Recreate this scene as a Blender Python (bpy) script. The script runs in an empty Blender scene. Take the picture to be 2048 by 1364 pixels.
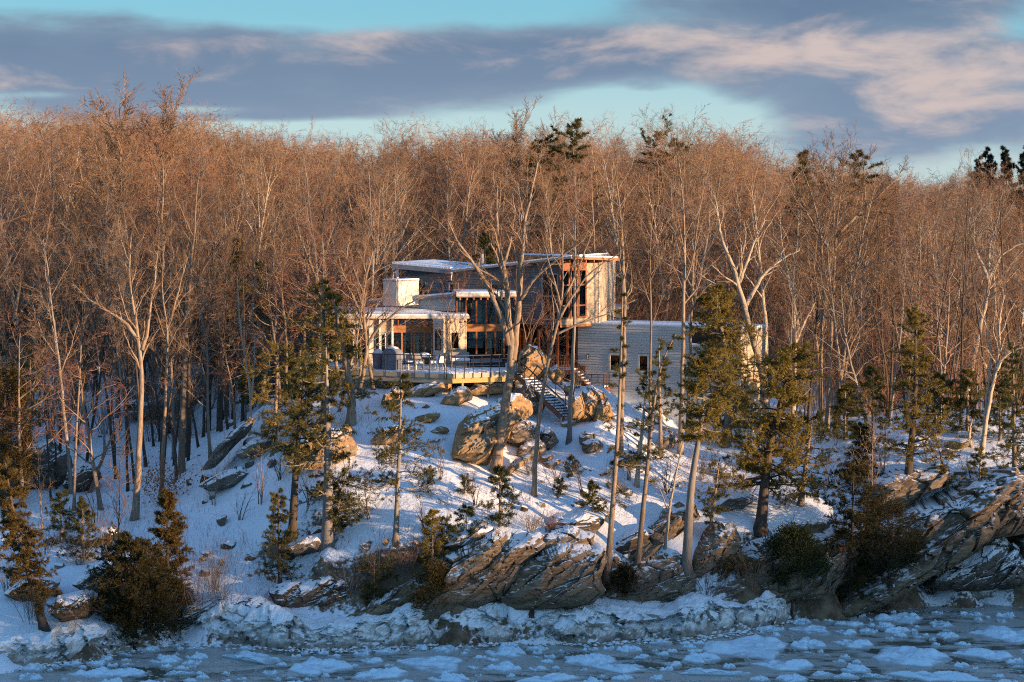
import bpy, math, random
import numpy as np
from math import radians, sin, cos, tan, atan, sqrt, pi

# ------------------------------------------------------------------ camera, sky, sun, exposure
SC = bpy.context.scene
COL = SC.collection
CAMZ, FPX, U0, V0 = 22.5, 4000.0, 1024.0, 682.0
TH = atan(282.0 / FPX)
CT, ST = cos(TH), sin(TH)
cam_d = bpy.data.cameras.new('camera')
cam_d.sensor_width = 36.0
cam_d.lens = 36.0 * FPX / 2048.0
cam_d.clip_start = 1.0
cam_d.clip_end = 9000.0
cam = bpy.data.objects.new('camera', cam_d)
cam.location = (0, 0, CAMZ)
cam.rotation_euler = (pi / 2 - TH, 0, 0)
COL.objects.link(cam)
SC.camera = cam

SUN_AZ, SUN_EL = 61.0, 5.6           # azimuth from the -Y axis towards +X
SDIR = (sin(radians(SUN_AZ)) * cos(radians(SUN_EL)), -cos(radians(SUN_AZ)) * cos(radians(SUN_EL)), sin(radians(SUN_EL)))
sun_d = bpy.data.lights.new('sun', 'SUN')
sun_d.energy = 3.5
sun_d.angle = radians(0.5)
sun_d.color = (1.0, 0.62, 0.33)
sun = bpy.data.objects.new('sun', sun_d)
from mathutils import Vector
sun.rotation_euler = Vector(SDIR).to_track_quat('Z', 'Y').to_euler()
sun.location = (60, -60, 80)
COL.objects.link(sun)

SC.view_settings.view_transform = 'Standard'
SC.view_settings.look = 'None'
SC.view_settings.exposure = 1.80
SC.view_settings.gamma = 1.0
SC.view_settings.use_curve_mapping = False
SC.cycles.max_bounces = 6
SC.cycles.transparent_max_bounces = 8
SC.cycles.use_denoising = False
SC.cycles.filter_width = 1.1


def nd(nt, kind, x=0, y=0, **kw):
    n = nt.nodes.new(kind)
    for k, v in kw.items():
        if k.startswith('i_'):
            key = k[2:]
            n.inputs[int(key) if key.isdigit() else key.replace('_', ' ')].default_value = v
        else:
            setattr(n, k, v)
    return n


class G:
    """small helper for node graphs"""
    def __init__(s, nt):
        s.nt = nt

    def lk(s, a, b):
        s.nt.links.new(a, b)

    def val(s, sock, v):
        if hasattr(v, 'is_output') or isinstance(v, bpy.types.NodeSocket):
            s.lk(v, sock)
        else:
            sock.default_value = v

    def math(s, op, a, b=0.0, c=None, clamp=False):
        n = s.nt.nodes.new('ShaderNodeMath'); n.operation = op; n.use_clamp = clamp
        s.val(n.inputs[0], a); s.val(n.inputs[1], b)
        if c is not None: s.val(n.inputs[2], c)
        return n.outputs[0]

    def mix(s, f, a, b, blend='MIX'):
        n = s.nt.nodes.new('ShaderNodeMix'); n.data_type = 'RGBA'; n.blend_type = blend
        s.val(n.inputs[0], f)
        for i, v in ((6, a), (7, b)):
            if isinstance(v, (tuple, list)) and len(v) == 3: v = tuple(v) + (1,)
            s.val(n.inputs[i], v)
        return n.outputs[2]

    def ramp(s, f, stops, interp='LINEAR'):
        n = s.nt.nodes.new('ShaderNodeValToRGB'); cr = n.color_ramp; cr.interpolation = interp
        while len(cr.elements) < len(stops): cr.elements.new(0.5)
        for e, (p, c) in zip(cr.elements, stops):
            e.position = p
            e.color = (c, c, c, 1) if isinstance(c, (int, float)) else tuple(c) + (1,)
        s.lk(f, n.inputs[0])
        return n.outputs[0]

    def noise(s, vec, scale, detail=4, rough=0.55, dist=0.0):
        n = s.nt.nodes.new('ShaderNodeTexNoise')
        n.inputs['Scale'].default_value = scale; n.inputs['Detail'].default_value = detail
        n.inputs['Roughness'].default_value = rough; n.inputs['Distortion'].default_value = dist
        if vec is not None: s.lk(vec, n.inputs['Vector'])
        return n.outputs[0]

    def mapping(s, vec, scale=(1, 1, 1), rot=(0, 0, 0), loc=(0, 0, 0)):
        n = s.nt.nodes.new('ShaderNodeMapping')
        s.lk(vec, n.inputs[0]); n.inputs['Scale'].default_value = scale
        n.inputs['Rotation'].default_value = rot; n.inputs['Location'].default_value = loc
        return n.outputs[0]

    def smooth(s, x, a, b):
        n = s.nt.nodes.new('ShaderNodeMapRange'); n.interpolation_type = 'SMOOTHSTEP'
        s.val(n.inputs[0], x)
        n.inputs[1].default_value = a; n.inputs[2].default_value = b
        return n.outputs[0]


def build_world():
    w = bpy.data.worlds.new('World'); SC.world = w; w.use_nodes = True
    nt = w.node_tree; nt.nodes.clear(); g = G(nt)
    out = nt.nodes.new('ShaderNodeOutputWorld'); bg = nt.nodes.new('ShaderNodeBackground')
    bg.inputs['Strength'].default_value = 0.15
    g.lk(bg.outputs[0], out.inputs[0])
    sky = nt.nodes.new('ShaderNodeTexSky'); sky.sky_type = 'NISHITA'; sky.sun_disc = False
    sky.sun_elevation = radians(SUN_EL)
    sky.sun_rotation = math.atan2(SDIR[0], SDIR[1])
    sky.altitude = 50; sky.air_density = 1.0; sky.dust_density = 0.4; sky.ozone_density = 3.0
    tc = nt.nodes.new('ShaderNodeTexCoord')
    sp = nt.nodes.new('ShaderNodeSeparateXYZ'); g.lk(tc.outputs['Generated'], sp.inputs[0])
    x, y, z = sp.outputs
    # cloud layer: bearing and height of the direction, stretched sideways
    hor = g.math('SQRT', g.math('ADD', g.math('MULTIPLY', x, x), g.math('MULTIPLY', y, y)))
    el = g.math('DIVIDE', z, g.math('MAXIMUM', hor, 0.05))
    bearing = g.math('ARCTAN2', x, y)
    cv = nt.nodes.new('ShaderNodeCombineXYZ')
    g.lk(g.math('MULTIPLY', x, 1.0), cv.inputs[0]); g.lk(g.math('MULTIPLY', y, 1.0), cv.inputs[1])
    g.lk(g.math('MULTIPLY', g.math('MINIMUM', el, 0.9), 3.3), cv.inputs[2])
    n1 = g.noise(cv.outputs[0], 8.0, 9, 0.56, 0.25)
    n2 = g.noise(g.mapping(cv.outputs[0], loc=(3.1, 1.7, 0.4)), 13.0, 9, 0.60, 0.35)

    def blob(u, v, wu, wv, wgt):
        a = (u - U0) / FPX
        e = (400 - v) / FPX
        du = g.math('DIVIDE', g.math('SUBTRACT', bearing, a), wu / FPX)
        dv = g.math('DIVIDE', g.math('SUBTRACT', el, e), wv / FPX)
        r2 = g.math('ADD', g.math('MULTIPLY', du, du), g.math('MULTIPLY', dv, dv))
        return g.math('MULTIPLY', g.math('EXPONENT', g.math('MULTIPLY', r2, -1.0)), wgt)

    acc = g.math('MULTIPLY_ADD', n1, 1.5, -0.46)
    acc = g.math('MULTIPLY_ADD', n2, 0.42, g.math('SUBTRACT', acc, 0.21))
    for b in [(150, 130, 560, 100, 0.55), (700, 150, 480, 85, 0.50), (1080, 120, 300, 60, 0.45), (1750, 120, 520, 110, 0.60), (1400, 110, 260, 60, 0.35),
              (1450, 6, 420, 34, 0.45), (1850, 260, 360, 70, 0.45), (1650, 270, 200, 50, 0.2), (760, 6, 520, 44, -0.85), (60, 4, 180, 26, -0.5), (560, 225, 420, 26, 0.2),
              (1270, 205, 150, 48, -0.66), (1420, 262, 240, 44, -0.42), (950, 232, 200, 22, -0.3), (400, 222, 120, 10, -0.45), (520, 256, 330, 12, -0.5), (2010, 70, 60, 30, -0.35),
              (900, 256, 260, 16, -0.35), (1290, 180, 60, 14, 0.40), (1330, 230, 170, 50, -0.25), (120, 195, 120, 10, -0.3)]:
        acc = g.math('ADD', acc, blob(*b))
    mask = g.math('MULTIPLY', g.smooth(acc, 0.20, 0.70), g.math('MULTIPLY_ADD', g.smooth(el, 0.25, 0.7), -0.65, 1.0))
    thick = g.smooth(acc, 0.42, 1.05)
    lit = g.smooth(g.math('ADD', n2, g.math('ADD', blob(1680, 100, 330, 70, 0.20), g.math('ADD', blob(420, 90, 200, 40, 0.06), blob(1900, 200, 300, 80, 0.12)))), 0.50, 0.80)
    cdark = g.mix(g.smooth(el, 0.03, 0.12), (0.42, 0.58, 0.82), (0.23, 0.38, 0.62))
    cloud = g.mix(lit, cdark, (1.22, 1.02, 0.98))
    cloud = g.mix(g.math('MULTIPLY', g.math('SUBTRACT', 1.0, thick), 0.35), cloud, (0.68, 0.90, 1.08))
    tinted = g.mix(1.0, sky.outputs[0], (1.10, 1.02, 0.97), 'MULTIPLY')
    # clear air between the clouds: pale near the tree line, deeper teal above
    clear = g.mix(g.smooth(el, 0.02, 0.10), (0.86, 1.24, 1.42), (0.28, 0.86, 1.20))
    front = g.smooth(el, 0.45, 0.12)
    clearm = g.mix(g.math('MULTIPLY', front, 0.85), tinted, clear)
    ground_side = g.smooth(el, -0.02, 0.0)
    col = g.mix(mask, clearm, cloud)
    col = g.mix(ground_side, tinted, col)
    g.lk(col, bg.inputs['Color'])


build_world()

# ------------------------------------------------------------------ picture <-> place
def W(u, v, Y):
    """point seen at photograph pixel (u, v) at distance Y in front of the camera"""
    cx = (u - U0) / FPX; cy = (V0 - v) / FPX
    dy = CT + cy * ST; dz = -ST + cy * CT
    t = Y / dy
    return np.array([cx * t, Y, CAMZ + dz * t])


def XU(u, Y, z):
    return (u - U0) / FPX * (Y * CT - (z - CAMZ) * ST)


def ZV(v, Y):
    return float(W(U0, v, Y)[2])


# ------------------------------------------------------------------ numpy noise
def _hash(i, j, k, s):
    h = (i * 374761393 + j * 668265263 + k * 2147483647 + s * 974634777) & 0xffffffff
    h = ((h ^ (h >> 13)) * 1274126177) & 0xffffffff
    h = ((h ^ (h >> 16)) * 2246822519) & 0xffffffff
    return ((h ^ (h >> 15)) & 0xffffff) / float(0xffffff)


def vnoise(P, seed=0):
    P = np.asarray(P, float)
    I = np.floor(P).astype(np.int64); f = P - I; f = f * f * (3 - 2 * f)
    r = 0
    for a in (0, 1):
        wa = f[..., 0] if a else 1 - f[..., 0]
        for b in (0, 1):
            wb = f[..., 1] if b else 1 - f[..., 1]
            for c in (0, 1):
                wc = f[..., 2] if c else 1 - f[..., 2]
                r = r + wa * wb * wc * _hash(I[..., 0] + a, I[..., 1] + b, I[..., 2] + c, seed)
    return r * 2 - 1


def fbm(P, octaves=4, seed=0, gain=0.5):
    P = np.asarray(P, float); a = 1.0; s = 0; t = 0
    for o in range(octaves):
        s = s + a * vnoise(P * (2.03 ** o) + o * 7.3, seed + o); t += a; a *= gain
    return s / t


# ------------------------------------------------------------------ mesh helpers
def raw_mesh(name, V, polys, smooth=False):
    """polys: list of int arrays (n,3) or (n,4)"""
    me = bpy.data.meshes.new(name)
    V = np.asarray(V, dtype=np.float32)
    polys = [np.asarray(p, dtype=np.int32) for p in polys if len(p)]
    nl = sum(p.size for p in polys); npl = sum(len(p) for p in polys)
    me.vertices.add(len(V)); me.vertices.foreach_set('co', V.ravel())
    me.loops.add(nl); me.polygons.add(npl)
    me.loops.foreach_set('vertex_index', np.concatenate([p.ravel() for p in polys]))
    tot = np.concatenate([np.full(len(p), p.shape[1], np.int32) for p in polys])
    st = np.concatenate([[0], np.cumsum(tot)[:-1]]).astype(np.int32)
    me.polygons.foreach_set('loop_start', st)
    me.polygons.foreach_set('use_smooth', np.full(npl, bool(smooth)))
    me.update(calc_edges=True)
    return me


class MB:
    """collects pieces into one mesh"""
    def __init__(s):
        s.V = []; s.F3 = []; s.F4 = []; s.n = 0

    def add(s, V, F):
        V = np.asarray(V, float).reshape(-1, 3); F = np.asarray(F, int)
        (s.F3 if F.shape[1] == 3 else s.F4).append(F + s.n)
        s.V.append(V); s.n += len(V)

    def add2(s, V, Fs):
        V = np.asarray(V, float).reshape(-1, 3)
        for F in Fs:
            F = np.asarray(F, int)
            if len(F): (s.F3 if F.shape[1] == 3 else s.F4).append(F + s.n)
        s.V.append(V); s.n += len(V)

    def hexa(s, c):
        """8 corners: bottom 4 ccw, top 4 ccw"""
        s.add(c, [[0, 3, 2, 1], [4, 5, 6, 7], [0, 1, 5, 4], [1, 2, 6, 5], [2, 3, 7, 6], [3, 0, 4, 7]])
        return s

    def box(s, x0, x1, y0, y1, z0, z1):
        return s.hexa([(x0, y0, z0), (x1, y0, z0), (x1, y1, z0), (x0, y1, z0), (x0, y0, z1), (x1, y0, z1), (x1, y1, z1), (x0, y1, z1)])

    def prism(s, poly, z0, z1):
        """vertical prism over a plan polygon; z0/z1 numbers or per-vertex lists"""
        n = len(poly)
        z0 = [z0] * n if np.isscalar(z0) else z0
        z1 = [z1] * n if np.isscalar(z1) else z1
        V = [(p[0], p[1], a) for p, a in zip(poly, z0)] + [(p[0], p[1], a) for p, a in zip(poly, z1)]
        s.add(V, [[i, (i + 1) % n, (i + 1) % n + n, i + n] for i in range(n)])
        base = s.n - 2 * n
        for k in range(1, n - 1):
            s.F3.append(np.array([[base, base + k + 1, base + k], [base + n, base + n + k, base + n + k + 1]]))
        return s

    def bar(s, a, b, w, h=None):
        """square bar from a to b; w across, h up"""
        h = h or w
        a = np.array(a, float); b = np.array(b, float); d = b - a; L = np.linalg.norm(d); d /= L
        up = np.array([0, 0, 1.0]) if abs(d[2]) < 0.95 else np.array([0, 1.0, 0])
        r = np.cross(d, up); r /= np.linalg.norm(r); u = np.cross(r, d)
        r = r * w / 2; u = u * h / 2
        return s.hexa([a - r - u, b - r - u, b + r - u, a + r - u, a - r + u, b - r + u, b + r + u, a + r + u])

    def tube(s, a, b, r, n=8):
        P = np.array([[a, b]], float); V, F = tubes(P, np.full((1, 2), r), n, caps=True)
        s.add2(V, F)
        return s

    def mesh(s, name, smooth=False):
        V = np.concatenate(s.V)
        return raw_mesh(name, V, [np.concatenate(f) for f in (s.F3, s.F4) if f], smooth)


def tubes(P, R, s, caps=False, tip=False):
    """P (n,k,3) centre lines, R (n,k) radii -> verts, [faces]"""
    n, k, _ = P.shape
    T = np.gradient(P, axis=1); T /= np.linalg.norm(T, axis=2, keepdims=True) + 1e-9
    ref = np.zeros_like(T); mean = np.abs(T.mean(axis=1)); ax = np.argmin(mean, axis=1)
    ref[np.arange(n), :, ax] = 1.0
    A = np.cross(T, ref); A /= np.linalg.norm(A, axis=2, keepdims=True) + 1e-9
    B = np.cross(T, A)
    th = np.arange(s) * 2 * pi / s
    V = P[:, :, None, :] + R[:, :, None, None] * (np.cos(th)[None, None, :, None] * A[:, :, None, :] + np.sin(th)[None, None, :, None] * B[:, :, None, :])
    kk = k
    idx = np.arange(n * k * s).reshape(n, k, s)
    a = idx[:, :-1, :]; b = np.roll(idx, -1, axis=2)[:, :-1, :]; c = np.roll(idx, -1, axis=2)[:, 1:, :]; d = idx[:, 1:, :]
    F = [np.stack([a, b, c, d], -1).reshape(-1, 4)]
    Vf = V.reshape(-1, 3)
    if tip:     # last ring collapses to a point: use triangles for the last segment
        Vall = np.concatenate([V[:, :-1].reshape(-1, 3), P[:, -1]])
        m = n * (k - 1) * s
        idx = np.arange(m).reshape(n, k - 1, s)
        F = []
        if k > 2:
            a = idx[:, :-1, :]; b = np.roll(idx, -1, axis=2)[:, :-1, :]; c = np.roll(idx, -1, axis=2)[:, 1:, :]; d = idx[:, 1:, :]
            F.append(np.stack([a, b, c, d], -1).reshape(-1, 4))
        a = idx[:, -1, :]; b = np.roll(idx, -1, axis=2)[:, -1, :]
        ap = np.repeat(m + np.arange(n), s).reshape(n, s)
        F.append(np.stack([a, b, ap], -1).reshape(-1, 3))
        return Vall, F
    if caps and s > 2:
        for e, o in ((0, -1), (k - 1, 1)):
            r = idx[:, e, :]
            for q in range(1, s - 1):
                t = np.stack([r[:, 0], r[:, q], r[:, q + 1]], -1)
                F.append(t if o > 0 else t[:, ::-1])
    return Vf, F


def obj(name, mesh, mat=None, parent=None, loc=None):
    """link one mesh object; a child is given in its parent's coordinates"""
    o = bpy.data.objects.new(name, mesh); COL.objects.link(o)
    if mat is not None and not mesh.materials: mesh.materials.append(mat)
    if parent is not None: o.parent = parent
    if loc is not None: o.location = loc
    return o


def tag(o, label=None, cat=None, group=None, kind=None):
    if label: o['label'] = label
    if cat: o['category'] = cat
    if group: o['group'] = group
    if kind: o['kind'] = kind
    return o


def thing(name, label, cat, loc=(0, 0, 0), group=None):
    o = bpy.data.objects.new(name, None); COL.objects.link(o); o.location = loc
    o.empty_display_size = 0.3
    return tag(o, label, cat, group)


def wpart(name, mb, mat, root, smooth=False, sub=None, kind=None, label=None):
    """part built in world coordinates, stored relative to its (unrotated) root"""
    off = np.array(root.location) if sub is None else np.array(root.location)
    me = mb.mesh(name, smooth) if isinstance(mb, MB) else mb
    co = np.empty(len(me.vertices) * 3, np.float32); me.vertices.foreach_get('co', co)
    co = co.reshape(-1, 3) - off.astype(np.float32); me.vertices.foreach_set('co', co.ravel()); me.update()
    o = obj(name, me, mat, sub if sub is not None else root)
    if kind: o['kind'] = kind
    if label: o['label'] = label
    return o


def blocks(P, seed, jitter=0.9):
    """fractured stone: every cell of a jittered grid is a block with its own offset and tilt; returns (offset, gap distance)"""
    P = np.asarray(P, float); sh = P.shape[:-1]; Q = P.reshape(-1, 3); I = np.floor(Q).astype(np.int64)
    b1 = np.full(len(Q), 1e9); b2 = np.full(len(Q), 1e9); off = np.zeros(len(Q))
    for dx in (-1, 0, 1):
        for dy in (-1, 0, 1):
            for dz in (-1, 0, 1):
                c = I + np.array([dx, dy, dz])
                h = [_hash(c[:, 0], c[:, 1], c[:, 2], seed + k) for k in range(7)]
                s = c + 0.5 + jitter * (np.stack(h[:3], -1) - 0.5)
                d = Q - s; r = np.sqrt((d ** 2).sum(-1))
                o = (h[3] - 0.5) * 2 + (d * (np.stack(h[4:7], -1) - 0.5)).sum(-1) * 1.6
                m = r < b1
                b2 = np.where(m, b1, np.minimum(b2, r)); off = np.where(m, o, off); b1 = np.where(m, r, b1)
    return off.reshape(sh), (b2 - b1).reshape(sh)
# ------------------------------------------------------------------ materials
def new_mat(name):
    m = bpy.data.materials.new(name); m.use_nodes = True
    nt = m.node_tree; nt.nodes.clear(); g = G(nt)
    out = nt.nodes.new('ShaderNodeOutputMaterial'); b = nt.nodes.new('ShaderNodeBsdfPrincipled')
    g.lk(b.outputs[0], out.inputs[0])
    return m, nt, g, b, out


def pos_obj(nt, which='Object'):
    return nt.nodes.new('ShaderNodeTexCoord').outputs[which]


def geom(nt):
    return nt.nodes.new('ShaderNodeNewGeometry')


def bump(g, nt, b, h, strength=0.5, dist=0.05):
    n = nt.nodes.new('ShaderNodeBump'); n.inputs['Strength'].default_value = strength; n.inputs['Distance'].default_value = dist
    g.lk(h, n.inputs['Height']); g.lk(n.outputs[0], b.inputs['Normal'])
    return n


def simple_mat(name, c1, c2=None, scale=3.0, rough=0.8, stretch=(1, 1, 1), bmp=0.2, bdist=0.02, spec=0.3, metal=0.0, detail=5):
    m, nt, g, b, out = new_mat(name)
    c2 = c2 or tuple(x * 0.75 for x in c1)
    v = g.mapping(pos_obj(nt), scale=stretch)
    n = g.noise(v, scale, detail, 0.6)
    g.lk(g.mix(g.smooth(n, 0.3, 0.7), c1, c2), b.inputs['Base Color'])
    b.inputs['Roughness'].default_value = rough
    b.inputs['Specular IOR Level'].default_value = spec
    b.inputs['Metallic'].default_value = metal
    if bmp: bump(g, nt, b, n, bmp, bdist)
    return m


def snow_mat(name='snow', litter=0.0):
    m, nt, g, b, out = new_mat(name)
    gm = geom(nt); P = gm.outputs['Position']
    n1 = g.noise(P, 0.5, 4, 0.5); n2 = g.noise(P, 4.0, 5, 0.6); n3 = g.noise(P, 17.0, 3, 0.6)
    col = g.mix(n1, (0.70, 0.79, 0.91), (0.79, 0.85, 0.93))
    if litter:
        sep = nt.nodes.new('ShaderNodeSeparateXYZ'); g.lk(gm.outputs['Normal'], sep.inputs[0])
        # leaf litter, soil and bare rock where the bank is too steep to hold snow
        st = g.math('ADD', sep.outputs[2], g.math('MULTIPLY', g.math('SUBTRACT', n2, 0.5), 0.55))
        steep = g.smooth(st, 0.70, 0.58)
        ncol = g.noise(P, 1.7, 6, 0.65)
        soil = g.mix(g.smooth(ncol, 0.35, 0.65), (0.075, 0.05, 0.032), (0.19, 0.14, 0.09))
        sp = g.noise(P, 9.0, 4, 0.7); sp2 = g.noise(P, 0.8, 3, 0.5)
        speck = g.math('MULTIPLY', g.smooth(sp, 0.60, 0.65), g.smooth(sp2, 0.42, 0.62))
        f = g.math('MAXIMUM', steep, g.math('MULTIPLY', speck, 0.75))
        col = g.mix(f, col, soil)
    g.lk(col, b.inputs['Base Color'])
    b.inputs['Roughness'].default_value = 0.65
    b.inputs['Specular IOR Level'].default_value = 0.25
    h = g.math('ADD', g.math('MULTIPLY', n2, 0.7), g.math('MULTIPLY', n3, 0.18))
    bump(g, nt, b, h, 0.55, 0.16)
    return m


def rock_mat(name, cA, cB, cC, strata=0.6, snow=True, snow_lo=0.50, snow_hi=0.66, rot=-0.6):
    m, nt, g, b, out = new_mat(name)
    gm = geom(nt); P = gm.outputs['Position']
    big = g.noise(P, 0.45, 4, 0.6, 0.4)
    st = g.mapping(P, scale=(0.55, 0.8, 4.0), rot=(0, rot, 0))
    n_st = g.noise(st, 1.4, 7, 0.62, 0.6)
    fine = g.noise(P, 6.5, 6, 0.7)
    col = g.mix(g.smooth(n_st, 0.36, 0.64), cA, cB)
    col = g.mix(g.smooth(big, 0.48, 0.66), col, cC)
    col = g.mix(g.smooth(fine, 0.6, 0.78), col, tuple(c * 0.35 for c in cA))
    lich = g.noise(P, 2.4, 5, 0.7)
    col = g.mix(g.math('MULTIPLY', g.smooth(lich, 0.60, 0.70), 0.5), col, (0.20, 0.20, 0.17))
    # cracks
    vor = nt.nodes.new('ShaderNodeTexVoronoi'); vor.feature = 'DISTANCE_TO_EDGE'; vor.inputs['Scale'].default_value = 0.75
    wob = g.mix(0.35, g.mapping(P, scale=(1.0, 1, 2.1), rot=(0, rot, 0)), g.mapping(P, scale=(1, 1, 1)), 'MIX')
    dn = nt.nodes.new('ShaderNodeTexNoise'); dn.inputs['Scale'].default_value = 1.3; dn.inputs['Detail'].default_value = 5; g.lk(P, dn.inputs['Vector'])
    ad = nt.nodes.new('ShaderNodeVectorMath'); ad.operation = 'MULTIPLY_ADD'
    g.lk(dn.outputs['Color'], ad.inputs[0]); ad.inputs[1].default_value = (1.5, 1.5, 1.5); g.lk(wob, ad.inputs[2])
    g.lk(ad.outputs[0], vor.inputs['Vector'])
    crack = g.smooth(vor.outputs[0], 0.028, 0.0)
    col = g.mix(g.math('MULTIPLY', crack, 0.22), col, (0.02, 0.016, 0.012))
    if snow:
        sep = nt.nodes.new('ShaderNodeSeparateXYZ'); g.lk(gm.outputs['Normal'], sep.inputs[0])
        sn = g.noise(P, 2.6, 5, 0.65)
        f = g.smooth(g.math('ADD', sep.outputs[2], g.math('MULTIPLY', g.math('SUBTRACT', sn, 0.5), 0.45)), snow_lo, snow_hi)
        col = g.mix(f, col, (0.80, 0.84, 0.90))
    g.lk(col, b.inputs['Base Color'])
    b.inputs['Roughness'].default_value = 0.85; b.inputs['Specular IOR Level'].default_value = 0.2
    h = g.math('ADD', g.math('MULTIPLY', n_st, 0.9), g.math('MULTIPLY', fine, 0.35))
    h = g.math('SUBTRACT', h, g.math('MULTIPLY', crack, 0.2))
    bump(g, nt, b, h, 0.7, 0.10)
    return m


def bark_mat(name, c1, c2, moss=None, up_tint=None):
    m, nt, g, b, out = new_mat(name)
    P = pos_obj(nt)
    v = g.mapping(P, scale=(1, 1, 0.22))
    n = g.noise(v, 9.0, 5, 0.7); n2 = g.noise(P, 0.9, 3, 0.6)
    inf = nt.nodes.new('ShaderNodeObjectInfo')
    col = g.mix(g.smooth(n, 0.35, 0.65), c1, c2)
    col = g.mix(g.math('MULTIPLY', inf.outputs['Random'], 0.5), col, tuple((a * 0.62) for a in c1))
    col = g.mix(g.math('MULTIPLY', g.smooth(n2, 0.52, 0.68), 0.45), col, moss or tuple(min(1, a * 1.5) for a in c2))
    g.lk(col, b.inputs['Base Color'])
    b.inputs['Roughness'].default_value = 0.9; b.inputs['Specular IOR Level'].default_value = 0.15
    bump(g, nt, b, n, 0.8, 0.04)
    return m


def twig_mat(name, c1, c2):
    m, nt, g, b, out = new_mat(name)
    inf = nt.nodes.new('ShaderNodeObjectInfo')
    n = g.noise(pos_obj(nt), 0.6, 3, 0.6)
    col = g.mix(inf.outputs['Random'], tuple(a * .62 for a in c1), tuple(a * 1.12 for a in c2))
    col = g.mix(g.math('MULTIPLY', g.smooth(n, 0.35, 0.7), 0.5), col, tuple(a * 1.35 for a in c2))
    g.lk(col, b.inputs['Base Color'])
    b.inputs['Roughness'].default_value = 0.85; b.inputs['Specular IOR Level'].default_value = 0.2
    return m


def leaf_mat(name, c1, c2, c3):
    m, nt, g, b, out = new_mat(name)
    P = pos_obj(nt)
    inf = nt.nodes.new('ShaderNodeObjectInfo')
    n = g.noise(P, 1.3, 4, 0.6); n2 = g.noise(P, 8.0, 3, 0.6)
    col = g.mix(g.smooth(n, 0.35, 0.65), c1, c2)
    col = g.mix(g.math('MULTIPLY', g.smooth(n2, 0.5, 0.72), 0.5), col, c3)
    col = g.mix(g.math('MULTIPLY', inf.outputs['Random'], 0.25), col, c1)
    g.lk(col, b.inputs['Base Color'])
    b.inputs['Roughness'].default_value = 0.65; b.inputs['Specular IOR Level'].default_value = 0.25
    tr = nt.nodes.new('ShaderNodeBsdfTranslucent'); g.lk(col, tr.inputs[0])
    mx = nt.nodes.new('ShaderNodeMixShader'); mx.inputs[0].default_value = 0.34
    g.lk(b.outputs[0], mx.inputs[1]); g.lk(tr.outputs[0], mx.inputs[2]); g.lk(mx.outputs[0], out.inputs[0])
    return m


def siding_mat(name, c1, c2):
    m, nt, g, b, out = new_mat(name)
    P = geom(nt).outputs['Position']
    n = g.noise(g.mapping(P, scale=(0.5, 0.5, 1.0)), 1.2, 3, 0.5)
    n2 = g.noise(g.mapping(P, scale=(1.5, 1.5, 0.3)), 0.8, 3, 0.5)
    col = g.mix(n, c1, c2)
    col = g.mix(g.math('MULTIPLY', g.smooth(n2, 0.5, 0.75), 0.18), col, tuple(a * 0.6 for a in c1))
    sz = nt.nodes.new('ShaderNodeSeparateXYZ'); g.lk(P, sz.inputs[0])
    wn = nt.nodes.new('ShaderNodeTexWhiteNoise'); wn.noise_dimensions = '1D'
    g.lk(g.math('FLOOR', g.math('DIVIDE', sz.outputs[2], 0.17)), wn.inputs['W'])        # boards differ a little from one another
    col = g.mix(g.math('MULTIPLY', wn.outputs[0], 0.12), col, tuple(a * 0.55 for a in c1))
    g.lk(col, b.inputs['Base Color'])
    b.inputs['Roughness'].default_value = 0.7; b.inputs['Specular IOR Level'].default_value = 0.3
    return m


def glass_mat(name, tint=(0.9, 0.95, 0.95), refl=0.02):
    m, nt, g, b, out = new_mat(name)
    nt.nodes.remove(b)
    tr = nt.nodes.new('ShaderNodeBsdfTransparent'); tr.inputs[0].default_value = tint + (1,)
    gl = nt.nodes.new('ShaderNodeBsdfGlossy'); gl.inputs['Roughness'].default_value = 0.02
    fr = nt.nodes.new('ShaderNodeFresnel'); fr.inputs[0].default_value = 1.5
    f = g.math('MULTIPLY_ADD', fr.outputs[0], 0.8, refl)
    mx = nt.nodes.new('ShaderNodeMixShader'); g.lk(f, mx.inputs[0]); g.lk(tr.outputs[0], mx.inputs[1]); g.lk(gl.outputs[0], mx.inputs[2])
    g.lk(mx.outputs[0], out.inputs[0])
    return m


def water_mat():
    m, nt, g, b, out = new_mat('river_water')
    P = geom(nt).outputs['Position']
    warp = g.mapping(P, scale=(0.5, 1.0, 1))
    n = g.noise(warp, 0.30, 5, 0.6, 0.8)
    n2 = g.noise(g.mapping(P, scale=(0.6, 1.3, 1), loc=(5, 2, 0)), 0.9, 5, 0.6, 0.5)
    slush = g.smooth(g.math('ADD', g.math('MULTIPLY', n, 0.6), g.math('MULTIPLY', n2, 0.4)), 0.44, 0.52)
    col = g.mix(slush, (0.10, 0.11, 0.088), (0.36, 0.38, 0.37))
    col = g.mix(g.math('MULTIPLY', g.smooth(n2, 0.54, 0.66), 0.65), col, (0.46, 0.53, 0.58))
    g.lk(col, b.inputs['Base Color'])
    g.lk(g.math('MULTIPLY_ADD', slush, 0.26, 0.12), b.inputs['Roughness'])
    b.inputs['Specular IOR Level'].default_value = 0.5
    bump(g, nt, b, g.noise(g.mapping(P, scale=(0.7, 1.6, 1)), 1.6, 4, 0.5), 0.22, 0.06)
    return m


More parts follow.
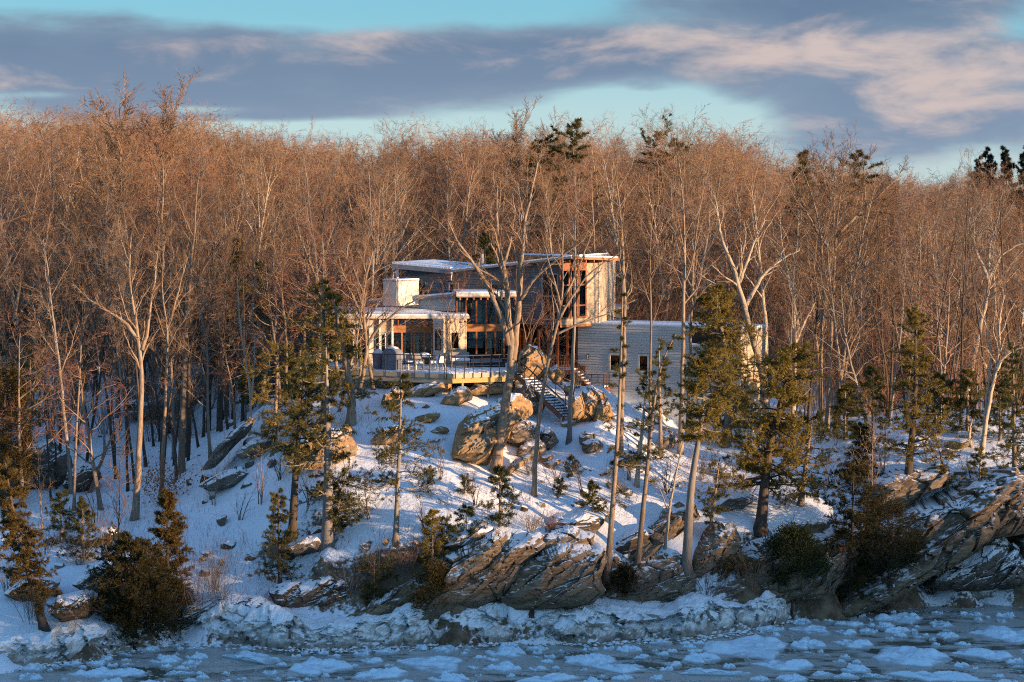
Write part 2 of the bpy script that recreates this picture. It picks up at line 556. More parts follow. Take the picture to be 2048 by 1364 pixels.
def ice_mat(name='shore_ice'):
    """grey dirty shore ice with snow on its top faces"""
    m, nt, g, b, out = new_mat(name)
    gm = geom(nt); P = gm.outputs['Position']
    n = g.noise(P, 1.1, 6, 0.65, 0.5); n2 = g.noise(P, 5.0, 5, 0.65)
    sepp = nt.nodes.new('ShaderNodeSeparateXYZ'); g.lk(P, sepp.inputs[0])
    col = g.mix(g.smooth(n, 0.36, 0.62), (0.30, 0.285, 0.255), (0.70, 0.70, 0.69))
    col = g.mix(g.math('MULTIPLY', g.smooth(n2, 0.52, 0.7), 0.6), col, (0.13, 0.11, 0.085))
    tide = g.smooth(g.math('ADD', sepp.outputs[2], g.math('MULTIPLY', g.math('SUBTRACT', n, 0.5), 0.7)), 0.62, 0.25)
    col = g.mix(g.math('MULTIPLY', tide, 0.75), col, (0.17, 0.145, 0.115))       # silt stain up to the tide line
    sep = nt.nodes.new('ShaderNodeSeparateXYZ'); g.lk(gm.outputs['Normal'], sep.inputs[0])
    s = g.math('ADD', sep.outputs[2], g.math('MULTIPLY', g.math('SUBTRACT', n2, 0.5), 0.6))
    s = g.math('ADD', s, g.math('MULTIPLY', g.smooth(sepp.outputs[2], 0.45, 1.3), 0.45))
    f = g.smooth(s, 0.60, 0.80)
    col = g.mix(f, col, (0.76, 0.83, 0.90))
    g.lk(col, b.inputs['Base Color'])
    b.inputs['Roughness'].default_value = 0.5; b.inputs['Specular IOR Level'].default_value = 0.4
    bump(g, nt, b, g.math('ADD', n, n2), 0.6, 0.10)
    return m


def floe_mat():
    m, nt, g, b, out = new_mat('floe_ice')
    gm = geom(nt); P = gm.outputs['Position']
    n = g.noise(P, 1.6, 5, 0.6); n2 = g.noise(P, 7.0, 5, 0.65)
    sepp = nt.nodes.new('ShaderNodeSeparateXYZ'); g.lk(P, sepp.inputs[0])
    hgt = g.smooth(g.math('ADD', sepp.outputs[2], g.math('MULTIPLY', g.math('SUBTRACT', n, 0.5), 0.10)), 0.02, 0.11)
    col = g.mix(hgt, g.mix(n2, (0.22, 0.25, 0.26), (0.40, 0.45, 0.48)), (0.58, 0.78, 0.93))
    g.lk(col, b.inputs['Base Color'])
    b.inputs['Roughness'].default_value = 0.4; b.inputs['Specular IOR Level'].default_value = 0.45
    bump(g, nt, b, g.math('ADD', n, g.math('MULTIPLY', n2, 0.5)), 0.5, 0.08)
    return m


M = {}
M['snow'] = snow_mat('snow')
M['ground'] = snow_mat('snowy_ground', litter=1.0)
M['rock_tan'] = rock_mat('tan_rock', (0.22, 0.14, 0.07), (0.34, 0.225, 0.115), (0.19, 0.155, 0.11), snow_lo=0.82, snow_hi=0.90)
M['rock_grey'] = rock_mat('grey_rock', (0.10, 0.085, 0.07), (0.19, 0.165, 0.135), (0.13, 0.12, 0.11), snow_lo=0.72, snow_hi=0.82)
M['rock_dark'] = rock_mat('dark_rock', (0.06, 0.047, 0.035), (0.13, 0.105, 0.08), (0.16, 0.13, 0.10))
M['rock_cliff'] = rock_mat('cliff_rock', (0.10, 0.075, 0.05), (0.24, 0.18, 0.12), (0.17, 0.13, 0.09), snow_lo=0.83, snow_hi=0.92)
M['bark'] = bark_mat('bark', (0.17, 0.125, 0.09), (0.33, 0.26, 0.20), moss=(0.26, 0.25, 0.19))
M['bark_dark'] = bark_mat('dark_bark', (0.06, 0.048, 0.04), (0.11, 0.085, 0.07), moss=(0.10, 0.095, 0.07))
M['bark_pale'] = bark_mat('pale_bark', (0.34, 0.29, 0.23), (0.46, 0.40, 0.33), moss=(0.30, 0.31, 0.22))
M['bark_grey'] = bark_mat('grey_bark', (0.20, 0.18, 0.16), (0.30, 0.275, 0.25), moss=(0.25, 0.25, 0.21))
M['twig'] = twig_mat('twigs', (0.165, 0.103, 0.062), (0.245, 0.156, 0.095))
M['twig_red'] = twig_mat('reddish_twigs', (0.165, 0.08, 0.055), (0.215, 0.112, 0.075))
M['twig_grey'] = twig_mat('greyish_twigs', (0.17, 0.13, 0.10), (0.24, 0.19, 0.145))
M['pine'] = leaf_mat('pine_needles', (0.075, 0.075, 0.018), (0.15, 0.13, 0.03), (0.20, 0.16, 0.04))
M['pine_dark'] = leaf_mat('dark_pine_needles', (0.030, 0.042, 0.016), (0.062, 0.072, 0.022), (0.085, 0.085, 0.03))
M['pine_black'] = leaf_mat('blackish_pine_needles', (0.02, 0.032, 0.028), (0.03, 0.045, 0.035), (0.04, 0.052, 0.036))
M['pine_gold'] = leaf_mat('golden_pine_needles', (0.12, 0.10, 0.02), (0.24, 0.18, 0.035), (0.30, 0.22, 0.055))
M['hemlock'] = leaf_mat('hemlock_needles', (0.06, 0.062, 0.022), (0.11, 0.10, 0.032), (0.16, 0.13, 0.04))
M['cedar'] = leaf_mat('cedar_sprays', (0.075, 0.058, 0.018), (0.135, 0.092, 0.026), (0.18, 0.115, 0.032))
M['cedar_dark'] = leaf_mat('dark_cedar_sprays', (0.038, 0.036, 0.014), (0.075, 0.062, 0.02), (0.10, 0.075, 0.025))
M['oak_leaf'] = leaf_mat('dead_oak_leaves', (0.30, 0.10, 0.04), (0.40, 0.17, 0.08), (0.46, 0.22, 0.12))
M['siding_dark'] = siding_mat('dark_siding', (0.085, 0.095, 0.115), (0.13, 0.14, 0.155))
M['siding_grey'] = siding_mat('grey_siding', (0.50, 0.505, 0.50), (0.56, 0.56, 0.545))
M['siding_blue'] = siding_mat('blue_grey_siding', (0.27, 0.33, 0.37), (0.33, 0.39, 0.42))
M['siding_sunlit'] = siding_mat('sunlit_siding', (0.38, 0.32, 0.24), (0.46, 0.39, 0.29))  # grey siding again, warm sunlight put into the colour for sun-facing walls
M['cream'] = simple_mat('cream_trim', (0.62, 0.60, 0.55), rough=0.6, bmp=0.05)
M['greytrim'] = simple_mat('grey_trim', (0.26, 0.27, 0.29), rough=0.6, bmp=0.05)
M['concrete'] = simple_mat('pale_concrete', (0.78, 0.77, 0.73), (0.68, 0.67, 0.63), scale=1.5, rough=0.85, bmp=0.1)
M['stucco'] = simple_mat('white_stucco', (0.62, 0.60, 0.55), (0.52, 0.50, 0.46), scale=2.0, rough=0.9, bmp=0.1)
M['redwood'] = simple_mat('red_wood', (0.27, 0.09, 0.035), (0.18, 0.055, 0.022), scale=6, stretch=(1, 1, 6), rough=0.6)
M['orangewood'] = simple_mat('orange_wood', (0.40, 0.18, 0.07), (0.30, 0.12, 0.05), scale=5, stretch=(0.4, 1, 4), rough=0.6)
M['deckwood'] = simple_mat('yellow_deck_wood', (0.46, 0.33, 0.13), (0.36, 0.25, 0.10), scale=4, stretch=(0.4, 1, 4), rough=0.75)
M['fasciawood'] = simple_mat('grey_deck_fascia', (0.42, 0.39, 0.30), (0.34, 0.31, 0.25), scale=4, stretch=(0.4, 1, 4), rough=0.75)
M['metal_dark'] = simple_mat('dark_railing_metal', (0.028, 0.026, 0.026), rough=0.5, bmp=0, spec=0.4)
M['metal_brown'] = simple_mat('brown_railing_metal', (0.13, 0.065, 0.04), rough=0.6, bmp=0)
M['metal_grey'] = simple_mat('grey_metal', (0.30, 0.30, 0.31), rough=0.4, bmp=0, spec=0.5, metal=0.4)
M['white_pipe'] = simple_mat('white_metal_pipe', (0.70, 0.70, 0.69), rough=0.5, bmp=0)
M['grillcover'] = simple_mat('grey_fabric_cover', (0.20, 0.22, 0.27), (0.15, 0.165, 0.21), scale=2, rough=0.85, bmp=0.3)
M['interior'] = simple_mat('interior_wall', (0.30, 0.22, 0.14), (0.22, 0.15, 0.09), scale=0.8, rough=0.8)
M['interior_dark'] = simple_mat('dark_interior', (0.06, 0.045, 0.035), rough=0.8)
M['curtain'] = simple_mat('pale_curtain', (0.50, 0.44, 0.33), rough=0.9)
M['furn_grey'] = simple_mat('grey_sling_fabric', (0.26, 0.26, 0.27), rough=0.8)
M['furn_dark'] = simple_mat('dark_wicker', (0.03, 0.032, 0.042), rough=0.7)
M['yellow_house'] = siding_mat('yellow_house_siding', (0.62, 0.52, 0.30), (0.55, 0.46, 0.26))
M['glass'] = glass_mat('window_glass')
M['glass_dark'] = glass_mat('dark_window_glass', tint=(0.25, 0.3, 0.33), refl=0.02)
M['water'] = water_mat()
M['ice'] = ice_mat()
M['floe'] = floe_mat()
M['icicle'] = simple_mat('icicle_ice', (0.72, 0.76, 0.80), rough=0.2, bmp=0, spec=0.5)
M['lampmetal'] = simple_mat('black_lamp_metal', (0.02, 0.02, 0.02), rough=0.4, bmp=0)
M['lampglass'] = simple_mat('frosted_lamp_glass', (0.8, 0.8, 0.8), rough=0.3, bmp=0)
M['deadwood'] = bark_mat('bleached_deadwood', (0.34, 0.29, 0.24), (0.44, 0.39, 0.33))
M['redrot'] = bark_mat('reddish_deadwood', (0.22, 0.12, 0.08), (0.32, 0.19, 0.13))
M['farhill'] = simple_mat('wooded_hill', (0.10, 0.07, 0.05), (0.16, 0.12, 0.09), scale=0.05, rough=1.0, bmp=0)
# ------------------------------------------------------------------ terrain
def solveY(v, z):
    cy = (V0 - v) / FPX
    return (z - CAMZ) / (-ST + cy * CT) * (CT + cy * ST)


SHORE = [(-500, 1372), (-200, 1350), (0, 1338), (130, 1325), (250, 1303), (340, 1284), (470, 1290), (600, 1299), (760, 1296), (870, 1291), (1000, 1287),
         (1200, 1287), (1330, 1280), (1430, 1273), (1520, 1258), (1590, 1240), (1650, 1224), (1720, 1216), (1790, 1200), (1850, 1200), (1950, 1205),
         (2048, 1200), (2300, 1192), (2600, 1185)]
SHX = np.array([W(u, v, solveY(v, 0))[0] for u, v in SHORE]); SHY = np.array([solveY(v, 0) for u, v in SHORE])


def shore_y(x):
    x = np.asarray(x, float)
    y = np.interp(x, SHX, SHY)
    return y


COLS = {
    -350: [(1310, 1.0), (1200, 2.4), (1080, 3.6), (980, 5.0), (880, 6.6), (800, 8.2)],
    0: [(1285, 1.3), (1200, 2.1), (1100, 3.2), (1000, 4.5), (930, 5.6), (880, 6.4), (800, 8.2), (770, 9.0)],
    160: [(1250, 1.6), (1180, 2.3), (1090, 3.3), (1000, 4.6), (930, 5.5), (860, 6.8), (800, 8.1), (772, 9.0)],
    300: [(1235, 1.4), (1180, 2.4), (1100, 3.4), (1030, 4.2), (950, 5.2), (880, 6.2), (830, 7.2), (775, 9.0)],
    430: [(1235, 1.3), (1170, 2.3), (1090, 3.8), (1020, 5.0), (960, 6.1), (920, 6.8), (870, 7.0), (830, 7.6), (770, 9.2)],
    540: [(1220, 1.3), (1150, 2.6), (1080, 4.3), (1000, 5.9), (930, 7.4), (870, 8.8), (800, 10.2)],
    650: [(1225, 1.3), (1150, 2.8), (1080, 4.7), (1000, 6.4), (920, 8.0), (850, 9.4), (790, 10.7)],
    780: [(1225, 1.3), (1170, 2.6), (1100, 4.4), (1020, 6.0), (940, 7.6), (870, 9.0), (800, 10.5)],
    900: [(1222, 1.3), (1160, 3.2), (1070, 5.1), (1010, 6.2), (950, 7.4), (880, 8.8), (815, 10.3)],
    1050: [(1212, 1.3), (1150, 3.2), (1070, 5.0), (1010, 6.0), (950, 7.1), (880, 8.4), (830, 9.3), (795, 10.2)],
    1125: [(950, 6.9), (890, 8.0), (845, 9.0), (815, 9.5)],
    1200: [(1200, 1.4), (1130, 3.2), (1050, 5.0), (980, 6.3), (920, 7.5), (870, 8.6), (840, 9.4)],
    1350: [(1195, 1.4), (1110, 3.6), (1040, 4.9), (970, 6.0), (910, 7.2), (890, 7.6)],
    1500: [(1185, 1.4), (1110, 3.6), (1040, 4.9), (960, 6.1), (900, 7.3), (885, 7.6)],
    1650: [(1190, 1.3), (1110, 3.4), (1030, 5.1), (950, 6.5), (890, 7.8)],
    1800: [(1175, 1.2), (1090, 3.2), (1010, 5.2), (940, 6.8), (885, 8.0), (872, 8.2)],
    1930: [(1165, 1.3), (1080, 3.4), (1000, 5.4), (930, 7.0), (880, 8.1), (868, 8.3)],
    2060: [(1160, 1.4), (1080, 3.5), (1000, 5.4), (930, 7.0), (880, 8.1), (868, 8.3)],
    2350: [(1160, 1.4), (1050, 4.0), (950, 6.5), (880, 8.2)],
}
_cp = []
for u, lst in COLS.items():
    for v, z in lst:
        Y = solveY(v, z); _cp.append((W(u, v, Y)[0], Y, z))
for x, y in zip(SHX, SHY):
    _cp.append((x, y + 0.2, -0.3)); _cp.append((x, y - 3.0, -2.0))
for x, y, z in [(-40, 160, 10.5), (-25, 165, 11.0), (-10, 150, 11.6), (-8, 127, 10.5), (-3, 127, 10.9), (2, 130, 10.9), (-14, 135, 10.4), (-12, 126, 10.0), (5, 140, 11.8), (0, 150, 12),
                (10, 145, 11.5), (20, 145, 8.8), (35, 140, 8.4), (20, 160, 10), (45, 160, 8.6), (-55, 150, 9.0), (14, 134, 8.2), (18, 134, 7.5), (7.5, 129.3, 9.0), (10, 128, 7.9), (13, 127, 7.3), (17, 125.5, 7.1),
                (-40, 190, 13.5), (-15, 190, 13.5), (10, 190, 12.5), (35, 190, 10.0), (60, 190, 9.0), (-60, 190, 13.5), (9, 128.5, 9.6), (5.5, 127.5, 10.6)]:
    _cp.append((x, y, z))
_cp = np.array(_cp)


def _rbf_fit(cp, lam=0.02):
    d = np.sqrt(((cp[:, None, :2] - cp[None, :, :2]) ** 2).sum(-1))
    n = len(cp); K = d + 0  # linear (biharmonic 1-D like) kernel keeps ledges local
    A = np.zeros((n + 3, n + 3)); A[:n, :n] = -K + np.eye(n) * lam
    A[:n, n] = 1; A[:n, n + 1:] = cp[:, :2]; A[n, :n] = 1; A[n + 1:, :n] = cp[:, :2].T
    return np.linalg.solve(A, np.concatenate([cp[:, 2], [0, 0, 0]]))


_w = _rbf_fit(_cp)


def _rbf(x, y):
    x = np.atleast_1d(np.asarray(x, float)); y = np.atleast_1d(np.asarray(y, float)); out = np.zeros(x.shape)
    X = x.ravel(); Y = y.ravel(); o = np.zeros(len(X)); n = len(_cp)
    for i in range(0, len(X), 4000):
        d = np.sqrt((X[i:i + 4000, None] - _cp[None, :, 0]) ** 2 + (Y[i:i + 4000, None] - _cp[None, :, 1]) ** 2)
        o[i:i + 4000] = -(d @ _w[:n]) + _w[n] + _w[n + 1] * X[i:i + 4000] + _w[n + 2] * Y[i:i + 4000]
    return o.reshape(x.shape)


def _sst(x, a, b):
    t = np.clip((x - a) / (b - a), 0, 1); return t * t * (3 - 2 * t)


def far_z(x, y):
    """gently rolling wooded land far behind"""
    base = 12.0 - 3.5 * _sst(x, 5, 60) + 1.6 * _sst(-x, 10, 60)
    return base + 1.5 * _sst(y, 190, 260) - 0.0015 * np.maximum(y - 400, 0)


def ground_z(x, y):
    x = np.asarray(x, float); y = np.asarray(y, float)
    sy = shore_y(x)
    xc = np.clip(x, -52, 62); yc = np.clip(y, 90, 190)
    near = _rbf(xc, yc).reshape(np.shape(xc))
    z = near
    wf = np.maximum(_sst(y, 165, 200), _sst(np.abs(x - 5), 48, 75) * _sst(y - sy, 5, 30))
    z = z * (1 - wf) + far_z(x, y) * wf
    edge = _sst(np.abs(x - 5), 50, 80)
    prof = np.interp(y - sy, [-3, 0.2, 2, 10, 25, 60], [-2, -0.3, 1.3, 5, 8.5, 10.0])
    z = z * (1 - edge) + edge * np.where(y - sy < 60, prof, far_z(x, y))
    z = np.where(y - sy < -3, -2.0, z)
    P = np.stack([x, y, np.zeros_like(x)], -1)
    amp = _sst(y - sy, 1, 5) * (1 - 0.6 * _sst(y, 128, 150))
    z = z + amp * (0.28 * fbm(P * 0.32, 3, 11) + 0.12 * fbm(P * 1.3, 3, 12))
    return z


def gz(x, y):
    return float(ground_z(np.array([x]), np.array([y]))[0])


def ground_hit(u, v, y0=96.0, y1=170.0):
    Ys = np.arange(y0, y1, 0.25)
    pts = np.array([W(u, v, Y) for Y in Ys])
    g = ground_z(pts[:, 0], pts[:, 1])
    below = np.nonzero(pts[:, 2] <= g)[0]
    if len(below) == 0: return pts[-1]
    i = below[0]
    if i == 0: return pts[0]
    a = pts[i - 1][2] - g[i - 1]; b = pts[i][2] - g[i]
    t = a / (a - b + 1e-9)
    p = pts[i - 1] * (1 - t) + pts[i] * t
    return p


def build_ground():
    def axis(lo, hi, step, far_lo, far_hi, gr=1.18):
        a = list(np.arange(lo, hi, step)); s = step; x = a[-1]
        while x < far_hi: s *= gr; x += s; a.append(x)
        s = step; x = a[0]; pre = []
        while x > far_lo: s *= gr; x -= s; pre.append(x)
        return np.array(pre[::-1] + a)
    xs = axis(-36, 38, 0.40, -4000, 4000); ys = axis(97, 134, 0.31, 70, 7000, 1.12)
    X, Y = np.meshgrid(xs, ys)
    Z = ground_z(X, Y)
    V = np.stack([X, Y, Z], -1).reshape(-1, 3)
    ny, nx = X.shape; idx = np.arange(nx * ny).reshape(ny, nx)
    F = np.stack([idx[:-1, :-1], idx[:-1, 1:], idx[1:, 1:], idx[1:, :-1]], -1).reshape(-1, 4)
    o = obj('ground', raw_mesh('ground', V, [F], True), M['ground'])
    tag(o, 'snow covered wooded slope rising from the river bank', kind='structure')
    # river
    mb = MB(); mb.add([(-4000, -3000, 0), (4000, -3000, 0), (4000, 112, 0), (40, 118, 0), (-60, 112, 0), (-4000, 112, 0)], [[0, 1, 2, 3], [0, 3, 4, 5]])
    o = obj('river_water', mb.mesh('river_water'), M['water']); tag(o, 'grey green river water with a thin skin of slush', kind='structure')
    # wooded hill on the far side of the river, behind the viewer: the evening sun is just above it
    dist = 620.0; sx, sy = SDIR[0] / cos(radians(SUN_EL)), SDIR[1] / cos(radians(SUN_EL))
    tx, ty = -sy, sx
    top = dist * tan(radians(SUN_EL)) + 3.6
    a = np.linspace(-900, 420, 90); b = np.linspace(-1, 1, 21)
    A, Bq = np.meshgrid(a, b)
    prof = 0.5 + 0.5 * np.cos(np.clip(Bq, -1, 1) * pi)
    rough = 1.6 * fbm(np.stack([A * 0.05, Bq * 3, A * 0], -1), 3, 5)
    cx = 0 + sx * (dist + Bq * 160) + tx * A; cy = 115 + sy * (dist + Bq * 160) + ty * A
    Zh = -1.5 + (top + 1.5 + rough) * prof
    V = np.stack([cx, cy, Zh], -1).reshape(-1, 3); ny, nx = A.shape; idx = np.arange(nx * ny).reshape(ny, nx)
    F = np.stack([idx[:-1, :-1], idx[:-1, 1:], idx[1:, 1:], idx[1:, :-1]], -1).reshape(-1, 4)
    o = obj('hill', raw_mesh('hill', V, [F], True), M['farhill']); tag(o, 'wooded hill across the river', kind='structure')

    # the rest of the far bank, lower and further off
    a = np.linspace(-2600, 900, 120); A, Bq = np.meshgrid(a, b); prof = 0.5 + 0.5 * np.cos(np.clip(Bq, -1, 1) * pi)
    V = np.stack([A, -520 + Bq * 120, -1.5 + (26 + 6 * fbm(np.stack([A * 0.01, Bq * 2, A * 0], -1), 3, 6)) * prof], -1).reshape(-1, 3)
    ny, nx = A.shape; idx = np.arange(nx * ny).reshape(ny, nx)
    F = np.stack([idx[:-1, :-1], idx[:-1, 1:], idx[1:, 1:], idx[1:, :-1]], -1).reshape(-1, 4)
    o = obj('hill', raw_mesh('hill', V, [F], True), M['farhill']); tag(o, 'low wooded far bank of the river', kind='structure')


build_ground()


# ------------------------------------------------------------------ rocks
def rock_from_outline(uv, Y, depth, seed, nth=150, nr=34, strata=radians(33), amp=0.22, flat=3.2, res_back=10, yaw=0.0):
    """real rock: outline at distance Y with a bulging, layered face and a rounded back"""
    pts = np.array([W(u, v, Y) for u, v in uv]); c = pts.mean(0)
    P2 = pts[:, [0, 2]] - c[[0, 2]]
    ang = np.arctan2(P2[:, 1], P2[:, 0]); o = np.argsort(ang)
    P2 = P2[o]
    # radial boundary function by intersecting the polygon
    th = np.linspace(-pi, pi, nth, endpoint=False)
    rad = np.zeros(nth); n = len(P2)
    for i, t in enumerate(th):
        d = np.array([cos(t), sin(t)]); best = 0
        for k in range(n):
            a = P2[k]; b = P2[(k + 1) % n]; e = b - a
            den = d[0] * e[1] - d[1] * e[0]
            if abs(den) < 1e-9: continue
            s = (a[0] * e[1] - a[1] * e[0]) / den; q = (a[0] * d[1] - a[1] * d[0]) / den
            if s > 0 and -1e-6 <= q <= 1 + 1e-6: best = max(best, s)
        rad[i] = best or rad[i - 1]
    P1 = np.stack([np.cos(th) * 2.2, np.sin(th) * 2.2, np.full(nth, seed * 3.1)], -1)
    rad = rad * (1 + 0.05 * fbm(P1 * 2.5, 3, seed))
    fr = np.linspace(0, 1, nr) ** 0.75
    fr2 = np.linspace(1, 0, res_back)[1:]
    R = np.concatenate([fr, fr2]); side = np.concatenate([np.ones(nr), -np.ones(len(fr2))])
    bul = np.clip(1 - R ** flat, 0, 1) ** (1 / 2.0)
    X = R[:, None] * rad[None] * np.cos(th)[None]; Z = R[:, None] * rad[None] * np.sin(th)[None]
    Yo = -(side * bul)[:, None] * depth * np.where(side > 0, 1.0, 1.6)[:, None] * np.ones(nth)[None]
    # lean the face back so that the top lies further away
    Yo = Yo + Z * (0.18 if yaw > .3 else 0.35) + X * yaw
    P = np.stack([X + c[0], Yo + Y, Z + c[2]], -1)
    # layering: coordinate across the beds
    sa = P[..., 0] * -sin(strata) + P[..., 2] * cos(strata)
    la = P[..., 0] * cos(strata) + P[..., 2] * sin(strata)
    Q = np.stack([la * 0.35, P[..., 1] * 0.35, sa * 1.7], -1)
    bed = fbm(Q, 4, seed + 3)
    step = np.abs(((sa * 1.15 + 0.8 * fbm(P * 0.5, 3, seed + 9)) % 1.0) - 0.5) * 2
    blk = fbm(P * np.array([0.9, 0.9, 1.2]), 4, seed + 5)
    Qb = np.stack([la * 0.34, P[..., 1] * 0.5, sa * 1.35], -1) + .25 * np.stack([fbm(P * .8, 2, seed + 31), fbm(P * .8, 2, seed + 32), fbm(P * .8, 2, seed + 33)], -1)
    o1, g1 = blocks(Qb, seed + 40); o2, g2 = blocks(Qb * 2.3 + 5, seed + 60)
    dsp = amp * (0.8 * bed + 0.35 * (step - 0.5) + 0.5 * blk + 1.1 * o1 + 0.38 * o2 - 0.3 * np.exp(-(g1 / .05) ** 2))
    w = np.clip((1.0 - R) * 6, 0.25, 1)[:, None]
    P[..., 1] -= dsp * w * np.where(side > 0, 1, -1)[:, None]
    P[..., 2] += dsp * 0.35
    m = len(R); idx = np.arange(m * nth).reshape(m, nth)
    a = idx[:-1]; b = np.roll(idx, -1, 1)[:-1]; cc = np.roll(idx, -1, 1)[1:]; d = idx[1:]
    F = np.stack([a, d, cc, b], -1).reshape(-1, 4)
    return P.reshape(-1, 3), F, c


def hero_rock(name, label, uv, vb, mat, depth=1.0, seed=1, Y=None, group=None, cat='rock', nth=None, amp=0.22, strata=33, dY=0.0, flat=3.2, yaw=None):
    yaw = (0.5 if name == 'rock' else 0.12) if yaw is None else yaw
    uc = sum(p[0] for p in uv) / len(uv)
    if Y is None: Y = ground_hit(uc, vb)[1] + depth * 0.35 + dY
    wpx = max(p[0] for p in uv) - min(p[0] for p in uv)
    nth = nth or int(min(300, max(64, wpx * 0.8))); nr = int(min(64, max(18, wpx * 0.17)))
    V, F, c = rock_from_outline(uv, Y, depth, seed, nth=nth, nr=nr, amp=amp, strata=radians(strata), flat=flat, yaw=yaw)
    base = np.array([c[0], Y, V[:, 2].min()])
    me = raw_mesh(name, V - base, [F], False)
    o = obj(name, me, M[mat], loc=base)
    tag(o, label, cat, group)
    return o


_rock_cache = {}


def boulder_mesh(k, sub=3):
    if k in _rock_cache: return _rock_cache[k]
    import bmesh
    bm = bmesh.new(); bmesh.ops.create_icosphere(bm, subdivisions=sub, radius=1.0)
    V = np.array([v.co[:] for v in bm.verts]); F = np.array([[v.index for v in f.verts] for f in bm.faces]); bm.free()
    rng = np.random.default_rng(100 + k)
    V = np.sign(V) * np.abs(V) ** 0.8
    for _ in range(9):
        n = rng.normal(size=3); n /= np.linalg.norm(n); d = rng.uniform(0.45, 0.85)
        V -= n[None] * np.maximum(0, V @ n - d)[:, None]
    V *= (1 + 0.13 * fbm(V * 1.7 + k * 5, 4, k))[:, None]
    V /= np.abs(V).max(0)
    me = raw_mesh('boulder', V, [F], False)
    _rock_cache[k] = me
    return me


def boulder(u, v, wpx, hpx, label, mat='rock_dark', group=None, k=0, name='rock', rz=0.0, tilt=0.0, sink=0.25, cat='rock'):
    p = ground_hit(u, v + hpx * 0.5)
    w = wpx / FPX * p[1] / 2; h = hpx / FPX * p[1]
    key = (k % 9, mat)
    if key not in _rock_cache: _rock_cache[key] = boulder_mesh(k % 9).copy()
    me = _rock_cache[key]
    o = obj(name, me, M[mat], loc=(p[0], p[1] + w * 0.5, p[2] + h * (0.5 - sink)))
    o.scale = (w, w * 0.9, h * 0.72); o.rotation_euler = (0, tilt, rz)
    return tag(o, label, cat, group)
# ------------------------------------------------------------------ house
ZD = 11.9      # deck level


class Fr:
    """upright plane through a plan point: s runs to the right along it, d outwards (towards the viewer)"""
    def __init__(f, u, Y, az, z=13.0):
        f.x = XU(u, Y, z); f.y = Y; f.az = radians(az); f.t = np.array([cos(f.az), sin(f.az)]); f.n = np.array([sin(f.az), -cos(f.az)])

    def S(f, u, z=13.0):
        k = (u - U0) / FPX; d0 = f.y * CT - (z - CAMZ) * ST
        return (k * d0 - f.x) / (f.t[0] - k * f.t[1] * CT)

    def Z(f, v, s=0.0):
        return ZV(v, f.y + s * f.t[1])

    def P(f, s, d, z):
        q = np.array([f.x, f.y]) + f.t * s + f.n * d
        return (q[0], q[1], z)

    def box(f, mb, s0, s1, d0, d1, z0, z1, z0b=None, z1b=None):
        """box; z0b / z1b: heights at the s1 end when it slopes"""
        z0b = z0 if z0b is None else z0b; z1b = z1 if z1b is None else z1b
        return mb.hexa([f.P(s0, d1, z0), f.P(s1, d1, z0b), f.P(s1, d0, z0b), f.P(s0, d0, z0),
                        f.P(s0, d1, z1), f.P(s1, d1, z1b), f.P(s1, d0, z1b), f.P(s0, d0, z1)])

    def siding(f, mb, s0, s1, z0, z1, z1b=None, pitch=0.17, d=0.0, t=0.042, holes=()):
        """lapped boards, each one proud of the board above; holes: (s0, s1, z0, z1)"""
        z1b = z1 if z1b is None else z1b
        zt = max(z1, z1b); z = z0
        while z < zt - 0.01:
            zn = min(z + pitch, zt)
            a, b = s0, s1
            if zn > min(z1, z1b) + 1e-4 and abs(z1 - z1b) > 1e-4:      # cut to the sloping top
                q = (zn - z1) / (z1b - z1); q = min(max(q, 0), 1)
                if z1b > z1: a = s0 + (s1 - s0) * q
                else: b = s0 + (s1 - s0) * q
            segs = [(a, b)]
            for h in holes:
                if zn > h[2] + 0.02 and z < h[3] - 0.02:
                    ns = []
                    for (p, q) in segs:
                        if h[0] > p: ns.append((p, min(q, h[0])))
                        if h[1] < q: ns.append((max(p, h[1]), q))
                    segs = [x for x in ns if x[1] - x[0] > 0.01]
            for p, q in segs:
                if q - p < 0.01: continue
                V = [f.P(p, d + t, z), f.P(q, d + t, z), f.P(q, d + 0.004, zn + 0.006), f.P(p, d + 0.004, zn + 0.006), f.P(p, d, z), f.P(q, d, z)]
                mb.add(V, [[0, 1, 2, 3], [4, 5, 1, 0]])
            z = zn
        return mb


def window(root, f, s0, s1, z0, z1, d, frame_mat, rails=(), mull=(), fw=0.07, glass='glass_dark', frame_d=0.05, label=None):
    """frame with sill and panes; rails at heights, mullions at s positions"""
    mb = MB()
    f.box(mb, s0, s0 + fw, d - 0.04, d + frame_d, z0, z1); f.box(mb, s1 - fw, s1, d - 0.04, d + frame_d, z0, z1)
    f.box(mb, s0 + fw, s1 - fw, d - 0.04, d + frame_d - 0.003, z0, z0 + fw); f.box(mb, s0 + fw, s1 - fw, d - 0.04, d + frame_d - 0.003, z1 - fw, z1)
    w = wpart('window', mb, M[frame_mat], root, label=label)
    for zr in rails:
        mb = MB(); f.box(mb, s0 + fw, s1 - fw, d - 0.035, d + frame_d - 0.008, zr - fw * 0.5, zr + fw * 0.5); wpart('rail', mb, M[frame_mat], root, sub=w)
    for sm in mull:
        mb = MB(); f.box(mb, sm - fw * 0.4, sm + fw * 0.4, d - 0.03, d + frame_d - 0.012, z0 + fw, z1 - fw); wpart('mullion', mb, M[frame_mat], root, sub=w)
    ss = [s0 + fw] + list(mull) + [s1 - fw]; zs = [z0 + fw] + list(rails) + [z1 - fw]
    for i in range(len(ss) - 1):
        for j in range(len(zs) - 1):
            mb = MB(); f.box(mb, ss[i], ss[i + 1], d - 0.012, d - 0.002, zs[j], zs[j + 1]); wpart('pane', mb, M[glass], root, sub=w)
    return w


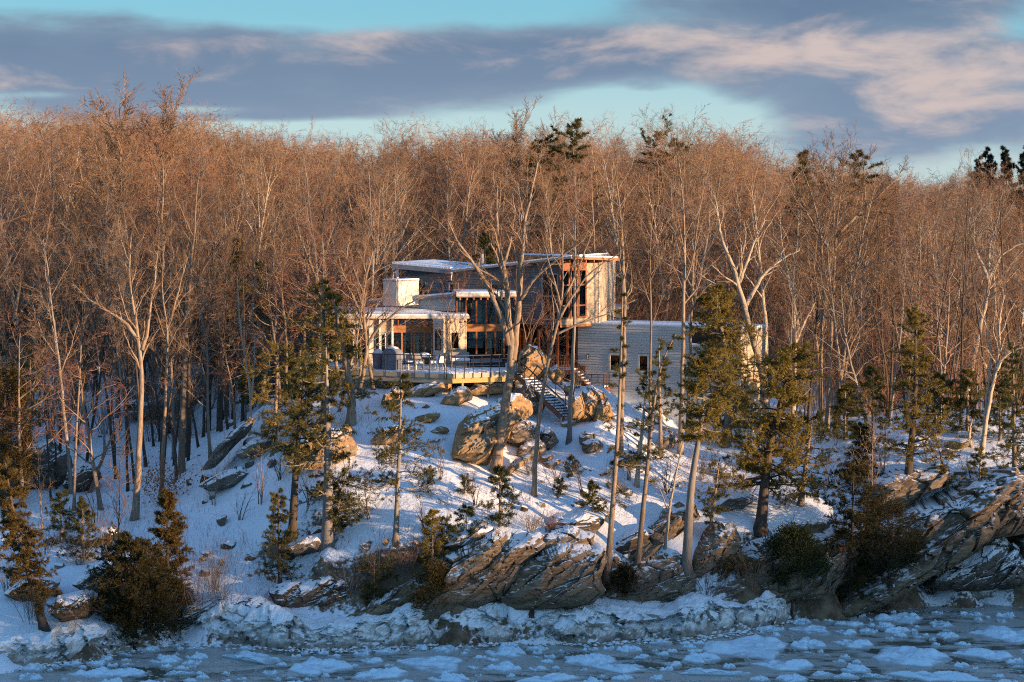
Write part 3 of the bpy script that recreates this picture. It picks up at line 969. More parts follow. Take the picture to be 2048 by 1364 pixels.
def build_house():
    H = thing('house', 'modern grey and red wood house with butterfly roof on the snowy ledge', 'house', (XU(1000, 130, ZD), 130, ZD))

    def part(name, mb, mat, smooth=False, kind=None, label=None, sub=None):
        return wpart(name, mb, M[mat], H, smooth, sub, kind, label)

    # ---------------- upper storey, long dark wall with butterfly roof
    UC = Fr(1119, 130.0, -25)                    # origin at the front corner; s negative to the left
    sL = UC.S(803); zb = UC.Z(650, 0); s_val = UC.S(911)
    zl = UC.Z(533, sL); zv = UC.Z(543, s_val); zr = UC.Z(519, 0)
    dep = 5.5
    core = MB()
    UC.box(core, sL + .03, s_val, -dep, -0.03, zb + .02, zl - 0.02, zb + .02, zv - 0.02)
    UC.box(core, s_val, -0.03, -dep, -0.03, zb + .02, zv - 0.02, zb + .02, zr - 0.02)
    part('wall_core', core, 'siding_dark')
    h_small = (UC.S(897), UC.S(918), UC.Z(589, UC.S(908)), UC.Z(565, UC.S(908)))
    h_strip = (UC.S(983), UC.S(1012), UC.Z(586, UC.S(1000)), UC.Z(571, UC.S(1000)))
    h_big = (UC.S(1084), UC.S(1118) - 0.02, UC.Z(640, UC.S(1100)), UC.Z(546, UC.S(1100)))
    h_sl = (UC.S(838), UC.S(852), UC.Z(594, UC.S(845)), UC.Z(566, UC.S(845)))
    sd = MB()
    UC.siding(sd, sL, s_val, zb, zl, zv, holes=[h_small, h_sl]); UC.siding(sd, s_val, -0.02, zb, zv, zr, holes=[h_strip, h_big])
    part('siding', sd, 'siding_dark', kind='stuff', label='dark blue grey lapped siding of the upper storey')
    UC.box(mb := MB(), *h_small[:2], -0.02, 0.03, *h_small[2:]); 
    window(H, UC, *h_small, 0.03, 'greytrim', mull=(), fw=0.12)
    window(H, UC, *h_strip, 0.02, 'metal_dark', mull=[(h_strip[0] + h_strip[1]) / 2], fw=0.05)
    window(H, UC, *h_sl, 0.02, 'metal_dark', fw=0.05)
    window(H, UC, *h_big, 0.03, 'greytrim', rails=[UC.Z(592, h_big[0])], fw=0.10, label='tall corner window in a grey frame')
    # right hand (sunlit) side of the upper storey
    UB = Fr(1119, 130.0, 34)
    sR = UB.S(1198); zrB = UB.Z(525, sR)
    core = MB()
    core.prism([UB.P(0.02, -0.05, 0)[:2], UB.P(sR - .02, -0.05, 0)[:2], (UB.P(sR, 0, 0)[0] + 0.3, 137.5), UC.P(-1, -dep, 0)[:2]], zb + .02, [zr - .05, zrB, zrB, zr - .05])
    part('wall_core', core, 'interior_dark')
    pl0 = UB.S(1172)
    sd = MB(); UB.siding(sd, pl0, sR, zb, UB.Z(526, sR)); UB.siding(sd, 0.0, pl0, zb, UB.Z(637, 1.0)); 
    part('siding', sd, 'siding_sunlit', kind='stuff', label='lapped siding on the house corner with warm sunlight in its colour')
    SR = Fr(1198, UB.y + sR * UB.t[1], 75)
    sd = MB(); SR.siding(sd, 0.0, 5.0, zb, zrB); part('siding', sd, 'siding_sunlit', kind='stuff')
    z0 = UB.Z(636, 1.0); z1 = UB.Z(538, 1.0)
    rails = [UB.Z(611, 1), UB.Z(570, 1)]
    window(H, UB, UB.S(1122), UB.S(1138), z0, z1, 0.03, 'redwood', rails=rails, fw=0.09, label='tall red framed window at the house corner')
    window(H, UB, UB.S(1139.5), UB.S(1154), z0, z1, 0.03, 'redwood', rails=rails, fw=0.09)
    window(H, UB, UB.S(1155), UB.S(1172), z0, z1, 0.03, 'redwood', rails=rails, fw=0.10)
    mb = MB(); UB.box(mb, 0.05, pl0, -0.02, 0.05, z1 + .003, UB.Z(524, 1.0)); part('header', mb, 'redwood')
    mb = MB(); UB.box(mb, -0.06, 0.07, -0.06, 0.09, zb, zr); part('corner_post', mb, 'redwood')
    mb = MB(); UB.box(mb, sR - 0.05, sR + 0.05, -0.05, 0.06, zb, zrB - .01); part('corner_trim', mb, 'cream')
    mb = MB(); UB.box(mb, 0.04, sR, -0.02, 0.04, zb - 0.16, zb - .003); part('skirt_board', mb, 'orangewood')
    # butterfly roof: two sloping slabs meeting in a valley
    th = 0.16
    def slab(name, fr, s0, s1, d0, d1, za0, za1, mat, t=th, rise=0.0):
        mb = MB()
        mb.hexa([fr.P(s0, d1, za0), fr.P(s1, d1, za1), fr.P(s1, d0, za1 + rise), fr.P(s0, d0, za0 + rise),
                 fr.P(s0, d1, za0 + t), fr.P(s1, d1, za1 + t), fr.P(s1, d0, za1 + t + rise), fr.P(s0, d0, za0 + t + rise)])
        return mb
    rf = part('roof', slab('roof', UC, sL - 0.35, s_val + .04, -dep, 0.75, zl, zv - 0.03, 'greytrim', t=.20), 'greytrim', label='left wing of the butterfly roof')
    part('snow_cover', slab('s', UC, sL - 0.3, s_val, -dep + .05, 0.70, zl + .203, zv + .173, 'snow', t=0.13), 'snow', sub=rf)
    part('fascia', slab('s', UC, sL - 0.35, s_val + .04, 0.753, 0.79, zl - .10, zv - .13, 'greytrim', t=0.14), 'greytrim', sub=rf)
    s_pk = 1.2
    rf2 = part('roof', slab('roof', UC, s_val + .05, s_pk, -dep, 0.85, zv - 0.02, zr + .12, 'greytrim', t=0.13), 'greytrim', label='right wing of the butterfly roof rising to the corner')
    part('snow_cover', slab('s', UC, s_val + .08, s_pk - .03, -dep + .05, 0.83, zv + .113, zr + .253, 'snow', t=0.07), 'snow', sub=rf2)
    # flat eave above the sunlit corner
    e1 = UB.S(1226)
    mb = MB(); mb.prism([UB.P(0.35, 0.75, 0)[:2], UB.P(e1, 0.6, 0)[:2], UB.P(e1, -5.0, 0)[:2], UB.P(0.35, -5.0, 0)[:2]], [zr + .05, zr - .13, zr - .13, zr + .05], [zr + .20, zr + .04, zr + .04, zr + .20])
    rf3 = part('eave', mb, 'orangewood')
    mb = MB(); mb.prism([UB.P(0.35, 0.73, 0)[:2], UB.P(e1 - .03, 0.58, 0)[:2], UB.P(e1 - .03, -5.0, 0)[:2], UB.P(0.35, -5.0, 0)[:2]], [zr + .205, zr + .045, zr + .045, zr + .205], [zr + .29, zr + .14, zr + .14, zr + .29])
    part('snow_cover', mb, 'snow', sub=rf3)
    mb = MB()
    for k in range(6):
        s = UB.S(1130) + k * (e1 - UB.S(1130)) / 6.0
        UB.box(mb, s, s + 0.06, -0.3, 0.5, zr - .22, zr - .02 - 0.02 * k)
    part('rafter_tails', mb, 'orangewood')
    # icicle in the valley, small chimney pots
    p = UC.P(s_val, 0.6, 0); zi = UC.Z(537, s_val)
    mb = MB(); V, F = tubes(np.array([[(p[0], p[1], zi), (p[0] + .02, p[1], zi - .35), (p[0], p[1], zi - .8)]]), np.array([[.07, .05, .01]]), 7); mb.add2(V, F)
    part('icicle', mb, 'icicle')
    q = np.array([XU(963.5, 133, 17.5), 133.0]); zt = ZV(508, 133)
    mb = MB(); mb.tube((q[0], q[1], zt - 1.6), (q[0], q[1], zt), 0.13, 12); fl = part('flue', mb, 'metal_grey')
    mb = MB(); mb.tube((q[0], q[1], zt + .004), (q[0], q[1], zt + .22), 0.15, 12); mb.tube((q[0], q[1], zt + .24), (q[0], q[1], zt + .29), 0.19, 12); part('flue_cap', mb, 'metal_dark', sub=fl)
    mb = MB(); pp = UC.P(sL - 0.1, .35, 0); mb.tube((pp[0], pp[1], UC.Z(560, sL)), (pp[0], pp[1], UC.Z(530, sL)), 0.11, 10); part('drain_pipe', mb, 'white_pipe')
    # ---------------- white chimney block
    CA = Fr(793, 129.2, -35)
    ca0 = CA.S(767); zc0 = CA.Z(612); zc1 = CA.Z(563); CB = Fr(793, 129.2, 50); cb1 = CB.S(838)
    pl = [CA.P(ca0, 0, 0)[:2], CA.P(0, 0, 0)[:2], CB.P(cb1, 0, 0)[:2], tuple(np.array(CB.P(cb1, 0, 0)[:2]) + np.array(CA.P(ca0, 0, 0)[:2]) - np.array(CA.P(0, 0, 0)[:2]))]
    mb = MB(); mb.prism(pl, zc0, zc1); ch = part('chimney', mb, 'stucco')
    c = np.mean(pl, 0); mb = MB(); mb.prism([tuple(c + (np.array(p) - c) * 1.05) for p in pl], zc1 + .003, zc1 + .07); part('chimney_cap', mb, 'metal_grey', sub=ch)
    mb = MB(); mb.prism([tuple(c + (np.array(p) - c) * 1.02) for p in pl], zc1 + .073, zc1 + .14); part('snow_cover', mb, 'snow', sub=ch)
    # ---------------- blue grey band (side wall of the great room) with sloping roof
    GA = Fr(911, 129.5, -30)
    ga0 = GA.S(748); zg1 = GA.Z(592); zg0 = GA.Z(607, ga0); zgb = GA.Z(622)
    core = MB(); GA.box(core, ga0, -.02, -3.6, -.02, zgb, zg0, zgb, zg1); part('wall_core', core, 'siding_blue')
    sd = MB(); GA.siding(sd, ga0, -.12, zgb, zg0, zg1, pitch=.16); part('siding', sd, 'siding_blue', kind='stuff', label='pale blue grey siding under the sloping roof')
    mb = MB(); GA.box(mb, -.12, 0.0, -.05, .035, zgb, zg1); part('corner_trim', mb, 'siding_blue')
    rf = part('roof', slab('r', GA, ga0 - .3, .06, -3.8, .28, zg0 + .004, zg1 + .004, 'cream', t=.14), 'greytrim')
    part('snow_cover', slab('s', GA, ga0 - .28, .03, -3.7, .22, zg0 + .147, zg1 + .147, 'snow', t=.12), 'snow', sub=rf)
    # ---------------- great room: two storey glazed front
    GF = Fr(912, 129.5, 5)
    g1 = GF.S(1037); zt = GF.Z(594); zf1 = GF.Z(587)
    rf = part('roof', slab('r', GF, -0.02, g1, -4.5, .75, zt + .06, zt + .06, 'cream', t=.22), 'cream')
    part('snow_cover', slab('s', GF, 0.0, g1 - .03, -3.0, .70, zt + .283, zt + .283, 'snow', t=.09), 'snow', sub=rf)
    mb = MB(); GF.box(mb, .06, g1 - .05, -4.4, .62, zt - .005, zt + .055); part('soffit', mb, 'orangewood')
    for k in range(9):
        s = .25 + k * (g1 - .5) / 8
        mb = MB(); GF.box(mb, s - .045, s + .045, -.6, .6, zt - .17, zt - .01); part('rafter', mb, 'orangewood')
    zh0, zh1 = GF.Z(663), GF.Z(648)
    mb = MB(); GF.box(mb, .1, g1, -.08, .10, zh0, zh1); part('beam', mb, 'orangewood', label='orange wood beam across the tall glazed front')
    for u in (914, 932.5, 953, 972.5, 992, 1012, 1032):
        s = GF.S(u); mb = MB(); GF.box(mb, s - .05, s + .05, -.10, .07, zh1 + .003, zt - .175); part('mullion', mb, 'redwood')
    us = [915, 953, 972, 990.5, 1008, 1032]
    for u in us:
        s = GF.S(u); mb = MB(); GF.box(mb, s - .055, s + .055, -.10, .07, ZD, zh0 - .003); part('door_post', mb, 'redwood')
    for a, b in zip([914, 932.5, 953, 972.5, 992, 1012], [932.5, 953, 972.5, 992, 1012, 1032]):
        mb = MB(); GF.box(mb, GF.S(a) + .05, GF.S(b) - .05, -.05, -.035, zh1 + .003, zt - .18); part('pane', mb, 'glass')
    for a, b in zip(us[:-1], us[1:]):
        mb = MB(); GF.box(mb, GF.S(a) + .055, GF.S(b) - .055, -.05, -.035, ZD + .1, zh0 - .003); part('pane', mb, 'glass')
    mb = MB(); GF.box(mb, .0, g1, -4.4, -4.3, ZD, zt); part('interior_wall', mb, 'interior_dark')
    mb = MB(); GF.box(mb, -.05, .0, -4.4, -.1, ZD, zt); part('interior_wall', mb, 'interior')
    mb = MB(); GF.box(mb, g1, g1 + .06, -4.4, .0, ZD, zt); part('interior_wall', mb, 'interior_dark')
    mb = MB(); GF.box(mb, .0, g1, -4.3, -.1, ZD - .1, ZD + .02); part('interior_floor', mb, 'interior')
    mb = MB()
    GF.box(mb, GF.S(975), GF.S(988), -1.6, -1.5, ZD, GF.Z(670)); GF.box(mb, GF.S(955), GF.S(968), -2.2, -2.1, zh1, GF.Z(612)); part('curtain', mb, 'curtain')
    mb = MB(); mb_p = GF.P(GF.S(951), -1.0, 0); mb.tube((mb_p[0], mb_p[1], GF.Z(679)), (mb_p[0], mb_p[1], GF.Z(669)), .09, 10); part('hanging_lamp', mb, 'lampglass')
    # ---------------- lower left pavilion with flat snowed roof
    PF = Fr(785, 128.6, 5)
    p1 = PF.S(868); zp = PF.Z(637)
    pL = PF.S(650)
    rpoly = [PF.P(pL, .5, 0)[:2], PF.P(PF.S(937), .95, 0)[:2], PF.P(PF.S(937), -1.2, 0)[:2], PF.P(PF.S(911), -2.4, 0)[:2], PF.P(pL, -4.2, 0)[:2]]
    zrp = PF.Z(636)
    mb = MB(); mb.prism(rpoly, zrp, [zrp + .20, zrp + .20, zrp + .20, zrp + .34, zrp + .40]); rf = part('roof', mb, 'cream', label='long flat roof of the low pavilion')
    cc = np.mean(rpoly, 0); rp2 = [tuple(cc + (np.array(p) - cc) * .985) for p in rpoly]
    mb = MB(); mb.prism(rp2, [zrp + .203, zrp + .203, zrp + .203, zrp + .343, zrp + .403], [zrp + .29, zrp + .27, zrp + .30, zrp + .50, zrp + .56]); part('snow_cover', mb, 'snow', sub=rf)
    zc0, zc1 = PF.Z(651), PF.Z(638)
    mb = MB(); PF.box(mb, 0, p1, -.08, .06, PF.Z(665), zc0); part('beam', mb, 'orangewood', label='orange wood beam over the pavilion doors')
    for u in (797, 811, 825, 839, 853):
        s = PF.S(u); mb = MB(); PF.box(mb, s - .04, s + .04, -.08, .05, zc0 + .003, zc1 + .03); part('mullion', mb, 'redwood')
    mb = MB(); PF.box(mb, 0.05, p1, -.05, -.035, zc0 + .003, zc1 + .03); part('pane', mb, 'glass')
    mb = MB(); PF.box(mb, 0, p1, -.08, .05, zc1 + .033, zrp - .003); part('header', mb, 'orangewood')
    us = [786, 804, 823, 828, 848.5, 866]
    for u in us:
        s = PF.S(u); mb = MB(); PF.box(mb, s - .05, s + .05, -.08, .05, ZD, PF.Z(665) - .003); part('door_post', mb, 'orangewood')
    for a, b in zip(us[:-1], us[1:]):
        mb = MB(); PF.box(mb, PF.S(a) + .05, PF.S(b) - .05, -.04, -.025, ZD + .12, PF.Z(665) - .003); part('pane', mb, 'glass')
    mb = MB(); PF.box(mb, -.06, .06, .10, .24, ZD, zrp - .003); part('post', mb, 'white_pipe')
    mb = MB(); PF.box(mb, PF.S(760) - .06, PF.S(760) + .06, .10, .24, ZD, zrp - .003); part('post', mb, 'white_pipe')
    mb = MB(); PF.box(mb, PF.S(749), -.07, -.12, .02, PF.Z(664), PF.Z(640)); part('wall_panel', mb, 'siding_sunlit')
    mb = MB(); PF.box(mb, pL + .4, PF.S(749) - .005, -.14, .0, ZD, zrp - .003); part('wall_panel', mb, 'siding_grey')
    for a, b in ((750, 760), (761, 772), (773, 784)):
        window(H, PF, PF.S(a), PF.S(b), ZD + .1, PF.Z(665), -.05, 'cream', fw=.06, glass='glass')
    for a, b in ((656, 680), (684, 708), (713, 740)):
        window(H, PF, PF.S(a), PF.S(b), ZD + .3, PF.Z(655), .02, 'cream', fw=.07)
    mb = MB(); PF.box(mb, PF.S(749), p1, -3.8, -3.7, ZD, zrp - .01); part('interior_wall', mb, 'interior')
    mb = MB(); PF.box(mb, PF.S(749), p1, -3.7, -.1, ZD - .1, ZD + .02); part('interior_floor', mb, 'interior')
    mb = MB(); PF.box(mb, PF.S(805), PF.S(813), -.6, -.5, ZD + .1, PF.Z(672)); PF.box(mb, PF.S(831), PF.S(838), -.6, -.5, ZD + .1, PF.Z(672)); part('curtain', mb, 'curtain')
    mb = MB(); PF.box(mb, PF.S(806), PF.S(821), -1.8, -1.2, ZD + .02, ZD + .85); PF.box(mb, PF.S(790), PF.S(800), -1.9, -1.3, ZD + .02, ZD + .7); part('interior_furniture', mb, 'interior_dark')
    # ---------------- projecting box with a small window
    BA = Fr(887, 127.3, -42); BB = Fr(887, 127.3, 40)
    a0 = BA.S(867); b1 = BB.S(932); zbx = zrp - .003
    corners = [BA.P(a0, 0, 0)[:2], BA.P(0, 0, 0)[:2], BB.P(b1, 0, 0)[:2], tuple(np.array(BB.P(b1, 0, 0)[:2]) + (np.array(BA.P(a0, 0, 0)[:2]) - np.array(BA.P(0, 0, 0)[:2])) * 2.2), (BA.P(a0, 0, 0)[0] + .3, 129.5)]
    mb = MB(); mb.prism([tuple(np.mean(corners, 0) + (np.array(p) - np.mean(corners, 0)) * .985) for p in corners], ZD, zbx); part('wall_core', mb, 'siding_sunlit')
    wb = (BB.S(899), BB.S(918), BB.Z(699, 1), BB.Z(662, 1)); wa = (BA.S(871.5), BA.S(883), BA.Z(701), BA.Z(661))
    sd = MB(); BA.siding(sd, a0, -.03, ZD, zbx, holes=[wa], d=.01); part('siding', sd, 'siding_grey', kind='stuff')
    sd = MB(); BB.siding(sd, .03, b1, ZD, zbx, holes=[wb], d=.01, pitch=.17); part('siding', sd, 'siding_sunlit', kind='stuff', label='lapped siding of the projecting bay with warm sunlight in its colour')
    mb = MB(); BB.box(mb, -.03, .05, -.02, .05, ZD, zbx); part('corner_trim', mb, 'siding_sunlit')
    mb = MB(); BB.box(mb, b1 - .06, b1 + .02, -.05, .05, ZD, zbx); part('corner_trim', mb, 'siding_sunlit')
    window(H, BB, *wb, .03, 'siding_sunlit', fw=.09, label='small window in the sunlit projecting bay')
    window(H, BA, *wa, .03, 'metal_dark', fw=.05)
    for u in (894, 923):                                   # gooseneck lamps under the eave
        s = BB.S(u); z = BB.Z(640, 1)
        P = np.array([[BB.P(s, .03, z - .05), BB.P(s, .18, z + .06), BB.P(s, .32, z + .02), BB.P(s, .36, z - .08)]])
        mb = MB(); V, F = tubes(P, np.full((1, 4), .018), 6); mb.add2(V, F)
        V, F = tubes(np.array([[BB.P(s, .36, z - .06), BB.P(s, .36, z - .16)]]), np.array([[.05, .12]]), 10, caps=True); mb.add2(V, F)
        part('wall_lamp', mb, 'lampmetal')
    # ---------------- recessed ground floor under the upper storey
    RF = Fr(1035, 133.6, -22)
    r1 = RF.S(1157); zr1 = zb - .02
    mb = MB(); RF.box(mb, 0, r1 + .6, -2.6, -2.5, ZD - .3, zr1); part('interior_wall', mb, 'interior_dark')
    mb = MB(); RF.box(mb, 0, r1 + .6, -2.5, .3, ZD - .6, ZD - .32); part('interior_floor', mb, 'redwood')
    for u in (1037, 1049, 1061, 1078, 1097, 1116, 1135, 1154):
        s = RF.S(u); mb = MB(); RF.box(mb, s - .07, s + .07, -.08, .08, ZD - .3, zr1); part('door_post', mb, 'redwood')
    ul = [1037, 1049, 1061, 1078, 1097, 1116, 1135, 1154]
    for a, b in zip(ul[:-1], ul[1:]):
        mb = MB(); RF.box(mb, RF.S(a) + .07, RF.S(b) - .07, -.03, -.015, ZD - .2, zr1 - .25); part('pane', mb, 'glass' if a > 1055 else 'glass_dark')
    mb = MB(); RF.box(mb, 0, r1, -.09, .05, zr1 - .24, zr1 - .003); part('header', mb, 'redwood')
    mb = MB(); RF.box(mb, RF.S(1040), RF.S(1058), .02, .06, ZD - .3, zr1 - .3); part('wall_panel', mb, 'redwood')
    return H


build_house()


def build_wing():
    Fw = Fr(1156, 131.9, -26)
    root = thing('house_wing', 'flat roofed grey sided wing on a tall pale foundation', 'house wing', (Fw.x, Fw.y, 8.0))

    def part(name, mb, mat, smooth=False, kind=None, label=None, sub=None):
        return wpart(name, mb, M[mat], root, smooth, sub, kind, label)
    s1 = Fw.S(1481); zt = Fw.Z(650); zs = Fw.Z(787, 3.0)
    Br = Fr(1481, Fw.y + s1 * Fw.t[1], 48); b1 = Br.S(1535)
    corner = Fw.P(s1, 0, 0)[:2]; right = Br.P(b1, 0, 0)[:2]; back = (right[0] - 1.5, right[1] + 2.6); bl = (Fw.x + 1.5, Fw.y + 3.2)
    poly = [Fw.P(0, 0, 0)[:2], corner, right, back, bl]; c = np.mean(poly, 0)
    inn = [tuple(c + (np.array(p) - c) * .994) for p in poly]
    mb = MB(); mb.prism(inn, zs, zt - .02); part('wall_core', mb, 'siding_grey')
    w1 = (Fw.S(1218), Fw.S(1244), Fw.Z(743, 2.2), Fw.Z(706, 2.2)); w2 = (Fw.S(1276), Fw.S(1299), Fw.Z(745, 4.5), Fw.Z(708, 4.5))
    terr = (Fw.S(1381), Fw.S(1476), Fw.Z(690, 9), Fw.Z(656, 9))
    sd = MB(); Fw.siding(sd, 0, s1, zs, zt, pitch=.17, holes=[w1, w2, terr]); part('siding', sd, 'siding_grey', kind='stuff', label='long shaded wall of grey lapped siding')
    sd = MB(); Br.siding(sd, 0, b1, zs - .6, zt, pitch=.17); part('siding', sd, 'siding_sunlit', kind='stuff', label='sunlit end wall of the wing')
    mb = MB(); Fw.box(mb, s1 - .05, s1 + .02, -.03, .045, zs - .6, zt); part('corner_trim', mb, 'cream')
    mb = MB(); mb.prism([tuple(c + (np.array(p) - c) * .990) for p in poly], 6.2, zs - .002); part('foundation', mb, 'concrete', label='tall pale concrete foundation')
    for k in range(5):
        s = Br.S(1484) + k * .38; mb = MB(); Br.box(mb, s, s + .06, -.02, .05, 6.8, zs - .62); part('pilaster', mb, 'concrete')
    cap = [tuple(c + (np.array(p) - c) * 1.008) for p in poly]
    mb = MB(); mb.prism(cap, zt + .002, zt + .09); cp = part('parapet_cap', mb, 'cream')
    mb = MB(); mb.prism([tuple(c + (np.array(p) - c) * 1.003) for p in poly], zt + .093, zt + .17); part('snow_cover', mb, 'snow', sub=cp)
    window(root, Fw, *w1, .01, 'cream', fw=.13, label='square window above the side landing')
    window(root, Fw, *w2, .01, 'cream', fw=.13, label='square window further along the grey wall')
    # terrace with balusters; a flat dark sheet paints the shade of its recess
    mb = MB(); Fw.box(mb, terr[0], terr[1], .002, .02, terr[2], terr[3]); part('terrace_recess_shade', mb, 'interior_dark')
    mb = MB(); Fw.box(mb, terr[0], terr[1], .0, .35, terr[2] - .12, terr[2]); tf = part('terrace_ledge', mb, 'cream')
    mb = MB(); Fw.box(mb, terr[0], terr[1], .0, .34, terr[2] + .003, terr[2] + .11); part('snow_cover', mb, 'snow', sub=tf)
    mb = MB(); Fw.box(mb, terr[0], terr[1], .26, .32, terr[3] - .06, terr[3]); tr = part('terrace_rail', mb, 'metal_dark')
    bal = None; n = 26
    for k in range(n + 1):
        s = terr[0] + (terr[1] - terr[0]) * k / n
        mb = MB(); Fw.box(mb, s - .014, s + .014, .275, .305, terr[2] + .1, terr[3] - .06); part('baluster', mb, 'metal_dark', sub=tr)
    # sconce
    s = Fw.S(1176.5); z0, z1 = Fw.Z(717.5), Fw.Z(707.5)
    mb = MB(); Fw.box(mb, s - .07, s + .07, .02, .10, z0, z1); sc = part('wall_lamp', mb, 'lampmetal')
    mb = MB(); Fw.box(mb, s - .035, s + .035, .102, .13, z0 + .02, z1 - .03); part('lamp_glass', mb, 'lampglass', sub=sc)
    # dark rail and low dormer on the roof behind
    q0 = np.array([XU(1198, 134, 14.5), 134.0]); q1 = np.array([XU(1238, 134, 14.5), 134.0])
    zr0, zr1 = ZV(648, 134), ZV(628, 134)
    rl = MB(); rl.bar((q0[0], q0[1], zr1 + .1), (q1[0], q1[1], zr0 + .35), .05); rl = part('roof_stair_rail', rl, 'metal_dark', label='dark sloping stair rail on the wing roof')
    for k in range(14):
        t = k / 13; x = q0[0] * (1 - t) + q1[0] * t; zz = (zr1 + .1) * (1 - t) + (zr0 + .35) * t
        mb = MB(); mb.bar((x, 134, zr0 - .1), (x, 134, zz), .03); part('baluster', mb, 'metal_dark', sub=rl)
    mb = MB(); xa, xb = XU(1198, 138, 15), XU(1252, 138, 15); mb.box(xa, xb, 138, 141, 13.5, ZV(618, 138)); pc = part('roof_cabin', mb, 'siding_dark')
    mb = MB(); mb.box(xa - .2, xb + .2, 137.7, 141.3, ZV(618, 138) + .003, ZV(612, 138)); part('roof_cabin_roof', mb, 'greytrim', sub=pc)
    return root


build_wing()


# ------------------------------------------------------------------ deck, stairs, rails
def railing(name, label, pts, zoff, mat, n_posts, root_cat='railing', h=1.05, drop=.0, cables=4, thick=.045, capmat=None, group=None):
    """posts, top rail and cables along a polyline of 3-D points (floor line)"""
    pts = [np.array(p, float) for p in pts]
    root = thing(name, label, root_cat, tuple(pts[0]), group)
    L = [np.linalg.norm(b - a) for a, b in zip(pts[:-1], pts[1:])]; tot = sum(L)

    def at(s):
        for a, b, l in zip(pts[:-1], pts[1:], L):
            if s <= l + 1e-6: return a + (b - a) * (s / l)
            s -= l
        return pts[-1]
    me = None
    for k in range(n_posts):
        p = at(tot * k / (n_posts - 1))
        if me is None:
            mb = MB(); mb.box(-thick / 2, thick / 2, -thick / 2, thick / 2, -drop, h); me = mb.mesh('post')
        obj('post', me, M[mat], root, loc=tuple(p - pts[0]))
    mb = MB()
    for a, b in zip(pts[:-1], pts[1:]): mb.bar(a + [0, 0, h + .02], b + [0, 0, h + .02], .09, .045)
    wpart('top_rail', mb, M[capmat or mat], root)
    mb = MB()
    for j in range(cables):
        z = h * (j + 1) / (cables + 1)
        for a, b in zip(pts[:-1], pts[1:]): mb.bar(a + [0, 0, z], b + [0, 0, z], .012)
    wpart('cables', mb, M[mat], root)
    return root


DF = Fr(891, 122.0, -24, z=ZD); DR = Fr(891, 122.0, 21, z=ZD)
dL = DF.S(600, ZD); dR = DR.S(1036, ZD)


def build_deck():
    root = thing('deck', 'large snow covered wooden deck in front of the house', 'deck', (DF.x, DF.y, ZD - .3))

    def part(name, mb, mat, **k):
        return wpart(name, mb, M[mat], root, **k)
    A = DF.P(dL, 0, 0)[:2]; B = DF.P(0, 0, 0)[:2]; C = DR.P(dR, 0, 0)[:2]; D = (XU(1060, 133, ZD), 133.4); E = (XU(900, 131, ZD), 131.2); Fp = (A[0] + 1.0, 130.0)
    poly = [A, B, C, D, E, Fp]
    mb = MB(); mb.prism(poly, ZD - .22, ZD - .10); part('deck_platform', mb, 'deckwood')
    c = np.mean(poly, 0)
    # uneven snow blanket
    from mathutils.geometry import intersect_point_line
    nx, ny = 150, 70
    xs = np.linspace(A[0], D[0], nx); tt = np.linspace(0, 1, ny)
    yf = np.interp(xs, [A[0], B[0], C[0], D[0]], [A[1], B[1], C[1], C[1] + 3]) + .12
    yb = np.interp(xs, [A[0], Fp[0], E[0], D[0]], [130, 130.0, 131.2, 133.4])
    X = np.repeat(xs[None], ny, 0); Y = yf[None] * (1 - tt[:, None]) + yb[None] * tt[:, None]
    P = np.stack([X, Y, X * 0], -1)
    Z = ZD + .02 + .05 * fbm(P * 1.5, 3, 44) + .05 * np.minimum(fbm(P * 4.0, 2, 45), .3)
    edge = np.minimum(tt, 1 - tt)[:, None]; Z = np.where(edge <= 0.001, ZD - .12, Z)
    idx = np.arange(nx * ny).reshape(ny, nx)
    F = np.stack([idx[:-1, :-1], idx[:-1, 1:], idx[1:, 1:], idx[1:, :-1]], -1).reshape(-1, 4)
    wpart('snow_cover', raw_mesh('snow_cover', np.stack([X, Y, Z], -1).reshape(-1, 3), [F], True), M['snow'], root)
    for f, s0, s1, nm in ((DF, dL, -.001, 'l'), (DR, .001, dR, 'r')):
        mb = MB(); f.box(mb, s0, s1, -.03, .03, ZD - .30, ZD - .02); part('fascia_board', mb, 'fasciawood')
        mb = MB(); f.box(mb, s0, s1, -.14, -.04, ZD - .62, ZD - .305); part('rim_beam', mb, 'deckwood' if nm == 'r' else 'fasciawood')
    for k in range(14):
        f, s = (DR, .25 + k * .33); mb = MB(); f.box(mb, s, s + .06, -6.5, -.15, ZD - .50, ZD - .225); part('joist', mb, 'deckwood')
    # support posts on footings
    for f, s, vb, w in ((DR, DR.S(873, 10) + .3, 795, .10), (DR, DR.S(931, 10), 782, .06), (DR, DR.S(982, 10), 777, .06), (DF, DF.S(700, 10), 790, .08), (DF, DF.S(800, 10), 780, .08)):
        q = f.P(s, -.5, 0); g = gz(q[0], q[1])
        mb = MB(); mb.box(q[0] - w, q[0] + w, q[1] - w, q[1] + w, g - .1, ZD - .62); ps = part('support_post', mb, 'fasciawood')
        if w > .09:
            mb = MB(); mb.box(q[0] - .22, q[0] + .22, q[1] - .22, q[1] + .22, g - .5, g + .38); part('footing', mb, 'concrete')
            mb = MB(); mb.bar((q[0], q[1], ZD - 1.2), (q[0] + .6, q[1], ZD - .65), .09); part('brace', mb, 'fasciawood')
    railing('deck_railing', 'long dark cable railing along the left front of the deck', [DF.P(dL, -.02, ZD), DF.P(-.06, .035, ZD)], 0, 'metal_dark', 11, drop=.35)
    railing('deck_railing', 'dark cable railing along the sunlit right front of the deck', [DR.P(.06, .05, ZD), DR.P(dR - .1, .05, ZD)], 0, 'metal_dark', 9, drop=.35)


build_deck()


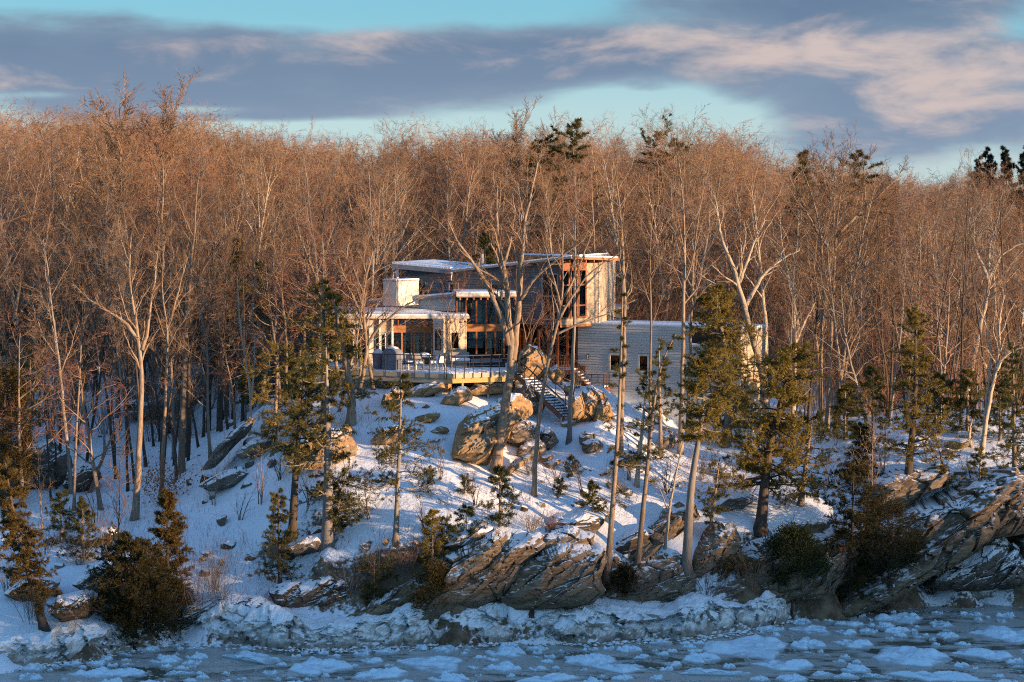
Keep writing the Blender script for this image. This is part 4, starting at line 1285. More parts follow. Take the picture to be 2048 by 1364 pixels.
def build_stairs():
    top = np.array([XU(1030, 123.6, ZD), 123.6, ZD - .1]); bot = np.array([XU(1128, 120.2, 9), 120.2, 0]); bot[2] = ZV(836, 120.2)
    w = .95
    d = bot - top; dh = d.copy(); dh[2] = 0; L = np.linalg.norm(dh); dh /= L; sd = np.array([-dh[1], dh[0], 0])     # sd points back and to the right
    root = thing('outdoor_stairs', 'dark open outdoor stairs with snow on every tread beside the boulders', 'stairs', tuple(top))
    n = 17
    mb = MB(); mb.box(-.15, .15, 0, w, -.025, .025); tm = mb.mesh('tread')
    ang = math.atan2(dh[1], dh[0])
    mb = MB(); mb.box(-.13, .15, .03, w - .03, .027, .085); smesh = mb.mesh('snow_cover')
    for k in range(n):
        t = (k + .5) / n; p = d * t
        o = obj('tread', tm, M['bark_dark'], root, loc=tuple(p)); o.rotation_euler = (0, 0, ang)
        obj('snow_cover', smesh, M['snow'], o)
    for off in (0.0, w):
        mb = MB(); mb.bar(top + sd * off + [0, 0, -.12], bot + sd * off + [0, 0, -.12], .06, .30); wpart('stringer', mb, M['metal_brown'], root)
    mb = MB(); q = top + d * .95 + sd * .02; mb.box(q[0] - .06, q[0] + .06, q[1] - .06, q[1] + .06, gz(q[0], q[1]) - .3, q[2] - .1); wpart('support_post', mb, M['concrete'], root)
    for off, lab in ((0.0, 'sloping cable railing on the near side of the snowy stairs'), (w, 'sloping cable railing on the far side of the snowy stairs')):
        a = top + sd * off; b = bot + sd * off
        railing('stair_railing', lab, [a, b], 0, 'metal_dark', 6, cables=3, h=1.0, drop=.1, group=None)
    # side stairs and landing at the grey wing
    Fw = Fr(1156, 131.9, -26)
    z0 = Fw.Z(771, 1.0); sA, sB = Fw.S(1184), Fw.S(1220)
    r2 = thing('side_landing', 'small red wood landing with snow against the grey wing wall', 'landing', Fw.P(sA, .1, z0 - .4))
    mb = MB(); Fw.box(mb, sA, sB, .05, 1.1, z0 - .07, z0); wpart('platform', mb, M['redwood'], r2)
    mb = MB(); Fw.box(mb, sA - .03, sB + .03, 1.103, 1.16, z0 - .36, z0); wpart('rim_beam', mb, M['redwood'], r2)
    mb = MB(); Fw.box(mb, sB + .003, sB + .05, .05, 1.1, z0 - .36, z0 - .01); wpart('rim_beam', mb, M['redwood'], r2)
    mb = MB(); Fw.box(mb, sA + .05, sB - .02, .1, 1.05, z0 + .003, z0 + .12); wpart('snow_cover', mb, M['snow'], r2)
    for s in (sA + .1, sB - .08):
        for dd in (.2, 1.0):
            q = Fw.P(s, dd, 0); mb = MB(); mb.box(q[0] - .05, q[0] + .05, q[1] - .05, q[1] + .05, min(gz(q[0], q[1]), z0 - 1.2), z0 - .08); wpart('support_post', mb, M['redwood'], r2)
    railing('landing_railing', 'brown railing round the small side landing', [Fw.P(sA, 1.1, z0), Fw.P(sB, 1.1, z0), Fw.P(sB, .1, z0)], 0, 'metal_brown', 6, cables=4, h=.82)
    zt = Fw.Z(738, 0); sT = Fw.S(1158)
    r3 = thing('side_stairs', 'short red wood steps leading down to the side landing', 'stairs', Fw.P(sA, .6, z0))
    nst = 5
    for k in range(nst):
        t = (k + .5) / nst; s = sA + (sT - sA) * t; z = z0 + (zt - z0) * (k + 1) / (nst + 1)
        mb = MB(); Fw.box(mb, s - .14, s + .14, .15, 1.05, z - .14, z); o = wpart('step', mb, M['redwood'], r3)
        mb = MB(); Fw.box(mb, s - .13, s + .12, .18, 1.02, z + .003, z + .07); wpart('snow_cover', mb, M['snow'], r3, sub=o)
    mb = MB(); mb.bar(Fw.P(sA, 1.08, z0 - .12), Fw.P(sT, 1.08, zt - .12), .05, .28); wpart('stringer', mb, M['redwood'], r3)
    railing('stair_railing', 'brown railing beside the short red wood side steps', [Fw.P(sA, 1.12, z0), Fw.P(sT, 1.12, zt)], 0, 'metal_brown', 4, cables=4, h=.95)
    walk0 = Fw.P(Fw.S(1106), 1.5, zt)
    r4 = thing('walkway', 'red wood walkway behind the boulders joining the deck to the side steps', 'walkway', walk0)
    mb = MB(); mb.hexa([Fw.P(Fw.S(1098), 1.6, zt - .3), Fw.P(sT, 1.12, zt - .3), Fw.P(sT, .2, zt - .3), Fw.P(Fw.S(1098), .0, zt - .3),
                        Fw.P(Fw.S(1098), 1.6, zt), Fw.P(sT, 1.12, zt), Fw.P(sT, .2, zt), Fw.P(Fw.S(1098), .0, zt)]); wpart('platform', mb, M['redwood'], r4)
    mb = MB(); mb.hexa([Fw.P(Fw.S(1098), 1.55, zt + .003), Fw.P(sT, 1.08, zt + .003), Fw.P(sT, .25, zt + .003), Fw.P(Fw.S(1098), .1, zt + .003),
                        Fw.P(Fw.S(1098), 1.55, zt + .1), Fw.P(sT, 1.08, zt + .1), Fw.P(sT, .25, zt + .1), Fw.P(Fw.S(1098), .1, zt + .1)]); wpart('snow_cover', mb, M['snow'], r4)
    railing('walkway_railing', 'reddish cable railing of the walkway behind the boulders', [Fw.P(Fw.S(1103), 1.55, zt), Fw.P(sT, 1.14, zt)], 0, 'metal_brown', 5, cables=6, h=.95)


build_stairs()


# ------------------------------------------------------------------ things on the deck
def lathe(mb, c, prof, n=20):
    th = np.arange(n) * 2 * pi / n
    V = np.array([[(c[0] + r * cos(t), c[1] + r * sin(t), c[2] + z) for t in th] for r, z in prof]).reshape(-1, 3)
    m = len(prof); idx = np.arange(m * n).reshape(m, n)
    a = idx[:-1]; b = np.roll(idx, -1, 1)[:-1]; c2 = np.roll(idx, -1, 1)[1:]; d = idx[1:]
    mb.add(V, np.stack([a, b, c2, d], -1).reshape(-1, 4))
    return mb


def dpos(u, Y):
    return np.array([XU(u, Y, ZD), Y, ZD + .03])


def build_furniture():
    # grill under a grey cover with folds and snow on its crown
    p = dpos(785, 124.6); n, m = 64, 14
    th = np.arange(n) * 2 * pi / n; V = []
    for j in range(m):
        t = j / (m - 1); h = 1.38 * t if t < .8 else 1.10 + .28 * sin((t - .8) / .2 * pi / 2)
        r = 1.0 if t < .72 else max(.02, cos((t - .72) / .28 * pi / 2)) ** .6
        for a in th:
            fold = 1 + .05 * sin(a * 9 + 1.3) * (1 - t) + .03 * sin(a * 17)
            V.append((p[0] + .64 * r * fold * np.sign(cos(a)) * abs(cos(a)) ** .7, p[1] + .42 * r * fold * np.sign(sin(a)) * abs(sin(a)) ** .7, p[2] + h))
    idx = np.arange(n * m).reshape(m, n); a_ = idx[:-1]; b_ = np.roll(idx, -1, 1)[:-1]; c_ = np.roll(idx, -1, 1)[1:]; d_ = idx[1:]
    r = thing('covered_grill', 'garden grill under a grey weather cover dusted with snow', 'grill', tuple(p))
    wpart('cover', raw_mesh('cover', V, [np.stack([a_, b_, c_, d_], -1).reshape(-1, 4)], True), M['grillcover'], r)
    mb = MB(); lathe(mb, (p[0], p[1], p[2] + 1.33), [(.40, 0), (.34, .06), (.2, .11), (.01, .13)]); wpart('snow_cover', mb, M['snow'], r, True)
    # peaked snowy cover left of it
    p = dpos(757, 125.2)
    r = thing('covered_table', 'small round side table under a peaked snowy cover', 'table', tuple(p))
    mb = MB(); lathe(mb, p, [(.33, 0), (.36, .5), (.40, .95), (.02, 1.0)]); wpart('cover', mb, M['grillcover'], r, True)
    mb = MB(); lathe(mb, p, [(.42, .96), (.30, 1.08), (.13, 1.22), (.01, 1.27)]); wpart('snow_cover', mb, M['snow'], r, True)
    # dining table with snow and sling chairs
    p = dpos(848, 125.6)
    r = thing('patio_table', 'patio dining table with a rounded mound of snow on top', 'table', tuple(p))
    mb = MB(); mb.box(p[0] - .75, p[0] + .75, p[1] - .45, p[1] + .45, p[2] + .68, p[2] + .73); wpart('tabletop', mb, M['metal_grey'], r)
    mb = MB(); lathe(mb, (p[0], p[1], p[2] + .733), [(.44, 0), (.42, .12), (.25, .22), (.01, .25)]); wpart('snow_cover', mb, M['snow'], r, True)
    for sx in (-.65, .65):
        for sy in (-.38, .38):
            mb = MB(); mb.box(p[0] + sx - .025, p[0] + sx + .025, p[1] + sy - .025, p[1] + sy + .025, p[2] - .05, p[2] + .68); wpart('leg', mb, M['metal_grey'], r)

    def chair(u, Y, rz, label, snowpile=0.1):
        p = dpos(u, Y); r = thing('patio_chair', label, 'chair', tuple(p), 'sling chairs round the patio table'); r.rotation_euler = (0, 0, rz)
        mb = MB(); mb.box(-.26, .26, -.26, .24, .42, .45); obj('seat', mb.mesh('seat'), M['furn_grey'], r)
        mb = MB(); mb.hexa([(-.26, .22, .45), (.26, .22, .45), (.26, .26, .45), (-.26, .26, .45), (-.26, .38, 1.0), (.26, .38, 1.0), (.26, .42, 1.0), (-.26, .42, 1.0)]); obj('backrest', mb.mesh('backrest'), M['furn_grey'], r)
        for x in (-.27, .27):
            mb = MB(); mb.bar((x, -.24, -.05), (x, -.22, .62), .035); obj('leg', mb.mesh('leg'), M['metal_grey'], r)
            mb = MB(); mb.bar((x, .34, -.05), (x, .20, .46), .035); obj('leg', mb.mesh('leg'), M['metal_grey'], r)
            mb = MB(); mb.bar((x, -.24, .63), (x, .30, .66), .05, .03); obj('armrest', mb.mesh('armrest'), M['metal_grey'], r)
        mb = MB(); mb.box(-.23, .23, -.22, .20, .453, .453 + snowpile); obj('snow_cover', mb.mesh('snow_cover'), M['snow'], r)
    chair(822, 124.6, .5, 'dark sling chair next to the covered grill')
    chair(838, 124.2, .2, 'sling chair in front of the snowy table', .08)
    chair(868, 124.2, -1.4, 'pale sling chair turned sideways at the table end', .12)
    chair(880, 124.6, -1.2, 'sling chair with a tall snow mound nearest the deck corner', .42)
    # snow covered bench and dark sofa
    p = dpos(920, 126.4)
    r = thing('garden_bench', 'long low bench thick with snow in front of the sunlit bay', 'bench', tuple(p)); r.rotation_euler = (0, 0, .12)
    mb = MB(); mb.box(-.62, .62, -.25, .25, .36, .42); obj('seat', mb.mesh('seat'), M['furn_grey'], r)
    mb = MB(); mb.hexa([(-.62, .22, .42), (.62, .22, .42), (.62, .27, .42), (-.62, .27, .42), (-.62, .34, .92), (.62, .34, .92), (.62, .38, .92), (-.62, .38, .92)]); obj('backrest', mb.mesh('backrest'), M['furn_grey'], r)
    for x in (-.58, .58):
        for y in (-.2, .2):
            mb = MB(); mb.box(x - .03, x + .03, y - .03, y + .03, -.05, .36); obj('leg', mb.mesh('leg'), M['metal_grey'], r)
    mb = MB(); mb.box(-.6, .6, -.24, .2, .423, .58); obj('snow_cover', mb.mesh('snow_cover'), M['snow'], r)
    p = dpos(972, 126.8)
    r = thing('outdoor_sofa', 'dark outdoor sofa with cushions before the tall glass doors', 'sofa', tuple(p)); r.rotation_euler = (0, 0, .1)
    mb = MB(); mb.box(-1.05, 1.05, -.4, .4, .0, .30); obj('base', mb.mesh('base'), M['furn_dark'], r)
    mb = MB(); mb.box(-1.05, 1.05, .25, .42, .303, .78); obj('backrest', mb.mesh('backrest'), M['furn_dark'], r)
    for x in (-.68, 0, .68):
        mb = MB(); mb.box(x - .32, x + .32, -.38, .22, .303, .46); obj('cushion', mb.mesh('cushion'), M['grillcover'], r)
    for x in (-1.12, 1.12):
        mb = MB(); mb.box(x - .07, x + .07, -.4, .42, .0, .58); obj('armrest', mb.mesh('armrest'), M['furn_dark'], r)


build_furniture()


def build_far_house():
    Y = 205.0
    x0, x1 = XU(1955, Y, 14), XU(2090, Y, 14); zb = 8.0; zt = ZV(628, Y)
    r = thing('yellow_house', 'pale yellow house glimpsed through the trees far behind', 'house', ((x0 + x1) / 2, Y, zb))
    mb = MB(); mb.box(x0, x1, Y, Y + 7, zb, zt); wpart('wall', mb, M['yellow_house'], r)
    f = Fr(1955, Y, 0, z=14)
    for u in (1972, 1998, 2024, 2050):
        mb = MB(); s = XU(u, Y, 14); mb.box(s, s + .9, Y - .05, Y - .003, zt - 2.4, zt - 1.1); w = wpart('window', mb, M['greytrim'], r)
        mb = MB(); mb.box(s + .1, s + .8, Y - .08, Y - .053, zt - 2.3, zt - 1.2); wpart('pane', mb, M['glass_dark'], r, sub=w)
    mb = MB(); mb.hexa([(x0 - .5, Y - .6, zt), (x1 + .5, Y - .6, zt), (x1 + .5, Y + 7.6, zt), (x0 - .5, Y + 7.6, zt), (x0 - .5, Y + 3.2, zt + 2.2), (x1 + .5, Y + 3.2, zt + 2.2), (x1 + .5, Y + 3.8, zt + 2.2), (x0 - .5, Y + 3.8, zt + 2.2)]); wpart('roof', mb, M['greytrim'], r)


build_far_house()
# ------------------------------------------------------------------ trees
def _norm(a): return a / (np.linalg.norm(a, axis=-1, keepdims=True) + 1e-9)


def grow(rng, P, R, n_per, t0, t1, ang, ratio, k, up=0.1, jit=0.12, rr=0.5, lt=0.4, min_r=0.004, planar=0.0, tipr=0.25, up2=0.0):
    """side shoots on every line of P (n,k,3)"""
    n, kk, _ = P.shape
    pi_ = np.repeat(np.arange(n), n_per); m = len(pi_)
    t = t0 + (t1 - t0) * ((np.tile(np.arange(n_per), n) + rng.random(m)) / n_per)
    f = t * (kk - 1); i = np.minimum(f.astype(int), kk - 2); a = (f - i)[:, None]
    pos = P[pi_, i] * (1 - a) + P[pi_, i + 1] * a
    rad = R[pi_, i] * (1 - a[:, 0]) + R[pi_, i + 1] * a[:, 0]
    T = _norm(P[pi_, i + 1] - P[pi_, i])
    rv = _norm(rng.normal(size=(m, 3)))
    if planar:
        rv[:, 2] *= (1 - planar); rv = _norm(rv)
    perp = _norm(rv - (rv * T).sum(1, keepdims=True) * T)
    if planar:      # flat sprays: shoots left and right in the plane holding the parent
        side = _norm(np.cross(T, np.array([0, 0, 1.0]))) * np.where(rng.random(m) < .5, 1, -1)[:, None]
        perp = _norm(perp * (1 - planar) + side * planar)
    an = ang * (0.7 + 0.6 * rng.random(m))[:, None]
    d = _norm(np.cos(an) * T + np.sin(an) * perp + np.array([0, 0, up]))
    Lp = np.linalg.norm(np.diff(P, axis=1), axis=2).sum(1)[pi_]
    ln = Lp * ratio * (1 - lt * t) * (0.55 + 0.75 * rng.random(m))
    sg = (ln / (k - 1))[:, None]
    out = np.zeros((m, k, 3)); out[:, 0] = pos
    for j in range(1, k):
        out[:, j] = out[:, j - 1] + d * sg
        d = _norm(d + jit * rng.normal(size=(m, 3)) + np.array([0, 0, up2]))
    r0 = np.maximum(np.minimum(rad * rr, rad * 0.9), min_r)
    Rn = r0[:, None] * np.linspace(1, tipr, k)[None]
    return out, Rn


def resample(P, k):
    P = np.asarray(P, float); d = np.concatenate([[0], np.cumsum(np.linalg.norm(np.diff(P, axis=0), axis=1))])
    q = np.linspace(0, d[-1], k)
    # smooth (Catmull-like) via interp then a light blur
    Q = np.stack([np.interp(q, d, P[:, i]) for i in range(3)], -1)
    for _ in range(2):
        Q[1:-1] = 0.25 * Q[:-2] + 0.5 * Q[1:-1] + 0.25 * Q[2:]
    return Q


def limb_set(rng, trunkP, trunkR, n, t0, t1, ang, ratio, up, jit=.13, k=9, rr=.55):
    return grow(rng, trunkP[None], trunkR[None], n, t0, t1, ang, ratio, k, up=up, jit=jit, rr=rr, lt=0.45, up2=0.04)


def bare_tree_meshes(seed, H=18.0, r=0.2, path=None, radii=None, limbs=None, n_limb=13, t0=.38, ang=.75, ratio=.42, up=.35, dens=1.0,
                     n2=7, n3=7, n4=5, gnarl=.12, tk=1.0, extra_paths=(), a2=.7, up2_=.22):
    """leafless tree: returns (trunk mesh builder, crown mesh builder) round the origin"""
    rng = np.random.default_rng(seed)
    if path is None:
        pts = [np.zeros(3)]; d = np.array([rng.normal() * .04, rng.normal() * .04, 1.0])
        for j in range(9):
            d = _norm(d + rng.normal(size=3) * np.array([.05, .05, 0])); pts.append(pts[-1] + d * H / 9)
        path = pts
    TP = resample(path, 18)
    TP[1:-1] += rng.normal(size=(16, 3)) * r * 0.12
    t = np.linspace(0, 1, 18)
    TR = (r * (1 - .85 * t ** 1.1)) if radii is None else np.interp(t, np.linspace(0, 1, len(radii)), radii)
    TR = TR * (1 + .5 * np.exp(-t * 30))
    mains = [(TP, TR)]
    for ep, er in extra_paths:
        Q = resample(ep, 14); Q[1:-1] += rng.normal(size=(12, 3)) * er[0] * .15
        mains.append((Q, np.interp(np.linspace(0, 1, 14), np.linspace(0, 1, len(er)), er)))
    tm = MB(); cm = MB()
    for P, R in mains:
        V, F = tubes(P[None], R[None], 9, caps=True); tm.add2(V, F)
    Ls, Rs = [], []
    for q, (P, R) in enumerate(mains):
        nn = n_limb if q == 0 else max(4, int(n_limb * .6))
        a, b = limb_set(rng, P, R, nn, t0 if q == 0 else .25, .99, ang, ratio, up, gnarl, rr=.55)
        Ls.append(a); Rs.append(b)
    L1 = np.concatenate(Ls); R1 = np.concatenate(Rs)
    V, F = tubes(L1, R1, 6, tip=True); tm.add2(V, F)
    L2, R2 = grow(rng, L1, R1, max(2, int(n2 * dens)), .15, 1.0, a2, .48, 6, up=up2_, jit=.17, rr=.55, min_r=.010 * tk)
    V, F = tubes(L2, R2, 4, tip=True); cm.add2(V, F)
    L3, R3 = grow(rng, L2, R2, n3, .15, 1.0, a2, .50, 3, up=up2_ * .6, jit=.2, rr=.6, min_r=.0075 * tk)
    V, F = tubes(L3, R3, 3, tip=True); cm.add2(V, F)
    if n4:
        L4, R4 = grow(rng, L3, R3, n4, .2, 1.0, .65, .55, 2, up=.12, rr=.7, min_r=.0065 * tk)
        V, F = tubes(L4, R4, 3, tip=True); cm.add2(V, F)
    return tm, cm


def tri_cloud(rng, C, D, ln, wd, spread=.6):
    """slim leaf-sized triangles at C (n,3) pointing roughly along D"""
    n = len(C); d = _norm(D + rng.normal(size=(n, 3)) * spread)
    s = _norm(np.cross(d, rng.normal(size=(n, 3))))
    l = ln * (0.6 + .8 * rng.random(n))[:, None]; w = wd * (0.6 + .8 * rng.random(n))[:, None]
    V = np.stack([C - s * w * .5, C + s * w * .5, C + d * l], 1).reshape(-1, 3)
    F = np.arange(3 * n).reshape(n, 3)
    return V, F


def conifer_meshes(seed, H, r, cs=.25, width=2.2, n_br=46, shape='cone', droop=-.12, n2=9, tuft=7, ln=.15, wd=.030, path=None, asym=(0, 0), gap=.15, planar=.45, top_up=.3, gold=None, ang0=1.35):
    """conifer with whorled limbs carrying flat or tufted sprays"""
    rng = np.random.default_rng(seed); big = H * width > 22; n_br = int(n_br * 1.35)
    if path is None:
        pts = [np.array([0, 0, 0.0])]; d = np.array([rng.normal() * .03, rng.normal() * .03, 1.0])
        for j in range(7):
            d = _norm(d + rng.normal(size=3) * np.array([.03, .03, 0])); pts.append(pts[-1] + d * H / 7)
        path = pts
    P = resample(path, 14); t = np.linspace(0, 1, 14)
    R = r * (1 - .9 * t) + .012; R = R * (1 + .45 * np.exp(-t * 25))
    tm = MB(); V, F = tubes(P[None], R[None], 8, caps=True); tm.add2(V, F)
    B, BR = [], []
    az = rng.random() * 6
    for i in range(n_br):
        tt = cs + (1 - cs) * ((i + rng.random() * .8) / n_br); tt = min(tt, .995)
        if rng.random() < gap: az += 2.4; continue
        q = (tt - cs) / (1 - cs)
        if shape == 'cone': L = width * (1 - q) ** .8 * (.55 + .6 * rng.random()) + .25
        elif shape == 'round': L = width * max(.12, (1 - abs(q * 1.75 - .75) ** 2.0 / 1.1)) ** .6 * (.6 + .5 * rng.random())
        elif shape == 'flat': L = width * (.35 + .75 * q) * (.5 + .7 * rng.random()) * (1 if q < .93 else .5)
        else: L = width * (.5 + .9 * rng.random()) * (.9 - .55 * q)
        az += 2.4 + rng.normal() * .6; L *= rng.choice([.6, .85, 1.0, 1.25], p=[.2, .3, .35, .15])
        d = np.array([cos(az), sin(az), 0.0]); L *= max(.25, 1 + asym[0] * d[0] + asym[1] * d[1])
        f = tt * 13; j = min(int(f), 12); p = P[j] * (1 - (f - j)) + P[j + 1] * (f - j)
        pts = []; dd = d + np.array([0, 0, droop + top_up * q + rng.normal() * .26])
        dd = _norm(dd)
        for s in range(7):
            pts.append(p.copy()); p = p + dd * L / 6
            dd = _norm(dd + rng.normal(size=3) * .15 + np.array([0, 0, .03]))
        B.append(pts); BR.append(np.linspace(max(.012, r * .22 * (1 - .6 * q)), .005, 7))
    B = np.array(B); BR = np.array(BR)
    bm_ = MB(); V, F = tubes(B, BR, 4, tip=True); bm_.add2(V, F)
    L2, R2 = grow(rng, B, BR, n2, .18, 1.0, .85, .36, 4, up=.05, jit=.12, rr=.5, lt=.55, min_r=.004, planar=planar)
    V, F = tubes(L2[:, [0, 3]], R2[:, [0, 3]], 3, tip=True); bm_.add2(V, F)
    cm = MB()
    allP = np.concatenate([L2])
    tuft = int(tuft * (1.7 if big else 1.5)); m = len(allP)
    tt = rng.random((m, tuft)) * .95 + .05; f = tt * 3; i = np.minimum(f.astype(int), 2); a = (f - i)[..., None]
    ii = np.arange(m)[:, None]
    C = allP[ii, i] * (1 - a) + allP[ii, i + 1] * a; D = _norm(allP[ii, i + 1] - allP[ii, i])
    C = C.reshape(-1, 3); D = D.reshape(-1, 3)
    for rep in range(2):
        V, F = tri_cloud(rng, C + rng.normal(size=C.shape) * .03, D * .8 + np.array([0, 0, .12]), ln, wd, .55); cm.add(V, F)
    # tufts along the outer limbs
    tb = rng.random((len(B), tuft)) * .7 + .3; f = tb * 6; i = np.minimum(f.astype(int), 5); a = (f - i)[..., None]; ii = np.arange(len(B))[:, None]
    C = (B[ii, i] * (1 - a) + B[ii, i + 1] * a).reshape(-1, 3); D = _norm(B[ii, i + 1] - B[ii, i]).reshape(-1, 3)
    V, F = tri_cloud(rng, C, D, ln, wd, .7); cm.add(V, F)
    return tm, bm_, cm


def cedar_meshes(seed, H, W_, r=.12, base=.12, shape='ovoid', n_cl=260, per=46, ln=.19, wd=.058, lean=(0, 0), fill=.55):
    """arborvitae / juniper: dense upright sprays in uneven clumps"""
    rng = np.random.default_rng(seed)
    P = resample([np.zeros(3), np.array([lean[0] * .4, lean[1] * .4, H * .4]), np.array([lean[0], lean[1], H * .95])], 10)
    t = np.linspace(0, 1, 10); R = r * (1 - .9 * t) + .01
    tm = MB(); V, F = tubes(P[None], R[None], 8, caps=True); tm.add2(V, F)
    C = []; B = []
    while len(C) < n_cl:
        q = rng.random()
        z = base + (1 - base) * q
        if shape == 'cone': w = (1 - q) ** .75 * (.25 + .75 * min(1, q * 6))
        elif shape == 'ball': w = sqrt(max(0, 1 - (2 * q - 1) ** 2))
        elif shape == 'bush': w = sqrt(max(0, 1 - q ** 2.2)) * (.75 + .25 * min(1, q * 4))
        else: w = sqrt(max(0, 1 - abs(2 * q - .85) ** 2.2 / 1.4)) if abs(2 * q - .85) ** 2.2 < 1.4 else 0
        a = rng.random() * 2 * pi
        lump = 1 + .42 * vnoise(np.array([[cos(a) * 1.5, sin(a) * 1.5, z * H * .5]]), seed)[0] + .2 * vnoise(np.array([[cos(a) * 3.5, sin(a) * 3.5, z * H * 1.3]]), seed + 1)[0]
        rr = w * W_ * lump * (1 - (1 - fill) * rng.random() ** 1.6)
        ax = np.array([np.interp(z, t, P[:, 0]), np.interp(z, t, P[:, 1]), z * H])
        p = ax + np.array([cos(a) * rr, sin(a) * rr, rng.normal() * .1])
        if vnoise(np.array([p * 1.15]), seed + 5)[0] < -.16 and rng.random() < .9: continue
        C.append(p); B.append([ax - [0, 0, rr * .5], ax * .45 + p * .55 - [0, 0, rr * .15], p])
    C = np.array(C); B = np.array(B)
    bm_ = MB(); V, F = tubes(B, np.tile(np.array([[.022, .012, .004]]), (len(B), 1)), 3, tip=True); bm_.add2(V, F)
    out = _norm(C - np.stack([np.interp(C[:, 2] / H, t, P[:, 0]), np.interp(C[:, 2] / H, t, P[:, 1]), C[:, 2]], -1) + 1e-3)
    cr = min(.42, W_ * .12 + .12)
    per = int(per * 1.3)
    CC = np.repeat(C, per, 0) + rng.normal(size=(n_cl * per, 3)) * np.array([cr, cr, cr * 1.25]) * .62
    D = np.repeat(out * .6 + np.array([0, 0, .35]) + rng.normal(size=(n_cl, 3)) * .35, per, 0)
    cm = MB(); V, F = tri_cloud(rng, CC, D, ln, wd, .32); cm.add(V, F)
    return tm, bm_, cm


def shrub_mesh(seed, H, n_st=16, spread=.5, n2=7, n3=5, lean=(0, 0), tk=1.0):
    rng = np.random.default_rng(seed)
    S = []
    for i in range(n_st):
        a = rng.random() * 2 * pi; p = np.array([cos(a), sin(a), 0]) * rng.random() * .18 * H * spread
        d = _norm(np.array([cos(a) * spread * rng.random() + lean[0], sin(a) * spread * rng.random() + lean[1], 1.0])); L = H * (.6 + .5 * rng.random()); q = [p - [0, 0, .15]]
        for j in range(5):
            q.append(q[-1] + d * L / 5); d = _norm(d + rng.normal(size=3) * .14)
        S.append(q)
    S = np.array(S); R = np.tile(np.linspace(.016, .004, 6)[None] * tk, (n_st, 1)) * (.6 + .6 * rng.random((n_st, 1)))
    a = MB(); V, F = tubes(S, R, 4, tip=True); a.add2(V, F)
    b = MB(); L2, R2 = grow(rng, S, R, n2, .2, 1, .6, .4, 4, up=.25, jit=.15, min_r=.004 * tk); V, F = tubes(L2, R2, 3, tip=True); b.add2(V, F)
    if n3:
        L3, R3 = grow(rng, L2, R2, n3, .2, 1, .6, .5, 3, up=.15, jit=.15, min_r=.0035 * tk); V, F = tubes(L3, R3, 3, tip=True); b.add2(V, F)
    return a, b


def place(name, cat, label, loc, parts, rz=0.0, sc=1.0, group=None):
    r = thing(name, label, cat, tuple(loc), group); r.rotation_euler = (0, 0, rz)
    r.scale = (sc, sc, sc) if np.isscalar(sc) else sc
    for nm, me, mat in parts:
        o = obj(nm, me, M[mat] if mat else None, r)
    return r


def path3(uvs, Y, base, dy=None, z_off=0.0):
    out = []
    for i, (u, v) in enumerate(uvs):
        yy = Y + (dy[i] if dy else 0); out.append(W(u, v, yy) - base)
    return out


def bare(label, uvs, w, seed, bark='bark', twig='twig', extra=(), name='bare_tree', dyt=0.0, group=None, vb=None, sink=.25, Yb=None, **kw):
    """leafless tree whose trunk follows photograph points from the foot upwards; w = trunk width there in pixels"""
    b = ground_hit(*uvs[0]) if Yb is None else W(uvs[0][0], uvs[0][1], Yb)
    if Yb is not None: b[2] = gz(b[0], b[1])
    Y = b[1]; r = w * .74 / FPX * Y / 2
    n = len(uvs); dy = [dyt * i / max(1, n - 1) for i in range(n)]
    pth = path3(uvs, Y, b, dy); pth[0] = pth[0] - np.array([0, 0, sink + max(0, pth[0][2])])
    ex = []
    for e in extra:
        ew = e[0] * .8; pts = e[1]; off = e[2] if len(e) > 2 else 0
        q = [W(u, v, Y + off * i / max(1, len(pts) - 1)) - b for i, (u, v) in enumerate(pts)]
        rr = ew / FPX * Y / 2; ex.append((q, [rr, rr * .55, rr * .2]))
    H = pth[-1][2]; kw.setdefault('n4', 3); kw.setdefault('n3', 6); kw.setdefault('n2', 6); kw['tk'] = kw.get('tk', 1.15)
    tm, cm = bare_tree_meshes(seed, H, r, path=pth, extra_paths=ex, **kw)
    return place(name, 'tree', label, b, [('trunk', tm.mesh('trunk', True), bark), ('crown', cm.mesh('crown'), twig)], group=group)


def conifer(label, uv, vtop, w, seed, kind='pine', shape='cone', wpx=120, cs_v=None, name='conifer', bark='bark', utop=None, Yb=None, group=None, mids=(), **kw):
    b = ground_hit(*uv) if Yb is None else W(uv[0], uv[1], Yb)
    if Yb is not None: b[2] = gz(b[0], b[1])
    Y = b[1]
    top = W(utop if utop is not None else uv[0], vtop, Y) - b
    H = top[2]; r = w / FPX * Y / 2
    pth = [np.array([0, 0, -.25])] + [W(u, v, Y) - b for u, v in mids] + [top]
    cs = .2 if cs_v is None else (ZV(cs_v, Y) - b[2]) / H
    tm, bm_, cm = conifer_meshes(seed, H, r, cs=max(.03, cs), width=wpx / FPX * Y / 2, shape=shape, path=pth, **kw)
    return place(name, 'tree', label, b, [('trunk', tm.mesh('trunk', True), bark), ('branches', bm_.mesh('branches'), bark), ('crown', cm.mesh('crown'), kind)], group=group)


